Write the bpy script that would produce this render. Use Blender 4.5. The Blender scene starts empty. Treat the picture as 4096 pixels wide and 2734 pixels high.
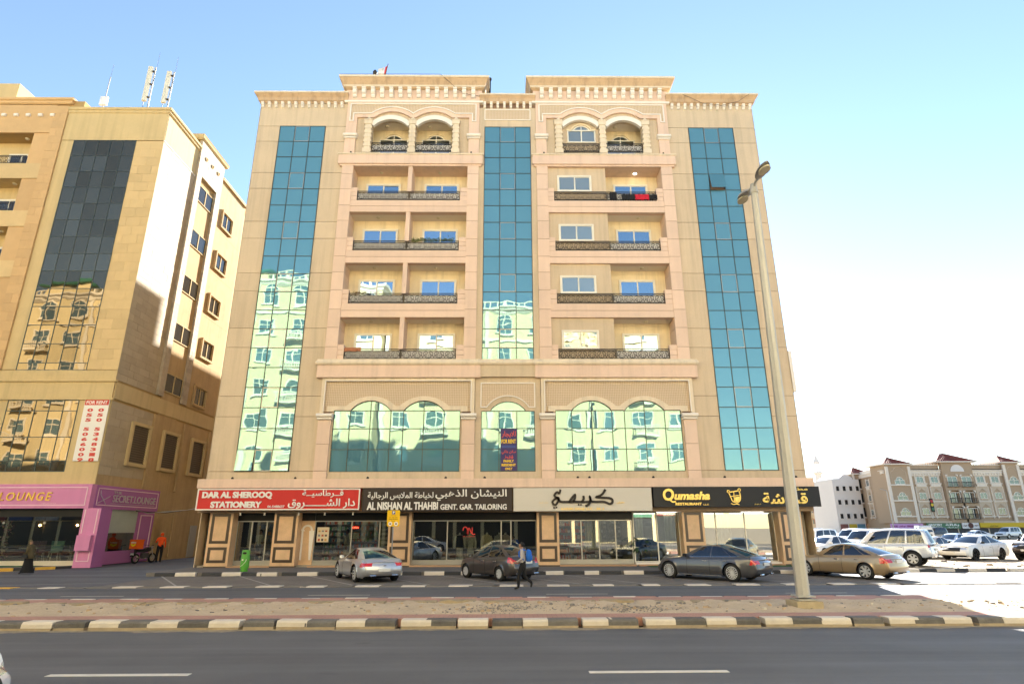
import bpy, bmesh, math, random
from mathutils import Matrix, Vector
R_ = math.radians
PI = math.pi
rnd = random.Random(7)
SC = bpy.context.scene
COL = SC.collection

# ------------------------------------------------------------------ camera, sky, sun, exposure
cam_data = bpy.data.cameras.new('camera')
cam = bpy.data.objects.new('camera', cam_data); COL.objects.link(cam)
cam_data.sensor_width = 36.0
cam_data.lens = 20.85
cam_data.clip_start = 0.05; cam_data.clip_end = 3000
cam.matrix_world = (Matrix.Translation((0, 0, 1.95)) @ Matrix.Rotation(R_(-0.6985), 4, 'Z')
                    @ Matrix.Rotation(R_(90 + 17.391), 4, 'X') @ Matrix.Rotation(R_(-0.2016), 4, 'Z'))
SC.camera = cam

SUN_AZ, SUN_EL = 17.0, 24.5            # degrees right of straight ahead, above the horizon
world = bpy.data.worlds.new('World'); SC.world = world
world.use_nodes = True
wn = world.node_tree.nodes; wl = world.node_tree.links
for n in list(wn): wn.remove(n)
sky = wn.new('ShaderNodeTexSky'); sky.sky_type = 'NISHITA'; sky.sun_disc = False
sky.sun_elevation = R_(SUN_EL); sky.sun_rotation = R_(SUN_AZ)
sky.altitude = 0; sky.air_density = 1.0; sky.dust_density = 0.03; sky.ozone_density = 1.0
bg = wn.new('ShaderNodeBackground'); bg.inputs['Strength'].default_value = 0.058
wo = wn.new('ShaderNodeOutputWorld')
wl.new(sky.outputs[0], bg.inputs[0]); wl.new(bg.outputs[0], wo.inputs[0])

sl = bpy.data.lights.new('sun', 'SUN'); sl.energy = 4.3; sl.angle = R_(0.53); sl.color = (1.0, 0.94, 0.84)
sun = bpy.data.objects.new('sun', sl); COL.objects.link(sun)
sdir = Vector((math.sin(R_(SUN_AZ)) * math.cos(R_(SUN_EL)), math.cos(R_(SUN_AZ)) * math.cos(R_(SUN_EL)), math.sin(R_(SUN_EL))))
sun.rotation_euler = sdir.to_track_quat('Z', 'Y').to_euler()
sun.location = (30, 90, 60)

SC.view_settings.view_transform = 'Standard'
SC.view_settings.look = 'None'
SC.view_settings.exposure = 2.5
SC.view_settings.gamma = 1.0
SC.view_settings.use_curve_mapping = False
SC.cycles.max_bounces = 8
SC.cycles.diffuse_bounces = 4
SC.cycles.glossy_bounces = 4
SC.cycles.transparent_max_bounces = 12
SC.cycles.caustics_reflective = False
SC.cycles.caustics_refractive = False
SC.cycles.sample_clamp_indirect = 6.0

# ------------------------------------------------------------------ materials
MATS = {}
def M(name, col, rough=0.85, metal=0.0, var=0.08, ns=1.5, bump=0.0, bs=40.0, objvar=0.0, streak=0.0, spec=0.3, coat=0.0, emit=0.0):
    """procedural paint / plaster / stone: colour with soft noise, optional streaks, per-piece tone and fine relief"""
    if name in MATS: return MATS[name]
    m = bpy.data.materials.new(name); MATS[name] = m
    m.use_nodes = True
    nt = m.node_tree; N = nt.nodes; L = nt.links
    b = N['Principled BSDF']
    b.inputs['Roughness'].default_value = rough
    b.inputs['Metallic'].default_value = metal
    b.inputs['Specular IOR Level'].default_value = spec
    if coat:
        b.inputs['Coat Weight'].default_value = coat
        b.inputs['Coat Roughness'].default_value = 0.04
    if emit:
        b.inputs['Emission Color'].default_value = (*col, 1)
        b.inputs['Emission Strength'].default_value = emit
    if not (var or objvar or streak):
        b.inputs['Base Color'].default_value = (*col, 1)
    geo = N.new('ShaderNodeNewGeometry')
    fac = None
    def math_(op, a, c):
        n = N.new('ShaderNodeMath'); n.operation = op
        for k, q in ((0, a), (1, c)):
            if isinstance(q, (int, float)): n.inputs[k].default_value = q
            else: L.new(q, n.inputs[k])
        return n.outputs[0]
    def noise(scale, detail, vec):
        n = N.new('ShaderNodeTexNoise'); n.inputs['Scale'].default_value = scale; n.inputs['Detail'].default_value = detail
        n.inputs['Roughness'].default_value = 0.6
        L.new(vec, n.inputs['Vector']); return n.outputs['Fac']
    if var:
        fac = math_('ADD', math_('MULTIPLY', noise(ns, 6, geo.outputs['Position']), 2.4 * var), 1.0 - 1.2 * var)
        f2 = math_('ADD', math_('MULTIPLY', noise(ns * 14, 3, geo.outputs['Position']), 1.4 * var), 1.0 - 0.7 * var)
        fac = math_('MULTIPLY', fac, f2)
    if streak:
        mp = N.new('ShaderNodeMapping'); mp.inputs['Scale'].default_value = (2.2, 2.2, 0.10)
        L.new(geo.outputs['Position'], mp.inputs['Vector'])
        s = noise(1.4, 7, mp.outputs[0])
        s = math_('MAXIMUM', math_('SUBTRACT', s, 0.47), 0.0)
        s = math_('SUBTRACT', 1.0, math_('MULTIPLY', s, 4.0 * streak))
        fac = s if fac is None else math_('MULTIPLY', fac, s)
    if objvar:
        oi = N.new('ShaderNodeObjectInfo')
        o = math_('ADD', math_('MULTIPLY', oi.outputs['Random'], 2 * objvar), 1.0 - objvar)
        fac = o if fac is None else math_('MULTIPLY', fac, o)
    if fac is not None:
        mx = N.new('ShaderNodeVectorMath'); mx.operation = 'SCALE'
        mx.inputs[0].default_value = col
        L.new(fac, mx.inputs['Scale'])
        L.new(mx.outputs[0], b.inputs['Base Color'])
    if bump:
        bn = N.new('ShaderNodeBump'); bn.inputs['Strength'].default_value = bump; bn.inputs['Distance'].default_value = 0.02
        L.new(noise(bs, 5, geo.outputs['Position']), bn.inputs['Height']); L.new(bn.outputs[0], b.inputs['Normal'])
    return m

def coated_glass(name, tint, dark, refl=0.75, wave=0.02, ws=0.9, objvar=0.06):
    """mirror-coated facade glass: tinted reflection over a dark body, pane slightly wavy"""
    m = bpy.data.materials.new(name); MATS[name] = m; m.use_nodes = True
    nt = m.node_tree; N = nt.nodes; L = nt.links
    for n in list(N): N.remove(n)
    out = N.new('ShaderNodeOutputMaterial'); mix = N.new('ShaderNodeMixShader')
    gl = N.new('ShaderNodeBsdfGlossy'); gl.inputs['Roughness'].default_value = 0.012
    df = N.new('ShaderNodeBsdfDiffuse'); df.inputs['Color'].default_value = (*dark, 1)
    oi = N.new('ShaderNodeObjectInfo')
    mm = N.new('ShaderNodeMath'); mm.operation = 'MULTIPLY_ADD'; L.new(oi.outputs['Random'], mm.inputs[0])
    mm.inputs[1].default_value = 2 * objvar; mm.inputs[2].default_value = 1 - objvar
    sc = N.new('ShaderNodeVectorMath'); sc.operation = 'SCALE'; sc.inputs[0].default_value = tint; L.new(mm.outputs[0], sc.inputs['Scale'])
    L.new(sc.outputs[0], gl.inputs['Color'])
    lw = N.new('ShaderNodeLayerWeight'); lw.inputs['Blend'].default_value = 0.25
    mr = N.new('ShaderNodeMapRange'); mr.inputs['To Min'].default_value = refl; mr.inputs['To Max'].default_value = 1.0
    L.new(lw.outputs['Fresnel'], mr.inputs['Value'])
    geo = N.new('ShaderNodeNewGeometry')
    ad = N.new('ShaderNodeVectorMath'); ad.operation = 'ADD'; L.new(geo.outputs['Position'], ad.inputs[0])
    cb = N.new('ShaderNodeCombineXYZ')
    rm = N.new('ShaderNodeMath'); rm.operation = 'MULTIPLY'; rm.inputs[1].default_value = 50.0
    L.new(oi.outputs['Random'], rm.inputs[0]); L.new(rm.outputs[0], cb.inputs[0]); L.new(cb.outputs[0], ad.inputs[1])
    nz = N.new('ShaderNodeTexNoise'); nz.inputs['Scale'].default_value = ws; nz.inputs['Detail'].default_value = 1.0
    L.new(ad.outputs[0], nz.inputs['Vector'])
    bp = N.new('ShaderNodeBump'); bp.inputs['Strength'].default_value = 1.0; bp.inputs['Distance'].default_value = wave
    L.new(nz.outputs['Fac'], bp.inputs['Height']); L.new(bp.outputs[0], gl.inputs['Normal'])
    L.new(mr.outputs[0], mix.inputs[0]); L.new(df.outputs[0], mix.inputs[1]); L.new(gl.outputs[0], mix.inputs[2])
    L.new(mix.outputs[0], out.inputs[0])
    return m

def clear_glass(name, tint=(0.85, 0.9, 0.88), refl=0.12, rough=0.01):
    """thin clear pane: see-through with a surface reflection that grows at grazing angles"""
    m = bpy.data.materials.new(name); MATS[name] = m; m.use_nodes = True
    nt = m.node_tree; N = nt.nodes; L = nt.links
    for n in list(N): N.remove(n)
    out = N.new('ShaderNodeOutputMaterial'); mix = N.new('ShaderNodeMixShader')
    gl = N.new('ShaderNodeBsdfGlossy'); gl.inputs['Roughness'].default_value = rough
    tr = N.new('ShaderNodeBsdfTransparent'); tr.inputs['Color'].default_value = (*tint, 1)
    lw = N.new('ShaderNodeLayerWeight'); lw.inputs['Blend'].default_value = 0.3
    mr = N.new('ShaderNodeMapRange'); mr.inputs['To Min'].default_value = refl; mr.inputs['To Max'].default_value = 1.0
    L.new(lw.outputs['Fresnel'], mr.inputs['Value'])
    L.new(mr.outputs[0], mix.inputs[0]); L.new(tr.outputs[0], mix.inputs[1]); L.new(gl.outputs[0], mix.inputs[2])
    L.new(mix.outputs[0], out.inputs[0])
    return m

# ------------------------------------------------------------------ mesh helpers
class MB:
    def __init__(s): s.v = []; s.f = []; s.m = []
    def add(s, vs, fs, mi=0):
        o = len(s.v); s.v += [tuple(p) for p in vs]
        for f in fs: s.f.append(tuple(i + o for i in f)); s.m.append(mi)
        return s
    def box(s, x0, x1, y0, y1, z0, z1, mi=0):
        return s.add([(x0,y0,z0),(x1,y0,z0),(x1,y1,z0),(x0,y1,z0),(x0,y0,z1),(x1,y0,z1),(x1,y1,z1),(x0,y1,z1)],
              [(0,3,2,1),(4,5,6,7),(0,1,5,4),(1,2,6,5),(2,3,7,6),(3,0,4,7)], mi)
    def prism(s, poly, a0, a1, ax='y', mi=0):
        """polygon extruded along an axis: ax 'y' takes (x,z), 'x' takes (y,z), 'z' takes (x,y)"""
        n = len(poly)
        def P(p, a): return (p[0], a, p[1]) if ax == 'y' else ((a, p[0], p[1]) if ax == 'x' else (p[0], p[1], a))
        A = sum(poly[i][0]*poly[(i+1)%n][1] - poly[(i+1)%n][0]*poly[i][1] for i in range(n))
        if A < 0: poly = poly[::-1]
        vs = [P(p, a0) for p in poly] + [P(p, a1) for p in poly]
        f = [tuple(range(n)), tuple(range(2*n-1, n-1, -1))] + [((i+1)%n, i, n+i, n+(i+1)%n) for i in range(n)]
        if ax != 'y': f = [q[::-1] for q in f]
        return s.add(vs, f, mi)
    def strip(s, path, w, y0, y1, closed=False, off=0.0, mi=0):
        """flat moulding of width w following a path in the x-z plane, between depths y0 and y1"""
        n = len(path); L = []; Rr = []
        for i, p in enumerate(path):
            a = path[(i-1) % n] if (closed or i > 0) else None
            c = path[(i+1) % n] if (closed or i < n-1) else None
            def nrm(u, v):
                dx, dz = v[0]-u[0], v[1]-u[1]; l = math.hypot(dx, dz) or 1e-9; return (-dz/l, dx/l)
            if a is None: nx, nz = nrm(p, c); k = 1
            elif c is None: nx, nz = nrm(a, p); k = 1
            else:
                n1 = nrm(a, p); n2 = nrm(p, c); nx, nz = n1[0]+n2[0], n1[1]+n2[1]
                l = math.hypot(nx, nz) or 1e-9; nx /= l; nz /= l
                k = 1.0 / max(0.35, nx*n1[0]+nz*n1[1])
            L.append((p[0]+nx*(w/2+off)*k, p[1]+nz*(w/2+off)*k)); Rr.append((p[0]-nx*(w/2-off)*k, p[1]-nz*(w/2-off)*k))
        vs = []
        for i in range(n):
            vs += [(L[i][0], y0, L[i][1]), (Rr[i][0], y0, Rr[i][1]), (Rr[i][0], y1, Rr[i][1]), (L[i][0], y1, L[i][1])]
        fs = []
        for i in range(n if closed else n-1):
            a = 4*i; b = 4*((i+1) % n)
            for q in range(4): fs.append((a+q, a+(q+1) % 4, b+(q+1) % 4, b+q))
        if not closed: fs += [(3,2,1,0), tuple(4*(n-1)+q for q in range(4))]
        return s.add(vs, fs, mi)
    def tube(s, path, r, n=6, mi=0, cap=True):
        path = [Vector(p) for p in path]; k = len(path)
        rr = r if isinstance(r, (list, tuple)) else [r]*k
        up = None; vs = []
        for i, p in enumerate(path):
            t = (path[min(i+1, k-1)] - path[max(i-1, 0)]).normalized()
            if up is None:
                up = Vector((0,0,1)) if abs(t.z) < 0.9 else Vector((1,0,0))
            u = t.cross(up).normalized(); w = u.cross(t).normalized(); up = w
            for j in range(n):
                a = 2*PI*j/n; q = p + (u*math.cos(a) + w*math.sin(a))*rr[i]; vs.append(tuple(q))
        fs = [(i*n+j, i*n+(j+1) % n, (i+1)*n+(j+1) % n, (i+1)*n+j) for i in range(k-1) for j in range(n)]
        if cap: fs += [tuple(range(n-1, -1, -1)), tuple((k-1)*n+j for j in range(n))]
        return s.add(vs, fs, mi)
    def lathe(s, prof, n=20, c=(0,0,0), axis='z', mi=0, sx=1.0, sy=1.0, cap=True):
        vs = []
        for r, z in prof:
            for j in range(n):
                a = 2*PI*j/n; x, y = r*math.cos(a)*sx, r*math.sin(a)*sy
                vs.append((c[0]+x, c[1]+y, c[2]+z) if axis == 'z' else ((c[0]+x, c[1]+z, c[2]+y) if axis == 'y' else (c[0]+z, c[1]+x, c[2]+y)))
        k = len(prof)
        fs = [(i*n+j, i*n+(j+1) % n, (i+1)*n+(j+1) % n, (i+1)*n+j) for i in range(k-1) for j in range(n)]
        if cap and prof[0][0] > 1e-6: fs.append(tuple(range(n-1, -1, -1)))
        if cap and prof[-1][0] > 1e-6: fs.append(tuple((k-1)*n+j for j in range(n)))
        if axis == 'y': fs = [f[::-1] for f in fs]
        return s.add(vs, fs, mi)
    def rings(s, rings, cap=True, mi=0, closed=True):
        n = len(rings[0]); k = len(rings); vs = [p for r in rings for p in r]
        fs = [(i*n+j, i*n+(j+1) % n, (i+1)*n+(j+1) % n, (i+1)*n+j) for i in range(k-1) for j in range(n if closed else n-1)]
        if cap: fs += [tuple(range(n-1, -1, -1)), tuple((k-1)*n+j for j in range(n))]
        return s.add(vs, fs, mi)
    def mesh(s, name, mats, smooth=False):
        me = bpy.data.meshes.new(name); me.from_pydata(s.v, [], s.f)
        mats = mats if isinstance(mats, (list, tuple)) else [mats]
        for m in mats: me.materials.append(m)
        if len(mats) > 1: me.polygons.foreach_set('material_index', s.m)
        if smooth:
            me.polygons.foreach_set('use_smooth', [True]*len(s.f))
            if smooth != 2:
                try: me.set_sharp_from_angle(angle=R_(38))
                except Exception: pass
        me.update()
        return me
    def build(s, name, mats, parent=None, smooth=False, loc=None):
        return obj(name, s.mesh(name, mats, smooth), parent, loc)

def obj(name, me, parent=None, loc=None, rot=None, scale=None):
    o = bpy.data.objects.new(name, me); COL.objects.link(o)
    if parent is not None: o.parent = parent
    if loc is not None: o.location = loc
    if rot is not None: o.rotation_euler = rot
    if scale is not None: o.scale = scale
    return o
def tag(o, label=None, cat=None, group=None, kind=None):
    if label: o['label'] = label
    if cat: o['category'] = cat
    if group: o['group'] = group
    if kind: o['kind'] = kind
    return o
def thing(name, label, cat, loc=(0,0,0), rz=0.0, group=None, scale=1.0):
    o = bpy.data.objects.new(name, None); COL.objects.link(o)
    o.location = loc; o.rotation_euler = (0,0,rz); o.empty_display_size = 0.3
    if scale != 1.0: o.scale = (scale,)*3
    return tag(o, label, cat, group)
def copy_tree(o, parent=None):
    c = o.copy(); COL.objects.link(c)
    if parent is not None: c.parent = parent
    for ch in [q for q in o.children]: copy_tree(ch, c)
    return c
_BOX = {}
def pbox(name, parent, mat, x0, x1, y0, y1, z0, z1, rot=None):
    """one box-shaped piece; alike pieces share their mesh"""
    key = (mat.name, round(x1-x0, 3), round(y1-y0, 3), round(z1-z0, 3), name)
    if key not in _BOX:
        a, b, c = (x1-x0)/2, (y1-y0)/2, (z1-z0)/2
        _BOX[key] = MB().box(-a, a, -b, b, -c, c).mesh(name, mat)
    return obj(name, _BOX[key], parent, ((x0+x1)/2, (y0+y1)/2, (z0+z1)/2), rot)
def arc(cx, cz, r, a0, a1, n=14, rz=None):
    rz = rz or r
    return [(cx + r*math.cos(R_(a0+(a1-a0)*i/n)), cz + rz*math.sin(R_(a0+(a1-a0)*i/n))) for i in range(n+1)]
def seg_arc(x0, x1, z0, h, n=14):
    """flat arch from (x0,z0) over a rise h to (x1,z0)"""
    c = (x1-x0)/2; r = (c*c+h*h)/(2*h); a = math.degrees(math.asin(min(1, c/r)))
    if h > c: a = 180-a
    return arc((x0+x1)/2, z0+h-r, r, 90+a, 90-a, n)

# ------------------------------------------------------------------ lettering
_AF = dict(zip('اببةتثجحخدذرزسشصضطظعغفقكلمنهوىي', [0]*40))
_AT = {'ا':(0xFE8D,2),'إ':(0xFE87,2),'ب':(0xFE8F,4),'ة':(0xFE93,2),'ت':(0xFE95,4),'ث':(0xFE99,4),'ج':(0xFE9D,4),'ح':(0xFEA1,4),'خ':(0xFEA5,4),'د':(0xFEA9,2),'ذ':(0xFEAB,2),'ر':(0xFEAD,2),'ز':(0xFEAF,2),'س':(0xFEB1,4),'ش':(0xFEB5,4),'ص':(0xFEB9,4),'ض':(0xFEBD,4),'ط':(0xFEC1,4),'ظ':(0xFEC5,4),'ع':(0xFEC9,4),'غ':(0xFECD,4),'ف':(0xFED1,4),'ق':(0xFED5,4),'ك':(0xFED9,4),'ل':(0xFEDD,4),'م':(0xFEE1,4),'ن':(0xFEE5,4),'ه':(0xFEE9,4),'و':(0xFEED,2),'ى':(0xFEEF,2),'ي':(0xFEF1,4),'ئ':(0xFE89,4),'ـ':(0x640,9)}
def ar(s):
    """Arabic letters in their joined forms, in drawing order"""
    o = []; i = 0
    while i < len(s):
        c = s[i]
        if c not in _AT: o.append(c); i += 1; continue
        pj = i > 0 and s[i-1] in _AT and _AT[s[i-1]][1] >= 4
        if c == 'ل' and i+1 < len(s) and s[i+1] in 'اإ':
            o.append(chr((0xFEFB if s[i+1] == 'ا' else 0xFEF9) + (1 if pj else 0))); i += 2; continue
        b, n = _AT[c]
        nj = n >= 4 and i+1 < len(s) and s[i+1] in _AT
        o.append(c if n == 9 else chr(b + (3 if pj and nj else 2 if nj else 1 if pj else 0))); i += 1
    return ''.join(reversed(o))
TEXTS = []
def text(name, body, parent, mat, x0, x1, z0, z1, y, bold=0.0, ext=0.012, shear=0.0, space=1.0, rz=0.0, keep=False):
    """raised lettering filling the box x0..x1, z0..z1 on a board whose face is at depth y"""
    c = bpy.data.curves.new(name, 'FONT'); c.body = body; c.size = 1.0; c.offset = bold; c.shear = shear
    c.space_character = space; c.resolution_u = 3
    o = bpy.data.objects.new(name, c); COL.objects.link(o)
    TEXTS.append((o, name, parent, mat, x0, x1, z0, z1, y, ext, rz, keep))
def flush_texts():
    if not TEXTS: return
    bpy.context.view_layer.update(); dg = bpy.context.evaluated_depsgraph_get()
    for o, name, parent, mat, x0, x1, z0, z1, y, ext, rz, keep in TEXTS:
        me = bpy.data.meshes.new_from_object(o.evaluated_get(dg))
        vs = [v.co.copy() for v in me.vertices]; fs = [tuple(p.vertices) for p in me.polygons]
        bpy.data.meshes.remove(me); bpy.data.objects.remove(o)
        if not vs: continue
        ax = min(v.x for v in vs); bx = max(v.x for v in vs); az = min(v.y for v in vs); bz = max(v.y for v in vs)
        sx = (x1-x0)/max(1e-6, bx-ax); sz = (z1-z0)/max(1e-6, bz-az)
        if keep: sx = sz = min(sx, sz)
        ox = (x0+x1)/2 - sx*(ax+bx)/2; oz = (z0+z1)/2 - sz*(az+bz)/2
        P = [(v.x*sx+ox, y-ext, v.y*sz+oz) for v in vs]; Q = [(p[0], y+0.004, p[2]) for p in P]
        n = len(P); mb = MB()
        ed = {}
        for f in fs:
            for a, b in zip(f, f[1:]+f[:1]): ed[(a, b)] = 1
        rim = [(b, a, a+n, b+n) for (a, b) in ed if (b, a) not in ed]
        mb.add(P+Q, fs+rim)
        ob = mb.build(name, mat, parent)
        if rz: ob.rotation_euler = (0, 0, rz)
    TEXTS.clear()
# ------------------------------------------------------------------ palette
def asphalt_mat(name, col):
    """worn asphalt: pale aggregate specks, long tyre-polished bands, dark oil drips, fine grain"""
    m = bpy.data.materials.new(name); MATS[name] = m; m.use_nodes = True
    N = m.node_tree.nodes; L = m.node_tree.links; b = N['Principled BSDF']; b.inputs['Specular IOR Level'].default_value = 0.4
    geo = N.new('ShaderNodeNewGeometry')
    def noise(scale, detail, sc=None, rough=0.6):
        n = N.new('ShaderNodeTexNoise'); n.inputs['Scale'].default_value = scale; n.inputs['Detail'].default_value = detail; n.inputs['Roughness'].default_value = rough
        v = geo.outputs['Position']
        if sc:
            mp = N.new('ShaderNodeMapping'); mp.inputs['Scale'].default_value = sc; L.new(v, mp.inputs['Vector']); v = mp.outputs[0]
        L.new(v, n.inputs['Vector']); return n.outputs['Fac']
    def rng(v, a, c, lo, hi):
        r = N.new('ShaderNodeMapRange'); r.inputs['From Min'].default_value = a; r.inputs['From Max'].default_value = c; r.inputs['To Min'].default_value = lo; r.inputs['To Max'].default_value = hi; L.new(v, r.inputs['Value']); return r.outputs[0]
    def mul(a, c):
        n = N.new('ShaderNodeMath'); n.operation = 'MULTIPLY'; L.new(a, n.inputs[0]); L.new(c, n.inputs[1]); return n.outputs[0]
    f = mul(rng(noise(1.1, 4, (0.03, 1, 1)), .3, .7, .84, 1.16), rng(noise(0.5, 6), .3, .7, .88, 1.12))
    f = mul(f, rng(noise(160, 3, None, .8), .35, .75, .70, 1.45))
    f = mul(f, rng(noise(26, 2), .68, .78, 1.0, 1.5)); f = mul(f, rng(noise(2.6, 3, (0.35, 1, 1)), .66, .76, 1.0, .72))
    sc = N.new('ShaderNodeVectorMath'); sc.operation = 'SCALE'; sc.inputs[0].default_value = col; L.new(f, sc.inputs['Scale']); L.new(sc.outputs[0], b.inputs['Base Color'])
    L.new(rng(noise(1.1, 4, (0.03, 1, 1)), .3, .7, .9, .72), b.inputs['Roughness'])
    bp = N.new('ShaderNodeBump'); bp.inputs['Strength'].default_value = .6; bp.inputs['Distance'].default_value = .015; L.new(noise(120, 4), bp.inputs['Height']); L.new(bp.outputs[0], b.inputs['Normal'])
    return m
m_tan   = M('tan_stucco', (0.60, 0.475, 0.33), 0.9, var=0.13, ns=0.7, bump=0.25, bs=55, streak=0.18)
m_tanp  = M('tan_panel', (0.60, 0.475, 0.33), 0.9, var=0.09, ns=0.9, bump=0.2, bs=55, objvar=0.04, streak=0.17)
m_pink  = M('peach_stucco', (0.74, 0.545, 0.42), 0.9, var=0.09, ns=0.8, bump=0.2, bs=55, streak=0.12)
m_pinkp = M('peach_block', (0.73, 0.54, 0.415), 0.9, var=0.07, ns=1.2, bump=0.2, bs=55, objvar=0.05, streak=0.06)
m_ochre = M('ochre_cornice', (0.56, 0.39, 0.24), 0.9, var=0.12, ns=0.8, bump=0.2, bs=55, streak=0.3)
m_trim  = M('cream_trim', (0.74, 0.62, 0.46), 0.85, var=0.08, ns=1.6, bump=0.1, bs=60, streak=0.2)
m_white = M('white_moulding', (0.80, 0.74, 0.66), 0.8, var=0.05, ns=2)
m_back  = M('balcony_stucco', (0.82, 0.68, 0.45), 0.95, var=0.10, ns=2.0, bump=0.9, bs=22, streak=0.2)
m_soff  = M('soffit_paint', (0.78, 0.70, 0.60), 0.9, var=0.06)
m_joint = M('joint_shadow_gap', (0.30, 0.19, 0.13), 0.95, var=0.1)
m_iron  = M('black_wrought_iron', (0.035, 0.03, 0.028), 0.55, metal=0.3, var=0.1)
m_mull  = M('dark_green_aluminium', (0.06, 0.075, 0.07), 0.45, metal=0.3, var=0.05)
m_frame = M('cream_window_frame', (0.78, 0.73, 0.62), 0.5, var=0.03)
m_alu   = M('grey_aluminium', (0.42, 0.40, 0.36), 0.35, metal=0.6, var=0.05)
m_black = M('black_cladding', (0.012, 0.011, 0.010), 0.35, var=0.1)
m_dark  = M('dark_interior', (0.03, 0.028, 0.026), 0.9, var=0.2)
m_asph  = asphalt_mat('asphalt', (0.116, 0.118, 0.127))
m_lot   = M('sand_lot', (0.30, 0.24, 0.165), 0.95, var=0.25, ns=0.5, bump=0.8, bs=9)
m_sand  = M('median_sand', (0.50, 0.395, 0.275), 0.95, var=0.26, ns=1.3, bump=0.9, bs=16)
m_far   = M('far_ground', (0.38, 0.31, 0.22), 0.95, var=0.2, ns=0.05)
m_pave  = M('grey_pavement', (0.165, 0.15, 0.135), 0.85, var=0.2, ns=1.0, bump=0.4, bs=30)
m_kwhite= M('kerb_cream_paint', (0.62, 0.56, 0.47), 0.8, var=0.16, ns=5, bump=0.4, bs=30, objvar=0.06)
m_kblack= M('kerb_worn_black_paint', (0.13, 0.122, 0.112), 0.8, var=0.45, ns=4, bump=0.4, bs=30, objvar=0.18)
m_kbase = M('kerb_bare_concrete', (0.36, 0.295, 0.20), 0.9, var=0.25, ns=6, bump=0.4, bs=30, objvar=0.08)
m_w2    = M('kerb_white_paint', (0.64, 0.58, 0.50), 0.8, var=0.12, ns=5, objvar=0.06)
m_b2    = M('kerb_black_paint', (0.045, 0.045, 0.048), 0.7, var=0.2, ns=5, objvar=0.1)
m_g2    = M('kerb_worn_grey', (0.17, 0.155, 0.14), 0.8, var=0.2, ns=5, objvar=0.1)
m_yel   = M('kerb_yellow_paint', (0.62, 0.36, 0.06), 0.8, var=0.25, ns=5, objvar=0.1)
m_mark  = M('road_paint', (0.60, 0.57, 0.52), 0.75, var=0.2, ns=6)
m_marko = M('worn_road_paint', (0.36, 0.34, 0.31), 0.8, var=0.3, ns=7)

def paver_mat(name, c1, c2, mortar, bw, bh, rot=0.0):
    m = bpy.data.materials.new(name); MATS[name] = m; m.use_nodes = True
    N = m.node_tree.nodes; L = m.node_tree.links; b = N['Principled BSDF']; b.inputs['Roughness'].default_value = 0.85
    geo = N.new('ShaderNodeNewGeometry'); mp = N.new('ShaderNodeMapping'); mp.inputs['Rotation'].default_value = (0, 0, rot)
    L.new(geo.outputs['Position'], mp.inputs['Vector'])
    br = N.new('ShaderNodeTexBrick'); L.new(mp.outputs[0], br.inputs['Vector'])
    br.inputs['Color1'].default_value = (*c1, 1); br.inputs['Color2'].default_value = (*c2, 1); br.inputs['Mortar'].default_value = (*mortar, 1)
    br.inputs['Scale'].default_value = 1.0; br.inputs['Brick Width'].default_value = bw; br.inputs['Row Height'].default_value = bh
    br.inputs['Mortar Size'].default_value = 0.009; br.inputs['Bias'].default_value = 0.0
    nz = N.new('ShaderNodeTexNoise'); nz.inputs['Scale'].default_value = 0.8; nz.inputs['Detail'].default_value = 6
    L.new(geo.outputs['Position'], nz.inputs['Vector'])
    mr = N.new('ShaderNodeMapRange'); mr.inputs['To Min'].default_value = 0.7; mr.inputs['To Max'].default_value = 1.3; L.new(nz.outputs['Fac'], mr.inputs['Value'])
    sc = N.new('ShaderNodeVectorMath'); sc.operation = 'SCALE'; L.new(br.outputs['Color'], sc.inputs[0]); L.new(mr.outputs[0], sc.inputs['Scale'])
    L.new(sc.outputs[0], b.inputs['Base Color'])
    bp = N.new('ShaderNodeBump'); bp.inputs['Strength'].default_value = 0.4; bp.inputs['Distance'].default_value = 0.01; bp.invert = True
    L.new(br.outputs['Fac'], bp.inputs['Height']); L.new(bp.outputs[0], b.inputs['Normal'])
    return m
m_park = paver_mat('parking_pavers', (0.19, 0.168, 0.15), (0.165, 0.148, 0.134), (0.11, 0.098, 0.09), 0.22, 0.11, R_(45))
m_redp = paver_mat('red_pavers', (0.44, 0.235, 0.18), (0.38, 0.205, 0.16), (0.28, 0.16, 0.125), 0.2, 0.1)

# ------------------------------------------------------------------ ground, roads, pavements
def sheet(name, mat, x0, x1, y0, y1, z, thick=0.0):
    mb = MB()
    if thick: mb.box(x0, x1, y0, y1, z-thick, z)
    else: mb.add([(x0,y0,z),(x1,y0,z),(x1,y1,z),(x0,y1,z)], [(0,1,2,3)])
    return tag(mb.build(name, mat), kind='structure')
sheet('ground', m_far, -900, 900, -600, 1500, -0.03)
near = sheet('near_road', m_asph, -160, 160, 0.6, 13.16, 0.0)
serv = sheet('service_road', m_asph, -160, 160, 17.6, 22.32, 0.0)
sheet('alley', m_asph, -24.0, -14.6, 22.8, 62, -0.004)
sheet('left_forecourt', m_asph, -60, -24.0, 22.8, 31.2, -0.004)
park = sheet('parking_bay', m_park, -14.6, 60, 22.8, 27.64, 0.0)
sheet('parking_bay_side', m_park, 17.6, 60, 27.64, 28.3, 0.0)
sheet('pavement', m_pave, -15.6, 17.6, 27.78, 32.6, 0.14, 0.16)
sheet('sandy_lot', m_lot, 17.7, 170, 28.46, 118, 0.04, 0.1)
sheet('rear_ground', m_lot, -15.6, 17.7, 62, 118, 0.0)
sheet('opposite_pavement', m_pave, -160, 160, -6.2, 0.45, 0.13, 0.16)
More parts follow.
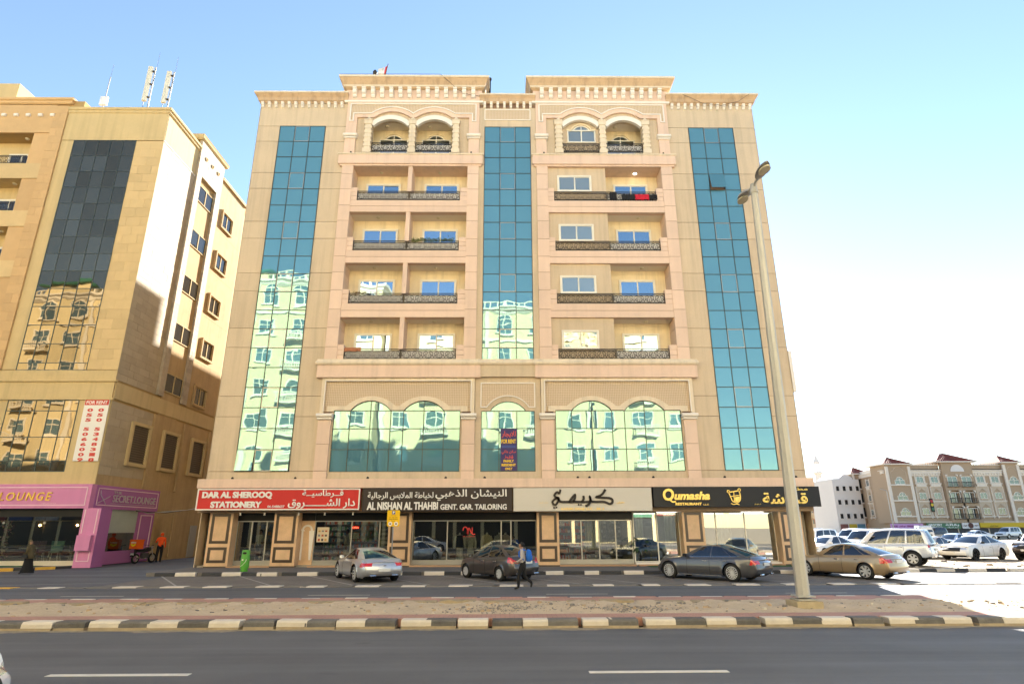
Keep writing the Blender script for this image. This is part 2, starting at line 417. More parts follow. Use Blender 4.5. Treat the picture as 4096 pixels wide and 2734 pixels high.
# painted lines
for x in (-22.1, -14.3, -6.41, 1.19, 8.9, 16.7):
    pbox('lane_marking', near, m_mark, x, x+1.98, 9.33, 9.46, 0.0, 0.004)
for x in (-29.0, -21.2, -13.57, -6.05, 1.27, 8.7, 16.2, 23.6):
    pbox('lane_marking', serv, m_marko, x, x+1.9, 19.72, 19.81, 0.0, 0.004)
for (ax, ay, bx, by) in ((-14.8,27.6,-11.7,22.9),(-11.46,27.6,-8.3,22.9),(-8.5,27.6,-5.35,22.9),(-5.65,27.6,-2.6,22.9),(-2.9,27.6,0.2,22.9),(-0.1,27.6,2.95,22.9),(2.5,27.6,5.2,22.9),(5.4,27.6,8.0,22.9),(8.3,27.6,10.9,22.9),(11.3,27.6,13.8,22.9),(14.3,27.6,16.7,22.9),(17.6,28.2,20.0,22.9),(20.6,28.2,23.0,22.9),(23.6,28.2,26,22.9),(26.6,28.2,29,22.9)):
    dx, dy = bx-ax, by-ay; l = math.hypot(dx, dy); nx, ny = -dy/l*0.04, dx/l*0.04
    MB().add([(ax-nx,ay-ny,0.004),(ax+nx,ay+ny,0.004),(bx+nx,by+ny,0.004),(bx-nx,by-ny,0.004)], [(3,2,1,0)]).build('bay_line', m_marko, park)
MB().add([(-20.5,22.95,0.004),(-14.9,24.6,0.004),(-14.9,24.68,0.004),(-20.5,23.03,0.004)], [(0,1,2,3)]).build('bay_line', m_marko, park)

def kerb_row(name, label, x0, x1, y0, y1, h, step, mats, base=None, phase=0, bevel=0.04, z0=0.0):
    """row of kerb stones, each a piece of its own"""
    k = tag(bpy.data.objects.new(name, None), kind='structure'); COL.objects.link(k); k.location = ((x0+x1)/2, (y0+y1)/2, 0)
    if label: k['label'] = label
    ms = {}
    n = int((x1-x0)/step + 0.5)
    for i in range(n):
        mt = mats[(i+phase) % len(mats)]
        if mt.name not in ms:
            g = 0.006; w = step/2-g
            prof = [(y0, z0), (y1, z0), (y1, h), (y0+bevel, h), (y0+0.008, h-bevel)]
            mb = MB()
            if base:
                zb = z0+(h-z0)*0.36
                mb.prism([(y0-0.012, z0), (y1, z0), (y1, zb), (y0-0.006, zb)], -w, w, 'x', 0)
                mb.prism([(y0, zb), (y1, zb), (y1, h), (y0+bevel, h), (y0+0.008, h-bevel)], -w, w, 'x', 1)
                ms[mt.name] = mb.mesh('kerb_stone', [base, mt])
            else:
                ms[mt.name] = mb.prism(prof, -w, w, 'x').mesh('kerb_stone', mt)
        o = obj('kerb_stone', ms[mt.name], k, (x0+step*(i+0.5)-k.location.x, -k.location.y + rnd.uniform(-0.006, 0.006), rnd.uniform(-0.006, 0.006)))
        o.rotation_euler = (0, rnd.uniform(-0.006, 0.006), rnd.uniform(-0.006, 0.006))
    return k
kerb_row('median_near_kerb', None, -19.6, 22.6, 13.16, 13.48, 0.175, 0.622, [m_kwhite, m_kblack], m_kbase, phase=0)
kerb_row('median_far_kerb', None, -30, 34, 17.42, 17.6, 0.15, 0.61, [m_w2, m_redp], phase=0)
kerb_row('parking_edge_kerb', None, -14.6, 34, 22.32, 22.8, 0.03, 0.84, [m_w2, m_g2], phase=1, bevel=0.01)
kerb_row('alley_edge_kerb', None, -30.6, -14.6, 22.32, 22.8, 0.02, 0.84, [m_yel, m_g2, m_w2, m_g2], phase=1, bevel=0.01)
kerb_row('shop_kerb', None, -15.0, 17.6, 27.64, 27.82, 0.15, 0.875, [m_b2, m_w2], phase=0)
kerb_row('lot_kerb', None, 17.7, 52, 28.3, 28.48, 0.14, 0.83, [m_w2, m_b2], phase=0)
# median: red paver strips and a lumpy sand bed between them
sheet('median_near_strip', m_redp, -160, 160, 13.48, 14.1, 0.165, 0.16)
sheet('median_far_strip', m_redp, -160, 160, 16.62, 17.42, 0.15, 0.15)
def bed_z(x, y):
    t = (y-14.1)/2.52
    return 0.155 + 0.05*math.sin(PI*t)*(0.4+0.6*math.sin(x*0.9+1.3*math.sin(x*0.37))) + 0.018*math.sin(x*4.1+y*3)+0.014*math.sin(x*7.3-y*5.7) + 0.01*math.sin(x*17+y*13)
mb = MB(); nx, ny = 620, 20
xs = [-31+62*i/nx for i in range(nx+1)]; ys = [14.1+2.52*j/ny for j in range(ny+1)]
mb.v = [(x, y, bed_z(x, y) if 0 < j < ny else 0.15) for j, y in enumerate(ys) for x in xs]
mb.f = [(j*(nx+1)+i, j*(nx+1)+i+1, (j+1)*(nx+1)+i+1, (j+1)*(nx+1)+i) for j in range(ny) for i in range(nx)]; mb.m = [0]*len(mb.f)
tag(mb.build('median_bed', m_sand, smooth=2), kind='structure')
# crumbled concrete edge of the bed, half buried along the far side
mb = MB(); x = -30.0
m_edge = M('crumbled_concrete', (0.33, 0.265, 0.17), 0.95, var=0.3, ns=4, bump=0.6, bs=20)
while x < 6.2:
    w = rnd.uniform(0.5, 1.3); d = rnd.uniform(0.0, 0.1)
    h = 0.15+rnd.uniform(0.0, 0.055)
    mb.rings([[(x+w*t, 16.3+d*math.sin(t*9+x), 0.1), (x+w*t, 16.31+d*math.sin(t*9+x), h+0.02*math.sin(t*13+x)), (x+w*t, 16.56, h+0.015), (x+w*t, 16.62, 0.12)] for t in (0, .25, .5, .75, 1)])
    x += w + rnd.uniform(-0.02, 0.25)
tag(mb.build('buried_edging', m_edge), kind='stuff', label='broken half-buried concrete edging along the sandy median', cat=None)
# sand blown against the foot of the near kerb
mb = MB(); n = 420; xs = [-20+42*i/n for i in range(n+1)]
e = [0.10+0.07*math.sin(x*1.7)+0.06*math.sin(x*4.3+1)+0.03*math.sin(x*11.0)+0.02*math.sin(x*29) for x in xs]
mb.v = [(x, 13.165, 0.022) for x in xs]+[(x, 13.15-max(0.02, k), 0.003) for x, k in zip(xs, e)]
mb.f = [(i+1, i, n+1+i, n+2+i) for i in range(n)]; mb.m = [0]*n
tag(mb.build('sand_drift', M('drift_sand', (0.27, 0.225, 0.165), 0.95, var=0.35, ns=7)), kind='stuff', label='thin drift of sand along the foot of the median kerb')
# stones scattered on the median
def stone(mb, x, y, z, s, mi):
    n = 6; a0 = rnd.uniform(0, 6); rr = [rnd.uniform(0.6, 1.1) for _ in range(n)]
    r0 = [(x+s*rr[i]*math.cos(a0+i*PI/3), y+s*rr[i]*0.8*math.sin(a0+i*PI/3), z-0.3*s) for i in range(n)]
    r1 = [(x+s*0.75*rr[i]*math.cos(a0+i*PI/3), y+s*0.6*rr[i]*math.sin(a0+i*PI/3), z+s*rnd.uniform(0.3, 0.55)) for i in range(n)]
    mb.rings([r0, r1], mi=mi)
m_st = [M('stone_grey', (0.20, 0.18, 0.165), 0.9, var=0.3, ns=9), M('stone_buff', (0.42, 0.31, 0.20), 0.9, var=0.3, ns=9), M('stone_pale', (0.5, 0.44, 0.36), 0.9, var=0.25, ns=9)]
mb = MB()
for _ in range(800):
    x = rnd.uniform(-22, 22); y = rnd.uniform(14.2, 16.5)
    if rnd.random() < 0.5: x = rnd.choice([-8, -3, 1.5, 4, 9, 12.5, 15]) + rnd.gauss(0, 1.4); y = 15.3+rnd.gauss(0, 0.5)
    if not 14.15 < y < 16.55: continue
    s = min(0.085, 0.012 + rnd.expovariate(55))
    stone(mb, x, y, bed_z(x, y), s, rnd.choice([0, 0, 1, 1, 2]))
for cx, cy, sx, sy, n in ((-0.15, 14.9, 0.55, 0.4, 420), (2.9, 14.95, 0.65, 0.3, 460)):
    for _ in range(n):
        x = cx+rnd.gauss(0, sx); y = cy+rnd.gauss(0, sy)
        if 14.15 < y < 16.5: stone(mb, x, y, bed_z(x, y), rnd.uniform(0.012, 0.032), 0)
tag(mb.build('gravel', m_st), kind='stuff', label='loose stones and dark gravel scattered over the sandy median')
mb = MB()
for _ in range(1100):
    x = 17.9+rnd.expovariate(0.09); y = 28.7+rnd.expovariate(0.18)
    if x < 70 and y < 60: stone(mb, x, y, 0.04, 0.01+rnd.expovariate(40), rnd.choice([0, 1, 2]))
tag(mb.build('lot_gravel', m_st), kind='stuff', label='loose stones scattered over the sunlit sandy car park')
# pavement in front of the left building, kerbed yellow and black
m_lp = M('left_pavement', (0.20, 0.18, 0.16), 0.85, var=0.15, ns=1)
mb = MB(); mb.prism([(-60, 31.35), (-26.2, 31.35), (-24.6, 31.9), (-23.3, 33.0), (-23.0, 34.2), (-60, 34.2)], -0.02, 0.11, 'z')
tag(mb.build('left_pavement', m_lp), kind='structure')
k = tag(bpy.data.objects.new('left_kerb', None), kind='structure'); COL.objects.link(k)
pth = [(-40, 31.25), (-39, 31.25), (-38, 31.25), (-37, 31.25), (-36, 31.25), (-35, 31.25), (-34, 31.25), (-33, 31.25), (-32, 31.25), (-31, 31.25), (-30, 31.25), (-29, 31.25), (-28, 31.25), (-27.2, 31.25), (-26.2, 31.3), (-25.3, 31.55), (-24.5, 31.85), (-23.8, 32.35), (-23.2, 32.95), (-22.9, 33.8)]
for i, (a, b) in enumerate(zip(pth, pth[1:])):
    dx, dy = b[0]-a[0], b[1]-a[1]; l = math.hypot(dx, dy); nx, ny = -dy/l*0.12, dx/l*0.12; e = 0.01/l
    a2 = (a[0]+dx*e, a[1]+dy*e); b2 = (b[0]-dx*e, b[1]-dy*e); hh = 0.13
    mb = MB(); mb.add([(a2[0],a2[1],-.02),(b2[0],b2[1],-.02),(b2[0]+nx,b2[1]+ny,-.02),(a2[0]+nx,a2[1]+ny,-.02),(a2[0],a2[1],hh),(b2[0],b2[1],hh),(b2[0]+nx,b2[1]+ny,hh),(a2[0]+nx,a2[1]+ny,hh)], [(0,1,5,4),(1,2,6,5),(2,3,7,6),(3,0,4,7),(4,5,6,7)])
    mb.build('kerb_stone', m_yel if i % 2 else m_b2, k)
tag(sheet('artificial_turf', M('artificial_turf', (0.03, 0.10, 0.03), 0.95, var=0.3, ns=12), -60, -24.6, 33.0, 34.0, 0.125, 0.01), kind='structure')
# ------------------------------------------------------------------ the apartment building in the middle
g_blue = coated_glass('facade_glass', (0.26, 0.39, 0.34), (0.14, 0.36, 0.48), refl=0.60, wave=0.005, ws=0.9)
g_win  = coated_glass('window_glass', (0.44, 0.58, 0.66), (0.03, 0.035, 0.035), refl=0.70, wave=0.004, ws=0.9)
g_frost= coated_glass('window_glass_curtained', (0.55, 0.62, 0.56), (0.20, 0.21, 0.19), refl=0.45, wave=0.006, ws=2.0)

def lattice_mat():
    m = bpy.data.materials.new('carved_lattice'); MATS['carved_lattice'] = m; m.use_nodes = True
    N = m.node_tree.nodes; L = m.node_tree.links; b = N['Principled BSDF']; b.inputs['Roughness'].default_value = 0.9
    geo = N.new('ShaderNodeNewGeometry'); mp = N.new('ShaderNodeMapping'); mp.inputs['Rotation'].default_value = (0, R_(45), 0); mp.inputs['Scale'].default_value = (1, 0.0, 1)
    L.new(geo.outputs['Position'], mp.inputs['Vector'])
    ck = N.new('ShaderNodeTexChecker'); ck.inputs['Scale'].default_value = 15.0
    ck.inputs['Color1'].default_value = (0.68, 0.54, 0.39, 1); ck.inputs['Color2'].default_value = (0.52, 0.38, 0.24, 1)
    L.new(mp.outputs[0], ck.inputs['Vector']); L.new(ck.outputs['Color'], b.inputs['Base Color'])
    bp = N.new('ShaderNodeBump'); bp.inputs['Strength'].default_value = 0.7; bp.inputs['Distance'].default_value = 0.02
    L.new(ck.outputs['Fac'], bp.inputs['Height']); bp.invert = True; L.new(bp.outputs[0], b.inputs['Normal'])
    return m
m_latt = lattice_mat()

A = thing('apartment_building', 'tan and peach seven storey apartment block with three tall strips of blue glass', 'building', (0.15, 31.5, 0))
def q(z, p): return (z-1.95)*(31.5-p)/31.5+1.95      # height on a face standing p metres proud of the wall

core = MB()
core.box(-15.54, -10.06, 0.05, 29.5, 2.85, 28.0).box(10.06, 15.54, 0.05, 29.5, 2.85, 28.0)
core.box(-10.06, 10.06, 1.06, 29.5, 2.85, 28.0)
core.box(-1.77, 1.77, 0.05, 1.06, 2.85, 28.0)
for s in (-1, 1): core.box(min(s*1.77, s*10.06), max(s*1.77, s*10.06), 0.05, 1.06, 2.85, 10.0)
core.box(-15.54, 15.54, 6.0, 29.5, 0, 2.85).box(-15.5, 15.5, 29.5, 46, 0, 25.0)  # lower rear block is unseen, added to shade the left building's side wall
core.build('core', m_joint, A)
pbox('side_wall', A, m_tan, -15.58, -15.541, 0.0, 29.5, 0.1, 28.0); pbox('side_wall', A, m_tan, 15.541, 15.58, 0.0, 29.5, 0.1, 28.0)
mb = MB(); mb.box(-10.06, 10.06, 0.9, 29.5, 28.0, 29.0); mb.build('roof_parapet', m_tan, A)

# wing walls: panels with open joints, left and right of the glass strips
joints = [28.0, 25.93, 24.82, 22.60, 21.50, 19.28, 18.17, 15.98, 14.87, 12.62, 11.50, 8.76, 7.65, 4.79]
for s in (-1, 1):
    for xa, xb in ((10.065, 11.36), (14.20, 15.58)):
        for z1, z0 in zip(joints[1:], joints[2:]):
            pbox('wall_panel', A, m_tanp, min(s*xa, s*xb), max(s*xa, s*xb), 0.0, 0.049, z0+0.012, z1-0.012)
    pbox('wall_panel', A, m_tanp, min(s*10.065, s*15.58), max(s*10.065, s*15.58), 0.0, 0.049, 25.945, 27.99)
    pbox('wall_panel', A, m_tanp, min(s*10.065, s*15.58), max(s*10.065, s*15.58), 0.0, 0.049, 4.2, 4.775)

# curtain walls
def curtain_wall(x0, x1, z0, z1, ncol, row, tilt=()):
    bars = MB(); w = (x1-x0)/ncol; zs = [z1]
    while zs[-1]-row > z0+0.2: zs.append(zs[-1]-row)
    zs.append(z0)
    for i in range(ncol+1): bars.box(x0+w*i-0.022, x0+w*i+0.022, -0.03, 0.045, z0-0.02, z1+0.02)
    for z in zs: bars.box(x0-0.02, x1+0.02, -0.027, 0.044, z-0.022, z+0.022)
    cw = bars.build('curtain_wall', m_mull, A)
    for r in range(len(zs)-1):
        for c in range(ncol):
            o = pbox('pane', cw, g_blue, x0+w*c+0.02, x0+w*(c+1)-0.02, -0.012, 0.004, zs[r+1]+0.02, zs[r]-0.02)
            o.rotation_euler = (rnd.gauss(0, 0.0016), 0, rnd.gauss(0, 0.0016))
            if (r, c) in tilt:
                a = tilt[(r, c)]; h = (zs[r]-zs[r+1])/2
                o.rotation_euler = (a, 0, 0); o.location.y -= h*math.sin(-a)*1.0+0.02; o.location.z += h*(1-math.cos(a))
            elif (r % 6 in (0, 3)) and c == 1:      # opening vents have a frame of their own
                fr = MB(); a, b, c0, d = x0+w*c+0.03, x0+w*(c+1)-0.03, zs[r+1]+0.03, zs[r]-0.03
                fr.strip([(a, c0), (b, c0), (b, d), (a, d)], 0.04, -0.03, -0.013, closed=True)
                fr.build('vent_frame', m_alu, cw)
    return cw
curtain_wall(-14.18, -11.38, 4.79, 25.92, 3, 1.112, {(18, 0): R_(-7), (18, 2): R_(-5)})
curtain_wall(11.38, 14.18, 4.79, 25.92, 3, 1.112, {(3, 1): R_(-13)})
curtain_wall(-1.42, 1.42, 10.80, 25.92, 3, 1.112)
for s in (-1, 1): pbox('jamb', A, m_tan, min(s*1.442, s*1.77), max(s*1.442, s*1.77), -0.06, 0.049, 10.8, 27.3)
pbox('wall_panel', A, m_tanp, -1.442, 1.442, -0.03, 0.049, 25.94, 27.3)

# ornament shared by many places
def bracket_mesh(w, d, h, name):
    prof = [(0, 0), (0, h), (-d, h), (-d, h*0.86), (-d*0.82, h*0.80), (-d*0.86, h*0.55), (-d*0.70, h*0.40), (-d*0.42, h*0.34), (-d*0.50, h*0.18), (-d*0.34, 0.02)]
    return MB().prism(prof, -w/2, w/2, 'x').mesh(name, m_white)
br_big = bracket_mesh(0.24, 0.34, 0.62, 'bracket'); br_small = bracket_mesh(0.16, 0.22, 0.36, 'bracket')
def flare(name, mat, x0, x1, yb, prof, lx=1, rx=1):
    """cornice whose courses step out to the front and, where free, to the sides: prof = [(z, out)]"""
    rg = []
    for z, o in prof: rg.append([(x0-o*lx, -o, z), (x1+o*rx, -o, z), (x1+o*rx, yb, z), (x0-o*lx, yb, z)])
    return MB().rings(rg).build(name, mat, A)
def capital(x0, x1, z, wide=0.09):
    mb = MB()
    for (zc, r, o) in ((z+0.24, 0.10, wide), (z+0.07, 0.055, wide*0.55)):
        pr = [(-0.15-o-r+r*(1-math.cos(t)), zc+r*math.sin(t)) for t in [PI*(-0.5+i/8) for i in range(9)]]
        mb.prism([(0.0, zc-r)] + pr + [(0.0, zc+r)], x0-o, x1+o, 'x')
    return mb.build('capital', m_white, A)
for s in (-1, 1):
    a, b = (10.06, 15.58)
    x0, x1 = (min(s*a, s*b), max(s*a, s*b))
    flare('wing_cornice', m_ochre, x0, x1, 3.0, [(27.62, 0.06), (27.70, 0.06), (27.76, 0.16), (27.95, 0.20), (28.17, 0.36)], lx=(s < 0), rx=(s > 0))
    flare('wing_coping', m_trim, x0, x1, 3.0, [(28.172, 0.38), (28.28, 0.38)], lx=(s < 0), rx=(s > 0))
    for i in range(13): obj('bracket', br_small, A, (s*(10.45+0.415*i), 0.0, 27.27))
flare('middle_cornice', m_ochre, -1.77, 1.77, 3.0, [(27.66, 0.06), (27.74, 0.14), (27.95, 0.18), (28.12, 0.30)], 0, 0)
flare('middle_coping', m_trim, -1.77, 1.77, 3.0, [(28.122, 0.32), (28.23, 0.32)], 0, 0)
for i in range(8): obj('bracket', br_small, A, (-1.44+0.413*i, -0.03, 27.3))
pbox('lattice_panel', A, m_latt, -1.40, 1.40, -0.045, -0.03, 26.44, 27.16)
MB().strip([(-1.42, 26.42), (1.42, 26.42), (1.42, 27.18), (-1.42, 27.18)], 0.06, -0.08, -0.03, closed=True).build('moulding', m_white, A)

# ---- railings
def smooth_path(p, k=4):
    out = []
    for i in range(len(p)-1):
        a, b, c, d = p[max(i-1, 0)], p[i], p[i+1], p[min(i+2, len(p)-1)]
        for j in range(k):
            t = j/k
            out.append(tuple(0.5*((2*b[e]) + (-a[e]+c[e])*t + (2*a[e]-5*b[e]+4*c[e]-d[e])*t*t + (-a[e]+3*b[e]-3*c[e]+d[e])*t**3) for e in (0, 1)))
    return out+[p[-1]]
_RAIL = {}
def rail_mesh(w, h=0.64):
    key = round(w, 2)
    if key in _RAIL: return _RAIL[key]
    mb = MB(); t = 0.012
    for z in (0.015, h*0.15, h*0.80, h-0.015): mb.box(0, w, -t, t, z-0.013, z+0.013)
    mb.box(-0.01, 0.02, -t*1.5, t*1.5, 0, h).box(w-0.02, w+0.01, -t*1.5, t*1.5, 0, h)
    n = max(2, round(w/0.56)); u = w/n; z0, z1 = h*0.15, h*0.80
    S = [[(.5,.03),(.36,.10),(.17,.30),(.08,.56),(.13,.82),(.29,.93),(.42,.80),(.39,.62),(.27,.60),(.25,.72)],
         [(.0,.06),(.06,.30),(.20,.46),(.33,.40),(.33,.27),(.24,.26)], [(.5,.03),(.5,.50)]]
    for i in range(n):
        for path in S:
            for mir in (0, 1):
                pp = smooth_path([(((1-x) if mir else x)*u+u*i, z0+(z1-z0)*z) for x, z in path], 3)
                mb.strip(pp, 0.024, -0.008, 0.008)
        g = u/4
        for k in range(4):         # key pattern at top and bottom
            x = u*i+g*k
            for (za, zb) in ((h*0.80, h-0.015), (0.015, h*0.15)):
                zm = za+(zb-za)*0.5
                mb.strip([(x, za), (x, zb-0.028), (x+g*0.66, zb-0.028), (x+g*0.66, zm-0.008), (x+g*0.33, zm-0.008)], 0.014, -0.006, 0.006)
    _RAIL[key] = mb.mesh('railing', m_iron); return _RAIL[key]
m_sheet = M('grey_screen_sheet', (0.66, 0.63, 0.59), 0.7, var=0.12, ns=3)
def railing(x0, x1, z, y=-0.07, screen=True):
    o = obj('railing', rail_mesh(x1-x0), A, (x0, y, z))
    if screen: MB().box(0.03, x1-x0-0.03, 0.05, 0.056, 0.0, 0.515).build('screen', m_sheet, o)
    return o

def slider(x0, x1, z0, z1, y, glass, parent=A, fw=0.055, name='window'):
    """two-leaf sliding window or door set into a wall"""
    mb = MB(); xm = (x0+x1)/2
    mb.strip([(x0, z0), (x1, z0), (x1, z1), (x0, z1)], fw*1.6, y-0.07, y+0.02, closed=True, off=0.0)
    for xa, xb, yy in ((x0+fw, xm+fw*0.5, y-0.035), (xm-fw*0.5, x1-fw, y-0.015)):
        mb.strip([(xa, z0+fw), (xb, z0+fw), (xb, z1-fw), (xa, z1-fw)], fw, yy-0.018, yy+0.012, closed=True)
    w = mb.build(name, m_frame, parent)
    for xa, xb, yy in ((x0+fw, xm, y-0.034), (xm, x1-fw, y-0.012)):
        o = pbox('pane', w, glass, xa+0.02, xb-0.02, yy-0.004, yy+0.004, z0+fw, z1-fw)
        o.rotation_euler = (rnd.gauss(0, 0.004), 0, rnd.gauss(0, 0.004))
    return w
def arched_window(x0, x1, z0, zs, rise, y, glass):
    mb = MB(); xm = (x0+x1)/2; hw = (x1-x0)*0.30
    mb.strip([(x0, z0), (x1, z0), (x1, zs), (x0, zs)], 0.075, y-0.06, y+0.02, closed=True).box(xm-0.035, xm+0.035, y-0.05, y+0.01, z0, zs)
    mb.strip(seg_arc(xm-hw, xm+hw, zs, rise, 12), 0.06, y-0.055, y+0.015).box(xm-0.02, xm+0.02, y-0.05, y+0.01, zs, zs+rise)
    w = mb.build('window', m_frame, A)
    pbox('pane', w, glass, x0+0.03, xm-0.03, y-0.02, y-0.012, z0+0.03, zs-0.03)
    pbox('pane', w, glass, xm+0.03, x1-0.03, y-0.02, y-0.012, z0+0.03, zs-0.03)
    pp = seg_arc(xm-hw+0.02, xm+hw-0.02, zs+0.03, rise-0.05, 12); n = len(pp)//2
    MB().prism(pp[:n+1]+[(xm, zs+0.03)], y-0.02, y-0.012).build('pane', glass, w)
    MB().prism(pp[n:]+[(xm, zs+0.03)], y-0.02, y-0.012).build('pane', glass, w)
    pa = seg_arc(xm-hw-0.12, xm+hw+0.12, zs+0.02, rise+0.12, 12)
    MB().strip([(x0-0.06, zs+0.06)]+pa+[(x1+0.06, zs+0.06)], 0.09, y-0.075, y+0.0).build('hood_moulding', m_back, w)
    return w
m_lampb = M('lamp_bowl', (0.62, 0.55, 0.42), 0.5, var=0.03)
m_lampon = M('lit_lamp_bowl', (1.0, 0.93, 0.78), 0.5, var=0, emit=3.0)
lamp_me = {}
def ceiling_lamp(x, y, z, lit=False):
    if lit not in lamp_me: lamp_me[lit] = MB().lathe([(0.13, 0), (0.13, -0.03), (0.10, -0.075), (0.03, -0.095), (0, -0.097)], 14).mesh('ceiling_lamp', m_lampon if lit else m_lampb, True)
    return obj('ceiling_lamp', lamp_me[lit], A, (x, y, z))

floors = [(21.36, 20.72, 23.08, 19.94), (18.05, 17.41, 19.94, 16.62), (14.74, 14.10, 16.62, 13.28), (11.43, 10.79, 13.28, None)]   # rail top, parapet top, opening top, beam bottom
for s in (-1, 1):
    c = s*5.915
    def bx(name, mat, r0, r1, y0, y1, z0, z1): return pbox(name, A, mat, c+r0, c+r1, y0, y1, z0, z1)
    # pilasters in blocks
    pj = [23.10, 22.45, 21.40, 20.30, 19.28, 18.10, 16.98, 15.98, 14.87, 13.70, 12.62, 11.50, 10.79]
    for r0, r1 in ((-4.145, -3.475), (3.475, 4.145)):
        for za, zb in zip(pj, pj[1:]): bx('pilaster_block', m_pinkp, r0, r1, -0.15, 1.06, zb+0.012, za-0.012)
        bx('pilaster_core', m_joint, r0+0.02, r1-0.02, -0.13, 1.04, 10.79, 23.1)
        for za, zb in ((7.45, 6.17), (6.17, 4.79), (4.79, 4.30)): bx('pilaster_block', m_pinkp, r0, r1, -0.15, 0.049, zb+0.012, za-0.012)
        bx('pilaster_core', m_joint, r0+0.02, r1-0.02, -0.13, 0.047, 4.3, 7.45)
        capital(c+r0, c+r1, 7.44); capital(c+r0, c+r1, 24.92)
    # balconies
    for k, (rt, pt, ot, bb) in enumerate(floors):
        if bb is not None:
            zb = q(bb, 0.12); zt = q(pt, 0.12); zm = zb+(zt-zb)*0.49
            bx('beam', m_pinkp, -3.475, 3.475, -0.12, 0.25, zb, zm-0.012); bx('beam', m_pinkp, -3.475, 3.475, -0.12, 0.25, zm+0.012, zt)
            bx('beam_core', m_joint, -3.475, 3.475, -0.10, 0.24, zb+0.05, zt-0.05)
            bx('balcony_slab', m_soff, -3.475, 3.475, 0.25, 1.06, zb-0.001, zb+0.3)
        zr = q(pt, 0.1)
        for r0, r1 in ((-3.475, -3.12), (3.06, 3.475)):
            for i in range(3): bx('parapet_block', m_pinkp, r0, r1, -0.10, 0.2, zr+0.29*i+0.008, zr+0.29*(i+1)-0.008)
        fl = zr-0.45 if bb is not None else zr+0.0
        if s < 0:
            railing(c-3.10, c-0.02, zr); railing(c+0.02, c+3.04, zr)
            bx('divider', m_pinkp, -0.125, 0.125, -0.10, 1.06, zr+0.62, ot-0.005)
            bx('divider_screen', m_back, -0.07, 0.07, 0.1, 1.06, fl, zr+0.62)
            for x0, x1 in ((-8.75, -6.70), (-5.13, -3.07)):
                slider(x0, x1, ot-2.75, ot-0.70, 1.00, g_win)
                pbox('door_reveal', A, m_back, x0-0.05, x1+0.05, 0.985, 1.055, ot-0.655, ot-0.61)
                ceiling_lamp((x0+x1)/2-0.1, 0.62, ot-0.02)
        else:
            railing(c-3.10, c+0.06, zr, screen=False); railing(c+0.10, c+3.04, zr)
            bx('infill_wall', m_tanp, -3.475, 0.065, 0.03, 1.06, fl, ot-0.004)
            slider(3.06, 5.05, rt+0.0, rt+1.02, 0.0, g_frost)
            slider(6.65, 8.71, ot-2.75, ot-0.70, 1.00, g_win)
            pbox('door_reveal', A, m_back, 6.60, 8.76, 0.985, 1.055, ot-0.655, ot-0.61)
            ceiling_lamp(7.95, 0.62, ot-0.02, lit=(k == 0))
        bx('balcony_wall', m_back, -3.475, 3.475, 1.03, 1.059, fl, ot-0.003)
    # band between fifth and top floor
    flare('band', m_pink, c-4.145, c+4.145, 1.06, [(23.0, 0.17), (23.1, 0.17), (23.12, 0.25), (23.72, 0.25)])
    flare('band_moulding', m_trim, c-4.145, c+4.145, 1.06, [(23.722, 0.26), (23.76, 0.30), (23.82, 0.30), (23.86, 0.25)])
    for r in (-4.0, 4.0): MB().lathe([(0.035, 0), (0.05, 0.02), (0.05, 0.09), (0.0, 0.12)], 8, (c+r*0.92, -0.22, 23.86)).build('uplight', m_iron, A)
    # top floor: plate with arched openings
    ops = [(-2.505, -0.21), (0.21, 2.485)]
    poly = [(c-3.5, 23.86), (c-3.5, 27.0), (c+3.5, 27.0), (c+3.5, 23.86)]
    for a, b in reversed(ops):
        poly += [(c+b, 23.86)] + [p for p in reversed(seg_arc(c+a, c+b, 25.95, 0.40, 12))] + [(c+a, 23.86)]
    MB().prism(poly, -0.02, 0.2).build('arcade_wall', m_tan, A)
    pz = lambda z: q(z, 0.15)
    arcs = lambda hw, z, rise: seg_arc(c-1.31-hw, c-1.31+hw, z, rise, 14), 
    outer = [(c-4.145, 23.86), (c-4.145, 27.85), (c+4.145, 27.85), (c+4.145, 23.86)]
    z0 = pz(26.63)
    inner = [(c+3.50, 23.86), (c+3.50, z0), (c+2.45, z0)] + list(reversed(seg_arc(c+0.17, c+2.45, z0, 0.44, 14))) + list(reversed(seg_arc(c-2.45, c-0.17, z0, 0.44, 14))) + [(c-3.50, z0), (c-3.50, 23.86)]
    MB().prism(outer+inner, -0.15, 0.02).build('gable_plate', m_pink, A)
    za, zb, zc, zp = pz(26.34), pz(27.60), pz(26.90), 0.47
    lp = [(c-3.93, za), (c-3.93, zb), (c+3.93, zb), (c+3.93, za), (c+3.72, za), (c+3.72, zc), (c+2.63, zc)] + list(reversed(seg_arc(c+0.0, c+2.62, zc, zp, 14)))[1:] + list(reversed(seg_arc(c-2.62, c-0.0, zc, zp, 14)))[1:] + [(c-3.72, zc), (c-3.72, za)]
    MB().prism(lp, -0.165, -0.149).build('lattice_panel', m_latt, A)
    MB().strip(lp, 0.07, -0.21, -0.15, closed=True).build('moulding', m_white, A)
    for a, b in ops:
        MB().strip(seg_arc(c+a-0.02, c+b+0.02, 25.92, 0.54, 14), 0.30, -0.24, -0.02).build('arch_moulding', m_white, A)
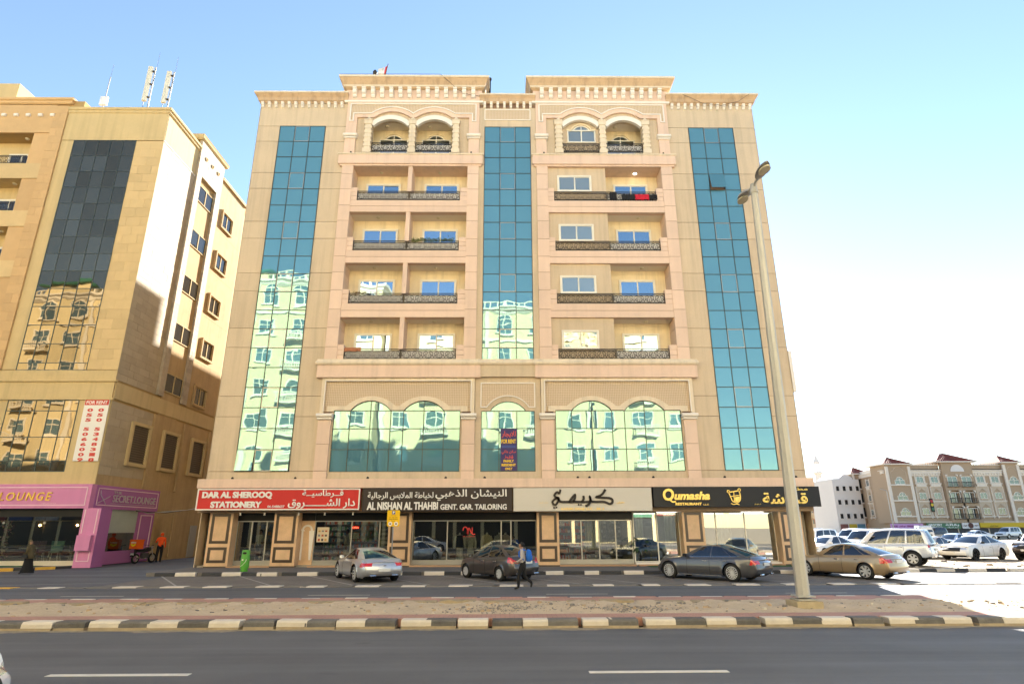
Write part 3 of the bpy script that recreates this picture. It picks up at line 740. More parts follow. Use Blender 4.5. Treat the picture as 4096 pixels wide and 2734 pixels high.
    for a, b in ((-2.965, -2.505), (-0.21, 0.21), (2.485, 2.925)):
        m_ = (a+b)/2; mb = MB(); hw = (b-a)/2
        mb.box(c+m_-hw-0.03, c+m_+hw+0.03, -0.30, -0.02, 23.87, 24.18).box(c+m_-hw*0.82, c+m_+hw*0.82, -0.25, -0.02, 24.18, 25.95)
        for i in range(5): mb.box(c+m_-hw, c+m_+hw, -0.27, -0.02, 24.34+0.32*i, 24.50+0.32*i)
        mb.box(c+m_-hw-0.02, c+m_+hw+0.02, -0.29, -0.02, 25.95, 26.30)
        mb.box(c+m_-hw-0.05, c+m_+hw+0.05, -0.31, -0.02, 26.22, 26.27)
        mb.lathe([(0.14, 0), (0.13, 0.08), (0.08, 0.15), (0.0, 0.17)], 12, (c+m_, -0.16, 26.30))
        mb.build('post', m_trim, A)
    bx('balcony_wall', m_back, -3.3, 3.3, 1.03, 1.059, 23.7, 26.9); bx('balcony_slab', m_soff, -3.4, 3.4, 0.2, 1.03, 26.40, 26.6); bx('balcony_slab', m_soff, -3.4, 3.4, 0.2, 1.03, 23.6, 23.75)
    bx('divider', m_back, -0.15, 0.15, 0.2, 1.03, 23.75, 26.4)
    for j, (a, b) in enumerate(ops):
        if s > 0 and j == 0:
            bx('infill_wall', m_tanp, a, b, 0.06, 0.199, 23.87, 26.38)
            arched_window(c-2.14, c-0.45, 24.86, 25.70, 0.33, 0.06, g_frost); railing(c+a+0.02, c+b-0.02, q(24.14, 0.1), screen=False)
        else:
            arched_window(c+(a+b)/2-0.88, c+(a+b)/2+0.88, 23.95, 25.67, 0.32, 1.03, g_win); railing(c+a+0.02, c+b-0.02, q(24.14, 0.1))
            ceiling_lamp(c+(a+b)/2-0.4, 0.6, 26.40)
    # crowning cornice
    flare('frieze', m_pink, c-4.145, c+4.145, 1.0, [(27.85, 0.15), (28.62, 0.15)])
    flare('white_band', m_white, c-4.145, c+4.145, 1.0, [(27.60, 0.17), (27.62, 0.22), (27.73, 0.22), (27.76, 0.17)])
    flare('crown', m_ochre, c-4.145, c+4.145, 3.2, [(28.56, 0.18), (28.64, 0.30), (28.70, 0.30)])
    flare('crown_fillet', m_trim, c-4.145, c+4.145, 3.2, [(28.702, 0.34), (28.80, 0.36)])
    flare('crown_flare', m_ochre, c-4.145, c+4.145, 3.2, [(28.802, 0.36), (28.95, 0.42), (29.22, 0.56)])
    flare('coping', m_trim, c-4.145, c+4.145, 3.2, [(29.222, 0.60), (29.36, 0.60)])
    for i in range(14): obj('bracket', br_big, A, (c-3.74+0.576*i, -0.15, 27.93))
    # mezzanine: fascia, carved panel, arched glazing
    flare('fascia', m_pink, c-4.145, c+4.145, 1.06, [(9.73, 0.10), (9.74, 0.28), (10.42, 0.28)])
    flare('fascia_roll', m_trim, c-4.145, c+4.145, 1.06, [(10.422, 0.30), (10.46, 0.36), (10.54, 0.39), (10.62, 0.36), (10.70, 0.30), (10.76, 0.30)])
    z5, z6 = 8.20, 7.97
    lp = [(c-3.93, z6-0.06), (c-3.93, 9.58), (c+3.93, 9.58), (c+3.93, z6-0.06), (c+3.75, z6-0.06), (c+3.75, z5), (c+2.76, z5)] + list(reversed(seg_arc(c+0.10, c+2.74, z5, 0.53, 14))) + list(reversed(seg_arc(c-2.74, c-0.10, z5, 0.53, 14))) + [(c-3.75, z5), (c-3.75, z6-0.06)]
    MB().prism(lp, -0.02, 0.04).build('lattice_panel', m_latt, A)
    gl = [(c-3.365, z6-0.07), (c-3.365, z6), (c-2.50, z6)] + seg_arc(c-2.50, c-0.34, z6, 0.53, 14) + [(c-0.34, z6), (c+0.34, z6)] + seg_arc(c+0.34, c+2.50, z6, 0.53, 14) + [(c+2.50, z6), (c+3.365, z6), (c+3.365, z6-0.07)]
    up = lp[4:][0:1] + lp[5:]
    MB().prism([(c-3.75, z6-0.07)] + [(c-3.75, z5), (c-2.76, z5)] + seg_arc(c-2.74, c-0.10, z5, 0.53, 14) + seg_arc(c+0.10, c+2.74, z5, 0.53, 14) + [(c+2.76, z5), (c+3.75, z5), (c+3.75, z6-0.07)] + gl[::-1], -0.10, 0.04).build('arch_band', m_trim, A)
    mb = MB(); mb.prism([(c-4.12, 7.80), (c-4.12, 9.74), (c+4.12, 9.74), (c+4.12, 7.80), (c+3.93, 7.80), (c+3.93, 9.58), (c-3.93, 9.58), (c-3.93, 7.80)], -0.14, 0.04); mb.build('panel_frame', m_trim, A)
    MB().strip([(c-3.93, 7.9), (c-3.93, 9.58), (c+3.93, 9.58), (c+3.93, 7.9)], 0.05, -0.17, -0.14).build('moulding', m_white, A)
    for r0, r1 in ((-3.475, -3.365), (3.365, 3.475)): bx('jamb', m_tan, r0, r1, -0.02, 0.049, 4.30, 7.92)
    bx('sill_wall', m_tan, -3.475, 3.475, -0.02, 0.049, 4.30, 4.75)
    xs = [-3.365, -2.50, -1.42, -0.34, 0.34, 1.42, 2.50, 3.365]; zs = [4.77, 5.90, 6.99, 7.95]
    fr = MB()
    for x in xs: fr.box(c+x-0.02, c+x+0.02, -0.02, 0.03, 4.75, 7.96)
    for z in zs: fr.box(c-3.365, c+3.365, -0.018, 0.028, z-0.02, z+0.02)
    for m_ in (-1.42, 1.42):
        fr.box(c+m_-0.02, c+m_+0.02, -0.02, 0.03, 7.96, 8.48); fr.strip(seg_arc(c+m_-1.06, c+m_+1.06, 7.97, 0.51, 14), 0.05, -0.022, 0.03)
    gw = fr.build('glazing', m_mull, A)
    for i in range(7):
        for j in range(3):
            o = pbox('pane', gw, g_blue, c+xs[i]+0.015, c+xs[i+1]-0.015, -0.004, 0.006, zs[j]+0.015, zs[j+1]-0.015)
            o.rotation_euler = (rnd.gauss(0, 0.003), 0, rnd.gauss(0, 0.003))
    for m_ in (-1.42, 1.42):
        pp = seg_arc(c+m_-1.05, c+m_+1.05, 7.965, 0.50, 16); n = len(pp)//2
        for part in (pp[:n+1]+[(c+m_, 7.965)], [(c+m_, 7.965)]+pp[n:]):
            o = MB().prism(part, -0.004, 0.006).build('pane', g_blue, gw)
# middle mezzanine
flare('fascia', m_tan, -1.62, 1.62, 1.06, [(9.78, 0.10), (9.79, 0.20), (10.44, 0.20)], 0, 0)
flare('fascia_roll', m_trim, -1.5, 1.5, 1.06, [(10.442, 0.22), (10.48, 0.28), (10.56, 0.31), (10.64, 0.28), (10.72, 0.22), (10.77, 0.22)], 0, 0)
zq = 8.14
lp = [(-1.45, zq), (-1.45, 9.46), (1.45, 9.46), (1.45, zq), (1.16, zq)] + list(reversed(seg_arc(-1.14, 1.14, zq, 0.62, 16))) + [(-1.16, zq)]
MB().prism(lp, -0.03, 0.04).build('lattice_panel', m_latt, A)
MB().strip(lp, 0.055, -0.075, -0.03, closed=True).build('moulding', m_white, A)
outer = [(-1.77, 4.3), (-1.77, 9.8), (1.77, 9.8), (1.77, 4.3)]
MB().prism(outer + [(1.42, 4.3), (1.42, 7.93), (0.98, 7.93)] + list(reversed(seg_arc(-0.96, 0.96, 7.94, 0.50, 16))) + [(-0.98, 7.93), (-1.42, 7.93), (-1.42, 4.3)], -0.012, 0.03).build('middle_wall', m_tan, A)
pbox('sill_wall', A, m_tan, -1.42, 1.42, -0.01, 0.049, 4.30, 4.75)
fr = MB(); xs = [-1.42, -0.475, 0.475, 1.42]; zs = [4.77, 5.90, 6.99, 7.92]
for x in xs: fr.box(x-0.02, x+0.02, -0.018, 0.03, 4.75, 7.93)
for z in zs: fr.box(-1.42, 1.42, -0.016, 0.028, z-0.02, z+0.02)
fr.strip(seg_arc(-0.95, 0.95, 7.95, 0.49, 14), 0.045, -0.02, 0.03)
gw = fr.build('glazing', m_mull, A)
for i in range(3):
    for j in range(3):
        o = pbox('pane', gw, g_blue, xs[i]+0.015, xs[i+1]-0.015, -0.006, 0.004, zs[j]+0.015, zs[j+1]-0.015)
        o.rotation_euler = (rnd.gauss(0, 0.003), 0, rnd.gauss(0, 0.003))
MB().prism(seg_arc(-0.94, 0.94, 7.95, 0.48, 16), -0.006, 0.004).build('pane', g_blue, gw)
# canopy over the shops
MB().box(-15.57, 15.51, -0.85, 0.0, 3.90, 4.34).build('canopy', m_pink, A)
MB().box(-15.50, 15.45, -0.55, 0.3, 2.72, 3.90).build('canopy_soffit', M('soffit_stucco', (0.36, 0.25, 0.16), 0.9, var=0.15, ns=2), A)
for x in (-14.1, -10.9, -7.2, -3.2, -1.2, 3.6, 4.2, 7.5, 11.2, 14.9):
    MB().lathe([(0.05, 0), (0.06, 0.02), (0.07, 0.10), (0.03, 0.14), (0.0, 0.15)], 8, (x, -0.30, 4.34)).build('uplight', m_iron, A)
pbox('side_sign', A, m_white, 15.58, 15.75, -0.05, 0.9, 9.0, 11.3)
# ------------------------------------------------------------------ the orange-tan building on the left
m_lw   = M('amber_stucco', (0.60, 0.45, 0.23), 0.9, var=0.09, ns=0.8, bump=0.2, bs=50, streak=0.13)
m_lt   = M('amber_stone_tile', (0.61, 0.44, 0.22), 0.75, var=0.10, ns=1.5, bump=0.12, bs=40, objvar=0.07)
m_lt2  = M('orange_stone_tile', (0.58, 0.375, 0.18), 0.75, var=0.10, ns=1.5, bump=0.12, bs=40, objvar=0.07)
m_lc   = M('cream_stone_tile', (0.45, 0.36, 0.24), 0.75, var=0.12, ns=1.5, bump=0.3, bs=30, objvar=0.08)
m_lk   = M('rusticated_tile', (0.44, 0.36, 0.26), 0.8, var=0.15, ns=3, bump=0.8, bs=14, objvar=0.10)
m_ls   = M('side_stucco', (0.50, 0.35, 0.18), 0.95, var=0.16, ns=1.2, bump=0.5, bs=25, streak=0.15)
m_lj   = M('tile_joint', (0.42, 0.28, 0.12), 0.95, var=0.1)
g_dark = coated_glass('bronze_glass', (0.36, 0.29, 0.20), (0.030, 0.026, 0.020), refl=0.34, wave=0.004, ws=0.9, objvar=0.25)
g_grey = coated_glass('side_window_glass', (0.5, 0.5, 0.48), (0.03, 0.03, 0.03), refl=0.15, wave=0.005)
m_pk   = M('pink_shop_paint', (0.62, 0.23, 0.42), 0.6, var=0.05, ns=1.5, streak=0.1)
m_pkl  = M('pale_pink_trim', (0.80, 0.55, 0.62), 0.6, var=0.03)
m_purp = M('purple_shop_paint', (0.42, 0.14, 0.36), 0.6, var=0.06, ns=1.5)
m_gold = M('gold_letter', (0.75, 0.50, 0.10), 0.35, metal=0.6, var=0.15, ns=6)
m_plinth = M('cream_plinth', (0.62, 0.54, 0.40), 0.7, var=0.08)

B = thing('corner_building', 'amber stone building on the left with a tall strip of dark bronze glass', 'building', (-22.75, 34.0, 0))
mb = MB()
mb.box(-5.9, -0.03, 0.05, 19.9, 3.1, 29.0).box(-8.6, -5.9, 0.05, 19.9, 3.1, 29.8).box(-40, -8.6, 1.25, 19.9, 3.1, 29.8).box(-14, -8.6, 0.05, 1.25, 27.2, 29.8)
mb.box(-40, -0.03, 7.0, 19.9, 0, 3.1).box(-0.8, -0.03, 6.3, 7.0, 0, 3.1)
mb.build('core', m_lj, B)
# front: tiled pier right of the glass, smooth head and bands
def tiles(x0, x1, z0, z1, w, h, mat, axis='x', face=0.0, name='stone_tile', thick=0.04):
    """coursed stone tiles with fine joints; axis 'x' = on the front, 'y' = on the side"""
    nz = max(1, round((z1-z0)/h)); hh = (z1-z0)/nz; nx = max(1, round((x1-x0)/w)); ww = (x1-x0)/nx
    for j in range(nz):
        e = [x0] + [x0+ww*(i+(0.5 if j % 2 else 0)) for i in range(1 if not j % 2 else 0, nx)] + [x1]
        for a, b in zip(e, e[1:]):
            if b-a < 0.02: continue
            t = rnd.uniform(0, 0.008)
            if axis == 'x': pbox(name, B, mat, a+0.004, b-0.004, face-0.001-round(t, 3), face+thick, z0+hh*j+0.004, z0+hh*(j+1)-0.004)
            else: pbox(name, B, mat, face-thick, face+0.001+round(t, 3), a+0.004, b-0.004, z0+hh*j+0.004, z0+hh*(j+1)-0.004)
tiles(-1.82, 0.0, 10.9, 26.62, 0.91, 0.62, m_lt)
tiles(-7.62, -6.75, 10.9, 29.3, 0.87, 0.60, m_lt2, face=-0.12, thick=0.17)
pbox('pilaster', B, m_lw, -6.74, -5.94, -0.02, 0.05, 10.9, 26.62)
pbox('head_wall', B, m_lw, -6.74, 0.0, -0.03, 0.05, 26.66, 29.0)
pbox('band', B, m_lw, -40, 0.0, -0.06, 0.05, 9.20, 10.16); pbox('band_ledge', B, m_lw, -40, 0.12, -0.16, 0.05, 10.16, 10.30); pbox('band_ledge', B, m_lw, -40, 0.1, -0.12, 0.05, 9.08, 9.2)
pbox('sill_band', B, m_lw, -40, 0.0, -0.03, 0.05, 10.30, 10.86)
pbox('wall_panel', B, m_lw, -1.82, 0.0, -0.02, 0.05, 4.3, 9.08); pbox('wall_panel', B, m_lw, -5.92, -1.82, -0.02, 0.05, 4.3, 5.02)
pbox('wall_panel', B, m_lw, -6.6, -5.92, -0.02, 0.05, 4.3, 9.08); pbox('wall_panel', B, m_lt2, -7.4, -6.6, -0.10, 0.05, 4.3, 9.08); pbox('wall_panel', B, m_lw, -40, -7.4, -0.02, 1.3, 4.3, 9.08)
def glazing(parent, x0, x1, zs, ncol, glass, y=0.0, mull=m_mull):
    w = (x1-x0)/ncol; mb = MB()
    for i in range(ncol+1): mb.box(x0+w*i-0.02, x0+w*i+0.02, y-0.03, y+0.04, zs[-1], zs[0])
    for z in zs: mb.box(x0-0.02, x1+0.02, y-0.027, y+0.038, z-0.02, z+0.02)
    g = mb.build('curtain_wall', mull, parent)
    for a, b in zip(zs, zs[1:]):
        for i in range(ncol):
            o = pbox('pane', g, glass, x0+w*i+0.018, x0+w*(i+1)-0.018, y-0.01, y+0.004, b+0.018, a-0.018)
            o.rotation_euler = (rnd.gauss(0, 0.0022), 0, rnd.gauss(0, 0.0022))
    return g
glazing(B, -5.92, -1.83, [26.64-1.18*i for i in range(14)]+[10.88], 5, g_dark)
glazing(B, -5.90, -1.86, [9.06, 8.45, 6.95, 5.62, 5.04], 5, g_dark)
# balconies at the far left
for k in range(5):
    zt = 27.2-3.48*k
    pbox('parapet', B, m_lt, -14, -7.65, -0.06, 0.15, zt-3.48, zt-2.36)
    pbox('balcony_slab', B, m_lw, -14, -7.65, 0.15, 1.25, zt-3.48, zt-3.2)
    pbox('balcony_wall', B, m_lw, -14, -7.65, 1.15, 1.24, zt-3.2, zt)
    pbox('balcony_cheek', B, m_lt2, -8.7, -7.63, 0.0, 1.25, zt-3.48, zt)
    slider(-10.9, -9.25, zt-3.1, zt-0.95, 1.11, g_grey, parent=B, name='balcony_door')
    o = obj('railing', rail_mesh(3.4), B, (-12.2, -0.0, zt-2.36))
    obj('ceiling_lamp', lamp_me[False], B, (-9.6, 0.6, zt))
pbox('fascia_wall', B, m_lt2, -14, -7.62, -0.06, 0.05, 27.2, 29.4)
for i in range(5):
    mb = MB(); mb.prism([(-0.06, 0), (-0.06, 0.2), (-0.16, 0.2), (-0.2, 0.1), (-0.16, 0)], -0.13, 0.13, 'x'); mb.build('vent_cap', m_white, B, loc=(-10.95+0.81*i, 0, 28.45))
def flareB(name, mat, x0, x1, y1, prof, lx=0, rx=1):
    rg = [[(x0-o*lx, -o, z), (x1+o*rx, -o, z), (x1+o*rx, y1, z), (x0-o*lx, y1, z)] for z, o in prof]
    return MB().rings(rg).build(name, mat, B)
flareB('cornice', m_lw, -6.74, 0.0, 4.2, [(28.75, 0.03), (28.82, 0.10), (28.95, 0.10), (29.0, 0.18), (29.15, 0.20)])
flareB('cornice', m_lt2, -14, -6.75, 19.9, [(29.45, 0.08), (29.52, 0.16), (29.66, 0.16), (29.72, 0.26), (29.86, 0.28)])
flareB('roof_block', m_lw, -12.5, -10.6, 6.0, [(29.86, 0.0), (31.2, 0.0)], rx=0)
# side facing the gap: cream block, pilastered stair block, rough stucco block
tiles(0.0, 4.1, 10.3, 26.60, 1.05, 0.42, m_lc, axis='y')
pbox('side_head', B, m_lw, -0.05, 0.0, 0.0, 4.1, 26.68, 28.8); pbox('string_course', B, m_white, -0.05, 0.03, 0.0, 4.12, 26.61, 26.67)
for y0, y1 in ((4.12, 4.75), (7.05, 7.72)):
    tiles(y0, y1, 10.3, 27.0, 0.63, 0.32, m_lk, axis='y', face=0.16, thick=0.2)
tiles(4.12, 7.72, 27.0, 29.7, 0.5, 0.3, m_lk, axis='y', face=0.16, thick=0.2)
flareB2 = MB().rings([[(-3, 4.0-o, z), (0.16+o, 4.0-o, z), (0.16+o, 7.9+o, z), (-3, 7.9+o, z)] for z, o in ((29.7, 0.02), (29.8, 0.12), (29.95, 0.16), (30.05, 0.2))]).build('stair_cornice', m_lw, B)
for i in range(3): MB().lathe([(0.16, -0.02), (0.16, 0.06), (0.10, 0.06), (0.09, 0.0)], 14, (0.165, 5.0+0.95*i, 28.6), axis='x').build('round_vent', m_lw, B)
for k in range(5):
    zt = 26.4-3.6*k
    pbox('spandrel', B, m_ls, -0.05, 0.01, 4.76, 7.04, zt-3.6, zt-1.35)
    def side_window(y0, y1, z0, z1, frame, x=0.0):
        fr = MB()
        def ring(yA, yB, zA, zB, w, x0, x1):
            fr.box(x0, x1, yA, yA+w, zA, zB).box(x0, x1, yB-w, yB, zA, zB).box(x0, x1, yA+w, yB-w, zA, zA+w).box(x0, x1, yA+w, yB-w, zB-w, zB)
        ring(y0, y1, z0, z1, 0.06, x-0.12, x-0.06)
        ym = (y0+y1)/2; fr.box(x-0.115, x-0.055, ym-0.04, ym+0.04, z0+0.06, z1-0.06)
        w = fr.build('window', m_lw, B)
        if frame:
            s2 = MB(); W = 0.15; yA, yB, zA, zB = y0-W, y1+W, z0-W, z1+W
            s2.box(0.0, x+0.03, yA, yA+W, zA, zB).box(0.0, x+0.03, yB-W, yB, zA, zB).box(0.0, x+0.03, yA+W, yB-W, zA, zA+W).box(0.0, x+0.03, yA+W, yB-W, zB-W, zB)
            s2.build('surround', m_ls, w)
        for a, b in ((y0+0.05, ym-0.02), (ym+0.02, y1-0.05)): pbox('pane', w, g_grey, x-0.10, x-0.09, a, b, z0+0.05, z1-0.05)
        return w
    side_window(4.8, 7.0, zt-1.3, zt, False, x=0.125)
    side_window(8.75, 10.35, zt-1.35, zt-0.1, True, x=0.11)
    pbox('joint_line', B, m_lj, -0.03, 0.004, 7.74, 12.3, zt-1.9, zt-1.88)
pbox('side_wall', B, m_ls, -0.05, 0.0, 7.73, 12.3, 10.3, 28.7); pbox('side_cornice', B, m_ls, -0.5, 0.15, 7.9, 12.4, 28.7, 28.95)
pbox('side_wall', B, m_lw, -0.05, -0.12+0.12, 12.3, 19.9, 3.0, 28.0)
pbox('side_band', B, m_lw, -0.05, 0.06, 0.06, 12.4, 9.20, 10.16)
pbox('side_wall', B, m_ls, -0.05, 0.0, 0.06, 12.3, 4.3, 9.08); pbox('side_wall', B, m_ls, -0.05, -0.001, 6.3, 12.3, 0.0, 4.3)
for y in (4.6, 8.35, 12.0): pbox('side_pilaster', B, m_ls, -0.04, 0.1, y-0.22, y+0.22, 4.4, 9.08)
tiles(0.06, 4.3, 4.9, 9.05, 1.05, 0.45, m_lc, axis='y', face=0.012)
for y0 in (2.16, 5.63, 9.34):
    y1 = y0+2.05; z0, z1 = 5.6, 8.24; s2 = MB(); W = 0.2
    for b_ in ((y0, y0+W, z0, z1), (y1-W, y1, z0, z1), (y0+W, y1-W, z0, z0+W), (y0+W, y1-W, z1-W, z1)): s2.box(0.0, 0.16, *b_)
    v = s2.build('vent_surround', m_lw, B)
    pbox('vent_mesh', v, M('vent_mesh', (0.10, 0.08, 0.055), 0.8, var=0.3, ns=30), 0.0, 0.03, y0+W, y1-W, z0+W, z1-W)
    for i in range(16): pbox('louvre', v, M('louvre', (0.16, 0.12, 0.08), 0.7, var=0.1), 0.03, 0.07, y0+W, y1-W, z0+W+0.14*i+0.02, z0+W+0.14*i+0.09)
# ground floor: pink lounge
pbox('shop_fascia', B, m_pk, -40, 0.12, -0.35, 0.05, 3.05, 4.33); pbox('shop_fascia_side', B, m_purp, -0.04, 0.12, 0.051, 6.35, 3.05, 4.32)
MB().strip([(-20, 3.22), (-0.1, 3.22), (-0.1, 4.15), (-20, 4.15)], 0.05, -0.375, -0.35, closed=True).build('fascia_border', m_pkl, B)
mb = MB(); bb = [(0.25, 3.25), (6.15, 3.25), (6.15, 4.15), (0.25, 4.15)]
for a, b in zip(bb, bb[1:]+bb[:1]):
    mb.box(0.12, 0.14, min(a[0], b[0])-0.025, max(a[0], b[0])+0.025, min(a[1], b[1])-0.025, max(a[1], b[1])+0.025)
mb.build('fascia_border', m_pkl, B)
text('fascia_lettering', 'LOUNGE', B, m_gold, -4.78, -1.95, 3.45, 3.90, -0.35, bold=0.01, ext=0.05, shear=0.15, space=1.25)
text('fascia_lettering', ar('شركة الشخص الواحد'), B, m_pkl, -2.45, -1.65, 3.27, 3.34, -0.35, ext=0.01)
m_sil = M('silver_letter', (0.55, 0.47, 0.50), 0.4, metal=0.5, var=0.1)
sidetxt = obj('side_lettering', MB().box(0.121, 0.135, 1.45, 5.9, 3.36, 3.38).mesh('side_lettering', m_sil), B)
text('side_letters', 'SECRET.LOUNGE', sidetxt, m_sil, 1.6, 5.95, 3.45, 3.86, -0.121, bold=0.008, ext=0.03, rz=PI/2)
text('side_letters', 'THE', sidetxt, m_sil, 1.6, 2.3, 3.92, 4.06, -0.121, ext=0.03, rz=PI/2)
mb = MB(); mb.tube([(0.15, 0.4, 4.05), (0.15, 0.45, 3.8), (0.15, 0.8, 3.5), (0.15, 1.0, 3.3)], 0.02, 5).tube([(0.15, 0.3, 3.35), (0.15, 0.7, 3.5), (0.15, 1.3, 3.75)], 0.02, 5)
mb.build('side_emblem', m_sil, B)
pbox('shop_column', B, m_pk, -0.1, 0.85, -0.35, -0.33+0.001, 0.02, 3.05); pbox('shop_column_body', B, m_purp, -0.098, 0.85, -0.329, 0.62, 0.02, 3.04)
mb = MB(); mb.strip([(0.03, 1.75), (0.03, 3.0)], 0.05, -0.37, -0.35).strip([(0.70, 1.75), (0.70, 3.0)], 0.05, -0.37, -0.35).strip([(0.06, 0.35), (0.68, 0.35), (0.68, 0.85), (0.06, 0.85)], 0.045, -0.37, -0.35, closed=True); mb.build('column_moulding', m_pkl, B)
pbox('meter_box', B, m_pk, 0.0, 0.75, -0.62, -0.352, 0.88, 1.66)
pbox('shop_plinth', B, m_plinth, -40, -0.1, -0.05, 0.1, 0.10, 0.36)
pbox('shop_lintel', B, m_black, -40, -0.1, 0.02, 0.1, 2.62, 3.05)
pbox('shop_floor', B, M('lounge_floor', (0.25, 0.2, 0.15), 0.5), -40, -0.1, 0.1, 6.9, 0.2, 0.3)
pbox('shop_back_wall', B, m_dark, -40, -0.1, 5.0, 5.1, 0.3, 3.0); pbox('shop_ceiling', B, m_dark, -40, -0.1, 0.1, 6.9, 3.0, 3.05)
g_shop = clear_glass('shop_glass', (0.80, 0.84, 0.80), refl=0.16)
for i in range(5):
    x1 = -0.12-2.2*i; pbox('shop_pane', B, g_shop, x1-2.18, x1-0.02, 0.03, 0.04, 0.36, 2.62)
    pbox('pane_clip', B, m_alu, x1-2.25, x1-2.14, 0.01, 0.06, 2.25, 2.36)
# side shop window with blind and railing
pbox('side_shop_wall', B, m_purp, -0.05, 0.02, 4.55, 6.3, 0.05, 3.05); pbox('side_shop_wall', B, m_purp, -0.05, 0.02, 0.62, 4.55, 0.05, 0.75); pbox('side_blind', B, M('roller_blind', (0.42, 0.46, 0.40), 0.8, var=0.1), -0.05, 0.0, 0.7, 4.5, 1.75, 3.05)
pbox('side_pane', B, g_shop, -0.03, -0.02, 0.7, 4.5, 0.75, 1.75)
mb = MB(); mb.box(0.02, 0.05, 4.8, 4.86, 0.9, 2.8).box(0.02, 0.05, 6.0, 6.06, 0.9, 2.8).box(0.02, 0.05, 4.8, 6.06, 2.75, 2.8); mb.build('side_moulding', m_pkl, B)
pbox('side_door', B, M('grey_door', (0.36, 0.33, 0.28), 0.6, var=0.1), -0.01, 0.06, 11.1, 12.0, 0.05, 2.2)
mb = MB()
for i in range(13): mb.box(0.02, 0.05, 6.5, 7.2, 1.0+0.13*i, 1.05+0.13*i)
mb.build('side_grille', m_ls, B)
MB().tube([(0.06, 8.6, 0.2), (0.06, 8.6, 3.0)], 0.04, 6).build('downpipe', m_ls, B)
# rent banner on the tiled pier
RB = thing('rent_banner', 'white vertical banner with red telephone numbers hung on the amber building', 'banner', (-24.2, 33.93, 5.6))
m_bw = M('banner_white', (0.80, 0.76, 0.70), 0.6, var=0.04); m_br = M('banner_red', (0.60, 0.07, 0.05), 0.6, var=0.04)
pbox('sheet', RB, m_bw, 0, 1.4, -0.02, 0.02, 0, 3.5); pbox('heading', RB, m_br, 0.02, 1.38, -0.026, -0.02, 3.17, 3.48)
text('lettering', 'FOR RENT', RB, m_bw, 0.1, 1.3, 3.23, 3.42, -0.026, bold=0.025, ext=0.004)
for cx, s_ in ((0.40, '0555066009'), (1.02, '0505348318')):
    z = 2.98
    for i, ch in enumerate(s_):
        text('digit', ch, RB, m_br, cx-0.16, cx+0.16, z-0.2, z, -0.021, bold=0.05, ext=0.004); z -= 0.285 + (0.24 if i == 2 else 0)
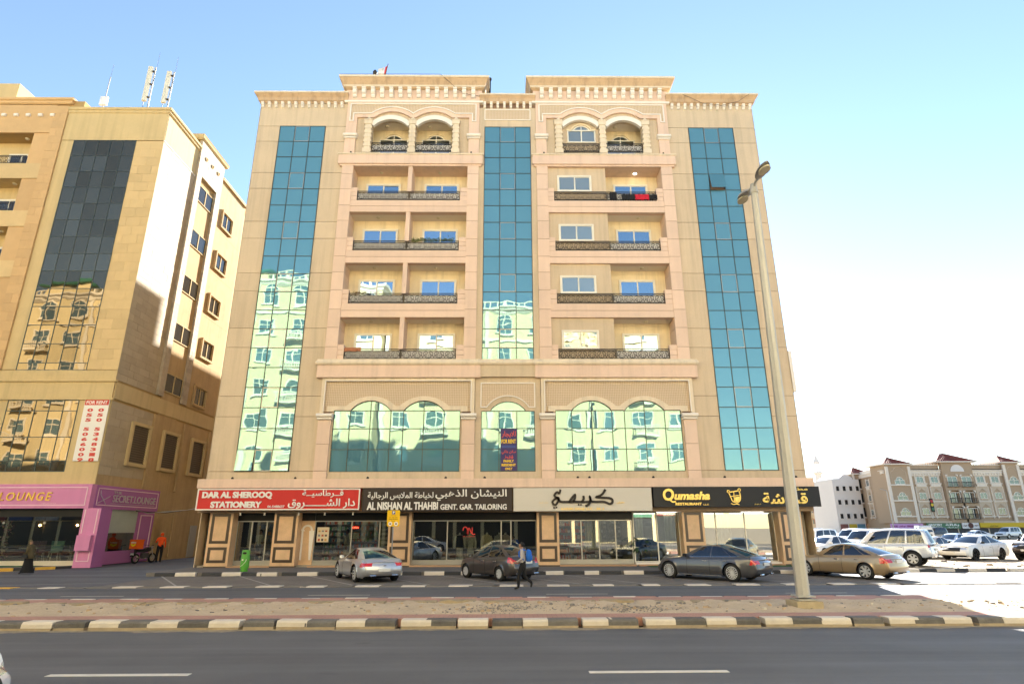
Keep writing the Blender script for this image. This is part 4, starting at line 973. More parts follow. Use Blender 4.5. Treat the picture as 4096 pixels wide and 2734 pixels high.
# ------------------------------------------------------------------ cream apartment blocks across the road (behind the viewpoint, mirrored in the glass)
m_oc = M('cream_render', (0.72, 0.60, 0.34), 0.9, var=0.06, ns=0.6, streak=0.12)
m_ot = M('cream_ornament', (0.80, 0.73, 0.58), 0.85, var=0.04)
m_green = M('green_roof_tile', (0.05, 0.20, 0.12), 0.6, var=0.2, ns=4)
g_op = coated_glass('opposite_window_glass', (0.45, 0.55, 0.55), (0.13, 0.19, 0.19), refl=0.4, wave=0.004)
def opposite_block(name, label, x0, x1, nfl, h0, fh, wtower):
    O = thing(name, label, 'building', ((x0+x1)/2, -6.4, 0)); cx = (x0+x1)/2
    H = h0+nfl*fh
    MB().box(x0-cx, x1-cx, -14, 0.0, 0.1, H).build('wall', m_oc, O)
    rg = [[(x0-cx-o, -14, z), (x1-cx+o, -14, z), (x1-cx+o, o, z), (x0-cx-o, o, z)] for z, o in ((H-0.5, 0.05), (H-0.3, 0.25), (H-0.1, 0.3), (H+0.1, 0.6), (H+0.35, 0.65))]
    MB().rings(rg).build('cornice', m_ot, O)
    for i in range(int((x1-x0)/3.1)):
        a = x0-cx+0.4+3.1*i
        sf = MB().box(a, a+2.7, 0.0, 0.06, 0.2, 2.9).build('shopfront', M('opposite_shopfront', (0.03, 0.032, 0.033), 0.3, var=0.5, ns=0.9), O)
        MB().box(a, a+2.7, 0.0, 0.25, 3.0, 4.0).build('shop_board', M('opposite_board_%d' % (i % 5), [(0.25, 0.06, 0.05), (0.06, 0.08, 0.16), (0.35, 0.33, 0.3), (0.05, 0.05, 0.05), (0.08, 0.2, 0.12)][i % 5], 0.6), sf)
    for k in range(nfl):
        z = h0+fh*k
        if k in (0, nfl-1): MB().box(x0-cx-0.1, x1-cx+0.1, 0.0, 0.22, z-0.25, z+0.05).build('string_course', m_ot, O)
    n = int((x1-x0)/3.9); w = (x1-x0)/n
    fr = {}
    for top in (0, 1):
        mb = MB(); hw = 0.95; h = 1.75
        mb.strip([(-hw, 0), (hw, 0), (hw, h), (-hw, h)], 0.14, 0.0, 0.1, closed=True).box(-0.05, 0.05, 0.0, 0.08, 0, h).box(-hw, hw, 0.0, 0.07, h*0.62, h*0.62+0.07)
        if top: mb.strip(seg_arc(-hw, hw, h, 0.7, 10), 0.16, 0.0, 0.1).box(-0.04, 0.04, 0, 0.07, h, h+0.68)
        mb.box(-hw-0.25, hw+0.25, 0.0, 0.25, -0.25, -0.1)
        fr[top] = mb.mesh('window', m_ot)
    pane = MB().box(-0.95, 0.95, 0.01, 0.03, 0, 1.75).mesh('pane', g_op); lun = MB().prism(seg_arc(-0.93, 0.93, 1.76, 0.66, 10), 0.01, 0.03).mesh('pane', g_op)
    bal = MB().box(-1.5, 1.5, 0.0, 0.9, -0.2, 0.0).box(-1.5, 1.5, 0.8, 0.92, 0.85, 0.97)
    for i in range(13): bal.lathe([(0.05, 0), (0.08, 0.2), (0.04, 0.5), (0.05, 0.85)], 6, (-1.4+0.233*i, 0.86, 0))
    bal = bal.mesh('balcony', m_ot)
    rec = MB().box(-1.35, 1.35, 0.005, 0.012, 0.0, 2.7).mesh('niche', M('niche_render', (0.5, 0.42, 0.28), 0.9))
    for k in range(nfl):
        for i in range(n):
            x = x0-cx+w*(i+0.5); z = h0+fh*k+0.95; top = 1 if k == nfl-1 else 0
            wd = obj('window', fr[top], O, (x, 0, z)); obj('pane', pane, wd)
            if top: obj('pane', lun, wd)
            if i % 3 == 1 and k < nfl-1 and k > 0: obj('balcony', bal, O, (x, 0, z-0.85))
    for i in range(n+1):
        if i % 3 == 0: MB().box(x0-cx+w*i-0.25, x0-cx+w*i+0.25, 0.0, 0.3, h0, H-0.5).build('pilaster', m_ot, O)
    mb = MB(); i = 0; x = x0-cx
    while x < x1-cx-1.0:
        mb.box(x, x+0.18, -0.2, 0.1, H+0.35, H+1.1); x += 0.9
    mb.box(x0-cx, x1-cx, -0.15, 0.05, H+1.05, H+1.18); mb.build('parapet_rail', m_ot, O)
    for tx in wtower:
        MB().box(tx-cx-3, tx-cx+3, -6, 0.35, H, H+1.6).build('tower', m_oc, O)
        MB().rings([[(tx-cx-o, -3-o, z), (tx-cx+o, -3-o, z), (tx-cx+o, -2.6+o, z), (tx-cx-o, -2.6+o, z)] for z, o in ((H+1.6, 3.4), (H+1.8, 3.5), (H+2.0, 3.2), (H+3.6, 0.3))]).build('tower_roof', m_green, O)
    return O
opposite_block('opposite_building', 'taller cream block with green tiled turret mirrored in the left glass strip', -78, -15.5, 7, 4.6, 3.85, (-33, -58))
opposite_block('opposite_building', 'lower cream block mirrored in the arched glazing over the shops', -14.5, 22.5, 6, 4.6, 3.85, ())
# ------------------------------------------------------------------ far buildings on the right
m_fb = M('brown_render', (0.42, 0.31, 0.21), 0.9, var=0.06, ns=0.3)
m_fw = M('far_white_trim', (0.74, 0.66, 0.56), 0.85, var=0.04)
m_fr = M('red_roof_tile', (0.30, 0.085, 0.055), 0.8, var=0.15, ns=2)
m_fp = M('far_panel', (0.55, 0.45, 0.34), 0.9, var=0.06)
m_fws= M('far_white_render', (0.72, 0.68, 0.64), 0.9, var=0.05, ns=0.4)
m_fcr= M('far_cream_render', (0.62, 0.50, 0.33), 0.9, var=0.06, ns=0.3)
m_fsh= M('far_shopfront', (0.05, 0.05, 0.055), 0.5, var=0.4, ns=1.5)
g_far = coated_glass('far_glass', (0.55, 0.66, 0.70), (0.05, 0.06, 0.06), refl=0.16, wave=0.0)
D2 = thing('brown_building', 'brown four storey building with white trim and red tiled turrets beyond the car park', 'building', (75.7, 120, 0))
MB().prism([(0, 0), (40, 0), (40, 15), (3.2, 15)], 0.0, 12.9, 'z').build('wall', m_fb, D2)
SR = R_(-102)                                   # the side wall faces left
def side_at(t, out=0.0): return (3.2*t - 0.978*out, 15*t + 0.207*out)
# windows: white surround, sash, panes; lower ones under a pointed carved panel
def fwin(w, h, panel):
    mb = MB(); s_ = MB()
    mb.strip([(-w/2, 0), (w/2, 0), (w/2, h), (-w/2, h)], 0.10, -0.10, 0.0, closed=True).box(-0.04, 0.04, -0.08, 0, 0, h)
    f = mb.mesh('window', m_frame)
    if panel:
        a = w/2+0.55; H = h+1.15
        s_.prism([(-a, -0.35), (-a, H), (a, H), (a, -0.35), (w/2+0.12, -0.35), (w/2+0.12, h+0.15), (0.45, h+0.42), (0.0, h+0.85), (-0.45, h+0.42), (-w/2-0.12, h+0.15), (-w/2-0.12, -0.35)], -0.05, 0.0, mi=1)
        s_.strip([(-a, -0.35), (-a, H), (a, H), (a, -0.35)], 0.10, -0.12, -0.0).box(-a-0.15, a+0.15, -0.28, 0.0, -0.55, -0.35)
        s_.box(-a+0.1, -a+0.3, -0.2, 0, -0.75, -0.55).box(a-0.3, a-0.1, -0.2, 0, -0.75, -0.55)
    else:
        a = w/2+0.3
        s_.box(-a, a, -0.25, 0, -0.75, -0.3).box(-a-0.2, a+0.2, -0.3, 0, -0.3, -0.12).box(-a, -a+0.2, -0.1, 0, -0.12, h+0.3).box(a-0.2, a, -0.1, 0, -0.12, h+0.3)
    s_ = s_.mesh('surround', [m_fw, m_fp])
    p = MB().box(-w/2, -0.04, -0.05, -0.02, 0, h).mesh('pane', g_far)
    return f, s_, p
FW = {1: fwin(1.3, 1.15, True), 0: fwin(1.4, 1.15, False)}
def place_far_window(B_, x, z, kind, y=0.0, rz=0.0, tilt=None):
    f, s_, p = FW[kind]; w = obj('window', f, B_, (x, y, z), (0, 0, rz)); obj('surround', s_, w); obj('pane', p, w); obj('pane', p, w, (0.67, 0, 0)); return w
def far_section(xs, y=0.0):
    for x in xs:
        place_far_window(D2, x, 10.25, 0, y); place_far_window(D2, x, 7.15, 1, y); place_far_window(D2, x, 4.2, 1, y)
def cresting(x0, x1, y, z):
    mb = MB(); mb.box(x0, x1, y-0.3, y+0.3, z, z+0.12); x = x0+0.2
    while x < x1: mb.prism([(x-0.16, z+0.12), (x+0.16, z+0.12), (x+0.1, z+0.3), (x, z+0.45), (x-0.1, z+0.3)], y-0.05, y+0.05); x += 0.48
    return mb.build('cresting', m_fw, D2)
def hip_roof(x0, x1, y0, y1, z, h, o=0.55):
    cx, cy = (x0+x1)/2, (y0+y1)/2; dx = max(0.2, (x1-x0-(y1-y0))/2)
    MB().box(x0-o, x1+o, y0-o, y1+o, z-0.22, z).build('eaves', m_fw, D2)
    mb = MB().add([(x0-o, y0-o, z), (x1+o, y0-o, z), (x1+o, y1+o, z), (x0-o, y1+o, z), (cx-dx, cy, z+h), (cx+dx, cy, z+h)], [(0, 1, 5, 4), (1, 2, 5), (2, 3, 4, 5), (3, 0, 4)])
    n = int((x1-x0+2*o)/0.42)
    for i in range(1, n):                        # tile rolls down the front slope
        t = i/n; x = x0-o+(x1-x0+2*o)*t; k = min(1.0, min(t, 1-t)*2.4)
        xt = x+(cx-x)*k*0.85; mb.tube([(x, y0-o, z+0.03), (xt, y0-o+(cy-y0+o)*k, z+h*k+0.03)], 0.07, 4)
    return mb.build('turret_roof', m_fr, D2)
def white_cornice(x0, x1, z=11.7, y=0.0):
    mb = MB(); mb.box(x0, x1, y-0.3, y, z+0.35, z+0.85).box(x0-0.1, x1+0.1, y-0.45, y, z+0.85, z+1.0).box(x0, x1, y-0.12, y, z-0.15, z+0.35)
    x = x0+0.2
    while x < x1-0.3: mb.box(x, x+0.28, y-0.25, y, z+0.05, z+0.35); x += 0.56
    return mb.build('cornice', m_fw, D2)
# left turret, main run, middle bay, second run, right turret, last run
def turret(x0, x1, top, ztop=13.7):
    MB().box(x0, x1, -0.5, 4.5, 2.6, ztop).build('turret', m_fb, D2)
    for x in (x0, x1-0.45): MB().box(x-0.05, x+0.5, -0.65, -0.4, 2.6, ztop-0.3).build('turret_pilaster', m_fw, D2)
    for z in (9.9, 6.9, 3.95): MB().box(x0+0.4, x1-0.4, -0.75, -0.5, z-0.25, z).build('turret_sill', m_fw, D2)
    xm = (x0+x1)/2
    for z in (9.95, 6.95, 4.0):
        mb = MB(); mb.strip([(-0.95, 0), (0.95, 0), (0.95, 0.75), (-0.95, 0.75)], 0.09, -0.1, 0, closed=True).strip(seg_arc(-0.65, 0.65, 0.8, 0.6, 10), 0.09, -0.1, 0).box(-0.04, 0.04, -0.08, 0, 0, 1.4)
        for a in (-35, 35): mb.tube([(0, -0.06, 0.8), (0.6*math.sin(R_(a)), -0.06, 0.8+0.55*math.cos(R_(a)))], 0.03, 4)
        w = mb.build('window', m_frame, D2, loc=(xm, -0.5, z))
        MB().box(-0.95, 0.95, -0.05, -0.02, 0, 0.75).build('pane', g_far, w); MB().prism(seg_arc(-0.65, 0.65, 0.8, 0.58, 10), -0.05, -0.02).build('pane', g_far, w)
    MB().strip([(xm-1.5, 10.3), (xm-1.5, 12.3), (xm-1.0, 12.6)] + seg_arc(xm-0.9, xm+0.9, 12.6, 0.7, 10) + [(xm+1.0, 12.6), (xm+1.5, 12.3), (xm+1.5, 10.3)], 0.06, -0.55, -0.5).build('turret_moulding', m_fp, D2)
    hip_roof(x0, x1, -0.5, 4.5, ztop+0.22, 1.5)
turret(0.0, 4.9, 0); turret(23.65, 26.9, 0, 14.0)
far_section((6.85, 9.75)); far_section((18.95, 21.9)); far_section((29.2, 32.4, 35.6))
for a, b in ((4.95, 11.15), (17.35, 23.6), (26.95, 38)):
    white_cornice(a, b); MB().box(a, b, 0.0, 0.4, 12.6, 13.6).build('parapet', m_fb, D2); cresting(a, b, 0.15, 13.6)
MB().box(11.2, 17.3, -0.7, 0.0, 8.75, 14.1).box(11.2, 11.6, -0.7, 0, 2.6, 8.75).box(16.9, 17.3, -0.7, 0, 2.6, 8.75).box(14.05, 14.45, -0.7, 0, 2.6, 8.75).box(11.6, 16.9, -0.7, 0, 2.6, 3.3).box(11.6, 16.9, -0.7, 0, 5.65, 6.3).build('middle_bay', m_fb, D2)
MB().prism(arc(14.25, 12.35, 1.35, 180, 0, 16), -0.8, -0.7).build('lunette', m_fws, D2)
hip_roof(10.6, 17.9, -0.7, 5.5, 14.35, 1.9)
for x0, x1 in ((11.6, 14.05), (14.45, 16.9)):
    for z in (9.45, 6.4, 3.4):
        mb = MB().box(x0+0.3, x1-0.3, -0.02 if z < 9 else -0.72, 0.0 if z < 9 else -0.70, z, z+1.9); w = mb.build('balcony_door', g_far, D2)
        mb = MB(); yy = -0.72 if z < 9 else -0.74
        mb.strip([(x0+0.3, z), (x1-0.3, z), (x1-0.3, z+1.9), (x0+0.3, z+1.9)], 0.1, yy-0.03, yy+0.0, closed=True).box((x0+x1)/2-0.05, (x0+x1)/2+0.05, yy-0.02, yy, z, z+1.9); mb.build('door_frame', m_frame, w)
        mb = MB(); mb.box(x0, x1, -1.05, -1.0, z+0.85, z+0.92).box(x0, x1, -1.05, -0.7, z-0.08, z)
        for i in range(12): mb.box(x0+0.05+(x1-x0-0.1)*i/11-0.02, x0+0.05+(x1-x0-0.1)*i/11+0.02, -1.04, -1.01, z, z+0.9)
        mb.build('railing', m_iron, D2)
        for xx, sgn in ((x0, 1), (x1, -1)): MB().prism([(xx, z+2.3), (xx+sgn*0.55, z+2.3), (xx+sgn*0.2, z+2.05), (xx, z+1.75)], -0.9, -0.72).build('balcony_bracket', m_fw, D2)
# left side wall running back, with its own windows and turret
for t, kinds in ((0.30, 1), (0.62, 1)):
    x, y = side_at(t, 0.02)
    place_far_window(D2, x, 10.25, 0, y, SR); place_far_window(D2, x, 7.15, 1, y, SR); place_far_window(D2, x, 4.2, 1, y, SR)
x, y = side_at(0.5, 0.0)
sd = MB(); L_ = 15.3
sd.box(-L_/2, L_/2, -0.3, 0, 12.05, 12.6).box(-L_/2, L_/2, -0.45, 0, 12.6, 12.75).box(-L_/2, L_/2, 0.0, 0.4, 12.75, 13.5)
o = sd.build('side_cornice', m_fw, D2, loc=(x, y, 0)); o.rotation_euler = (0, 0, SR)
x, y = side_at(1.0, 0.0); MB().box(x-1.9, x+1.6, y-1.5, y+3, 2.6, 13.0).build('turret', m_fb, D2)
MB().box(x-1.95, x-1.6, y-1.7, y-1.45, 2.6, 13.0).box(x+1.3, x+1.65, y-1.7, y-1.45, 2.6, 13.0).build('turret_trim', m_fw, D2)
for z in (10.0, 7.0, 4.0): MB().box(x-1.4, x+1.1, y-1.56, y-1.5, z, z+1.9).build('recess_shade', m_dark, D2)  # flat dark panels on the turret face, recess shade put into their colour
for z in (10.0, 7.0, 4.0): MB().box(x-1.6, x+1.3, y-1.8, y-1.5, z-0.3, z).build('balcony_sill', m_fw, D2)
hip_roof(x-1.9, x+1.6, y-1.5, y+3, 13.2, 1.5)
# ground floor shops and their signs
MB().box(-0.2, 40, -0.6, 0.0, 2.6, 2.95).build('shop_ledge', m_fp, D2)
for i in range(13): pbox('shopfront', D2, m_fsh, 0.3+3.0*i, 3.1+3.0*i, -0.3, -0.05, 0.1, 1.6); pbox('shop_pier', D2, m_fp, 3.1+3.0*i, 3.3+3.0*i, -0.4, -0.05, 0.1, 1.6)
def far_sign(name, label, x0, x1, z0, z1, col, words, tcol, Y=119.3, extra=None):
    s_ = thing(name, label, 'sign', (x0, Y, z0), group=None)
    pbox('board', s_, M('far_sign_%s' % label.split()[0], col, 0.6, var=0.05), 0, x1-x0, 0, 0.2, 0, z1-z0)
    for (w, a, b, c, d) in words: text('lettering', w, s_, M('far_letter_%s' % tcol[0], tcol[1], 0.6, var=0), a*(x1-x0), b*(x1-x0), c*(z1-z0), d*(z1-z0), 0.0, bold=0.03, ext=0.03)
    return s_
WT = ('white', (0.8, 0.78, 0.74)); RD = ('red', (0.6, 0.05, 0.05)); PU = ('purple', (0.30, 0.08, 0.25))
far_sign('shop_sign', 'green grocery sign on the far brown building', 81.7, 88.3, 1.55, 2.55, (0.10, 0.20, 0.11), [('GROCERY', 0.05, 0.45, 0.45, 0.9), (ar('بقالة'), 0.55, 0.95, 0.4, 0.95), ('BASHAR AL JAZZAF', 0.08, 0.45, 0.1, 0.32), (ar('بشار الجزاف'), 0.58, 0.92, 0.08, 0.34)], WT)
far_sign('shop_sign', 'lilac shop sign with purple lettering on the far brown building', 74.6, 80.9, 1.5, 2.5, (0.55, 0.30, 0.55), [('SHUAA AL SHAMS', 0.5, 0.75, 0.35, 0.7), (ar('شعاع الشمس'), 0.78, 0.98, 0.3, 0.8), (ar('هير شمس'), 0.25, 0.45, 0.3, 0.75), ('SHAA SMS', 0.03, 0.2, 0.35, 0.7)], PU, Y=119.2)
ws_ = far_sign('shop_sign', 'white shop sign with a brown disc beyond the car park', 88.6, 91.9, 1.55, 2.65, (0.72, 0.70, 0.68), [(ar('حلويات'), 0.05, 0.3, 0.35, 0.65), (ar('للحلويات'), 0.7, 0.95, 0.35, 0.65)], ('brown', (0.12, 0.05, 0.04)))
MB().lathe([(0.5, -0.06), (0.5, 0.0)], 20, (1.65, -0.01, 0.55), axis='y').build('disc', M('brown_disc', (0.12, 0.05, 0.04), 0.6), ws_)
far_sign('shop_sign', 'yellow and black restaurant sign at the right edge', 92.1, 103, 1.75, 2.6, (0.62, 0.42, 0.03), [(ar('مطعم'), 0.18, 0.32, 0.1, 0.5)], ('black', (0.02, 0.02, 0.02)))
far_sign('shop_sign', 'red shop sign beside the lilac sign', 78.6, 80.4, 1.45, 2.6, (0.42, 0.08, 0.07), [(ar('الستائر'), 0.3, 0.95, 0.5, 0.9), ('CURTAIN', 0.3, 0.95, 0.12, 0.4)], WT, Y=134.2)
far_sign('shop_sign', 'white salon sign with red lettering', 80.6, 82.4, 1.45, 2.6, (0.70, 0.66, 0.62), [('SALON', 0.05, 0.5, 0.3, 0.7), (ar('صالون'), 0.55, 0.95, 0.3, 0.8)], RD, Y=131)
vb = thing('vertical_banner', 'dark vertical banner with red and yellow discs on the far brown building', 'banner', (83.5, 119.7, 4.7))
pbox('board', vb, m_black, 0, 0.65, 0, 0.12, 0, 2.5)
for z, c in ((2.0, (0.5, 0.05, 0.05)), (1.3, (0.7, 0.5, 0.05)), (0.5, (0.08, 0.2, 0.12))): MB().lathe([(0.28, -0.03), (0.28, 0.0)], 14, (0.33, 0.0, z), axis='y').build('disc', M('disc_%d' % int(z*10), c, 0.6, var=0), vb)
# white block, cream block, minaret
W2 = thing('white_building', 'plain white four storey building with small square windows', 'building', (72.0, 133, 0))
MB().prism([(0, 0), (5.9, 0), (5.9, 11.9), (4.6, 11.9), (4.5, 12.3), (3.5, 12.9), (2.6, 12.9), (1.8, 12.3), (1.7, 12.0), (0, 11.9)], 0, 10).build('wall', m_fws, W2)
for z in (10.0, 7.1, 4.2):
    for i in range(4):
        w = pbox('window', W2, m_dark, 0.55+1.45*i, 1.25+1.45*i, -0.06, 0.0, z-0.55, z+0.45); mb = MB(); mb.strip([(-0.4, -0.55), (0.4, -0.55), (0.4, 0.55), (-0.4, 0.55)], 0.12, -0.14, 0.05, closed=True); mb.build('window_frame', m_fws, w)
for i, (c, x) in enumerate((((0.22, 0.10, 0.09), 0.3), ((0.55, 0.42, 0.06), 2.2), ((0.12, 0.25, 0.35), 4.0))): pbox('shop_sign_panel', W2, M('white_bld_sign_%d' % i, c, 0.6), x, x+1.6, -0.15, 0, 1.35, 2.5)
pbox('shopfront', W2, m_fsh, 0.3, 5.6, -0.1, 0.0, 0.0, 1.3)
C2 = thing('cream_building', 'cream building with arched balconies behind the white block', 'building', (82.0, 170, 0))
MB().box(0, 10.5, 0.0, 12, 0, 12.4).build('wall', m_fcr, C2)
MB().box(-0.2, 10.7, -0.3, 0.3, 12.4, 12.8).build('parapet', m_fcr, C2)
for z in (9.0, 6.2, 3.3):
    for x in (1.0, 4.4, 8.2):
        wd = 2.6 if x != 4.4 else 1.6
        w = MB().prism([(x, z-0.9)] + seg_arc(x, x+wd, z+0.6, 0.5, 8) + [(x+wd, z-0.9)], -0.06, 0.0).build('balcony_arch', M('terracotta_recess', (0.34, 0.16, 0.10), 0.9), C2)
        pbox('pane', w, g_far, x+0.3, x+wd-0.3, -0.12, -0.07, z-0.6, z+0.5); pbox('parapet', w, m_fcr, x-0.1, x+wd+0.1, -0.5, -0.06, z-1.3, z-0.6)
MN = thing('minaret', 'slender white minaret rising behind the cream building', 'minaret', (104, 200, 0))
MB().lathe([(1.15, 0), (1.0, 18.5), (1.5, 18.7), (1.6, 19.2), (1.3, 19.4)], 10).build('shaft', m_fws, MN, True)
mb = MB()
for i in range(6): mb.tube([(0.75*math.cos(i*PI/3), 0.75*math.sin(i*PI/3), 19.3), (0.75*math.cos(i*PI/3), 0.75*math.sin(i*PI/3), 22)], 0.12, 5)
mb.build('columns', m_fws, MN)
MB().lathe([(1.0, 22), (1.0, 22.5), (0.8, 22.9), (0.55, 23.6), (0.15, 24.8), (0.08, 25.6), (0, 26.2)], 12).build('cap', m_fws, MN, True)
# ------------------------------------------------------------------ shops at street level (parts of the apartment building)
def marble_mat():
    m = M('peach_marble', (0.66, 0.43, 0.25), 0.35, var=0.22, ns=2.2, spec=0.5, objvar=0.05); return m
m_marb = marble_mat(); m_marbd = M('brown_marble', (0.075, 0.05, 0.035), 0.3, var=0.3, ns=5, spec=0.5)
m_step = M('terracotta_step', (0.45, 0.27, 0.15), 0.5, var=0.2, ns=3)
m_floor = M('shop_floor_tile', (0.32, 0.28, 0.22), 0.35, var=0.15, ns=1)
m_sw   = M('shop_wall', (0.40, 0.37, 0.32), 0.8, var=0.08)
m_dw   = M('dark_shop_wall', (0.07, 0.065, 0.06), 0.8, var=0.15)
m_cur  = M('white_curtain', (0.72, 0.70, 0.62), 0.8, var=0.06)
m_lite = M('shop_tube_light', (1.0, 0.95, 0.85), 0.5, var=0, emit=1.3)
cols = [(-14.95, -13.80), (-11.73, -10.53), (-6.00, -4.86), (1.45, 2.56), (8.80, 9.90), (13.72, 14.88)]
for i, (a, b) in enumerate(cols):
    c = MB().box(a, b, -0.30, 0.62, 0.15, 2.72).build('column', m_marb, A)
    pbox('column_base', c, m_marbd, a-0.01, b+0.01, -0.315, 0.63, 0.10, 0.20)
    for z0, z1 in ((1.26, 2.68), (0.36, 1.09)):
        MB().strip([(a+0.18, z0+0.065), (b-0.18, z0+0.065), (b-0.18, z1-0.065), (a+0.18, z1-0.065)], 0.13, -0.325, -0.30, closed=True).build('column_inlay', m_marbd, c)
        pbox('column_slab', c, m_marb, a+0.25, b-0.25, -0.312, -0.30, z0+0.14, z1-0.14)
# rooms
rooms = [(-15.4, -11.2), (-11.1, -5.5), (-5.4, 2.0), (2.1, 6.2), (6.3, 15.4)]
for i, (a, b) in enumerate(rooms):
    pbox('room_floor', A, m_floor, a, b, -0.02, 6.0, 0.12, 0.22)
    pbox('room_ceiling', A, m_sw, a, b, 0.31, 6.0, 2.74, 2.84)
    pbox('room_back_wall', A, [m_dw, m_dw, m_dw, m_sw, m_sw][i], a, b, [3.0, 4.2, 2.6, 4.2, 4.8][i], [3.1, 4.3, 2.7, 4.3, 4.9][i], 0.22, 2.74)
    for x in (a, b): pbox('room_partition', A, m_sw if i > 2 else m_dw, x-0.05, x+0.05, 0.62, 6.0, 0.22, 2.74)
    for y in (1.5, 3.2):
        if y > [2.6, 4, 2.4, 4, 4.5][i]: continue
        for t in ([0.5] if i < 1 else [0.25, 0.75]):
            x = a+(b-a)*t; pbox('tube_light', A, m_lite, x-0.6, x+0.6, y-0.06, y+0.06, 2.69, 2.735)
def shopfront(a, b, parts, glass, y=0.36, lintel=m_black, zt=2.34, zb=0.40, frame=m_alu, sill=True):
    """glazed front between two columns: lintel, aluminium frame, one pane per bay; parts = x of mullions"""
    if lintel: pbox('shop_lintel', A, lintel, a, b, y-0.06, y+0.1, zt, 2.72)
    if sill: pbox('shop_step', A, m_step, a, b, -0.42, 0.34, 0.10, 0.205); pbox('shop_sill', A, m_alu, a, b, y-0.04, y+0.06, 0.20, zb)
    xs = [a]+list(parts)+[b]; mb = MB()
    for x in xs: mb.box(x-0.03, x+0.03, y-0.03, y+0.05, zb-0.15, zt)
    mb.box(a, b, y-0.028, y+0.045, zt-0.05, zt).box(a, b, y-0.026, y+0.043, zb-0.02, zb+0.03)
    f = mb.build('shop_frame', frame, A)
    for x0, x1 in zip(xs, xs[1:]): 
        o = pbox('shop_pane', f, glass, x0+0.03, x1-0.03, y-0.004, y+0.004, zb+0.03, zt-0.05); o.rotation_euler = (rnd.gauss(0, 0.003), 0, rnd.gauss(0, 0.004))
g_sh1 = clear_glass('shopfront_glass', (0.80, 0.82, 0.76), refl=0.20); g_sh2 = clear_glass('restaurant_glass', (0.72, 0.78, 0.72), refl=0.34)
shopfront(-13.80, -11.73, (-13.05, -12.3), g_sh1); shopfront(-9.85, -6.00, (-7.98, -6.55), g_sh1)
shopfront(-4.86, 1.45, (-3.10, -0.35, 0.15), g_sh1); shopfront(2.56, 6.35, (3.75, 4.65, 5.5), g_sh1)
shopfront(6.45, 8.80, (7.65,), g_sh2, lintel=None, zt=2.70, zb=0.30, frame=m_frame); shopfront(9.90, 13.72, (10.7, 12.2), g_sh2, lintel=None, zt=2.70, zb=0.30, frame=m_frame)
for x0, x1 in ((6.5, 8.7), (9.95, 11.2), (11.6, 13.6)): pbox('cove_light', A, m_lite, x0, x1, 0.50, 0.58, 2.62, 2.70)
# stone niche with a white arch beside the stationery door
pbox('niche_wall', A, m_marb, -10.53, -9.86, 0.30, 0.45, 0.20, 2.34); pbox('niche_wall', A, m_black, -10.53, -9.86, 0.28, 0.45, 2.34, 2.72)
MB().strip([(-10.45, 0.45), (-10.45, 1.85)] + seg_arc(-10.45, -9.98, 1.85, 0.25, 10) + [(-9.98, 1.85), (-9.98, 0.45)], 0.09, 0.26, 0.30).build('niche_arch', m_white, A)
# restaurant edge: turf and white tiled kerb
sheet('restaurant_turf', MATS['artificial_turf'], 7.0, 16.6, 30.2, 31.1, 0.152, 0.012)
pbox('restaurant_sill', A, m_white, 6.4, 13.8, -0.06, 0.30, 0.14, 0.29)

# things inside the shops
def shelf_unit(x, y, w, h, rows, palette, label, name='shelf_unit', rz=0.0):
    s_ = thing(name, label, 'shelf', (x, y, 0.22), rz)
    mb = MB(); mb.box(0, w, 0.32, 0.35, 0, h).box(0, 0.03, 0, 0.32, 0, h).box(w-0.03, w, 0, 0.32, 0, h)
    mb.build('frame', M('shelf_grey', (0.30, 0.29, 0.27), 0.6), s_)
    goods = [MB() for _ in palette]
    for r in range(rows):
        z = 0.05+(h-0.1)*r/rows; pbox('board', s_, MATS['shelf_grey'], 0.03, w-0.03, 0, 0.32, z, z+0.025); xx = 0.06
        while xx < w-0.12:
            ww = rnd.uniform(0.04, 0.14); hh = rnd.uniform(0.4, 0.85)*((h-0.1)/rows-0.05)
            goods[rnd.randrange(len(palette))].box(xx, xx+ww*0.92, 0.04, 0.25, z+0.026, z+0.026+hh); xx += ww
    for g, p in zip(goods, palette):
        if g.v: tag(g.build('goods', M('goods_%d_%d_%d' % tuple(int(c*99) for c in p), p, 0.6, var=0.1), s_), kind='stuff')
    return s_
shelf_unit(-13.3, 33.6, 1.4, 2.1, 6, [(0.5, 0.45, 0.35), (0.2, 0.25, 0.3), (0.5, 0.3, 0.1), (0.4, 0.4, 0.42)], 'stationery shelf behind the first shop door')
for i in range(3): shelf_unit(-10.2+1.55*i, 35.2, 1.5, 2.3, 7, [(0.6, 0.55, 0.4), (0.15, 0.3, 0.45), (0.55, 0.12, 0.08), (0.5, 0.5, 0.5), (0.1, 0.3, 0.15)], ['first', 'second', 'third'][i]+' stationery shelf from the left inside the wide shop window')
shelf_unit(-6.6, 32.6, 0.7, 2.1, 9, [(0.62, 0.60, 0.52), (0.5, 0.48, 0.42)], 'rack of paper beside the stationery window edge')
for i in range(2): shelf_unit(2.85+0.95*i, 34.9, 0.9, 2.2, 6, [(0.65, 0.10, 0.05), (0.7, 0.25, 0.08), (0.75, 0.6, 0.5)], ['left', 'right'][i]+' shelf of red perfume boxes in the cream signed shop')
for i in range(2): shelf_unit(4.85+0.7*i, 33.4, 0.68, 2.2, 9, [(0.25, 0.24, 0.22), (0.4, 0.38, 0.33), (0.5, 0.5, 0.46)], ['left', 'right'][i]+' dark display shelf of bottles in the cream signed shop')
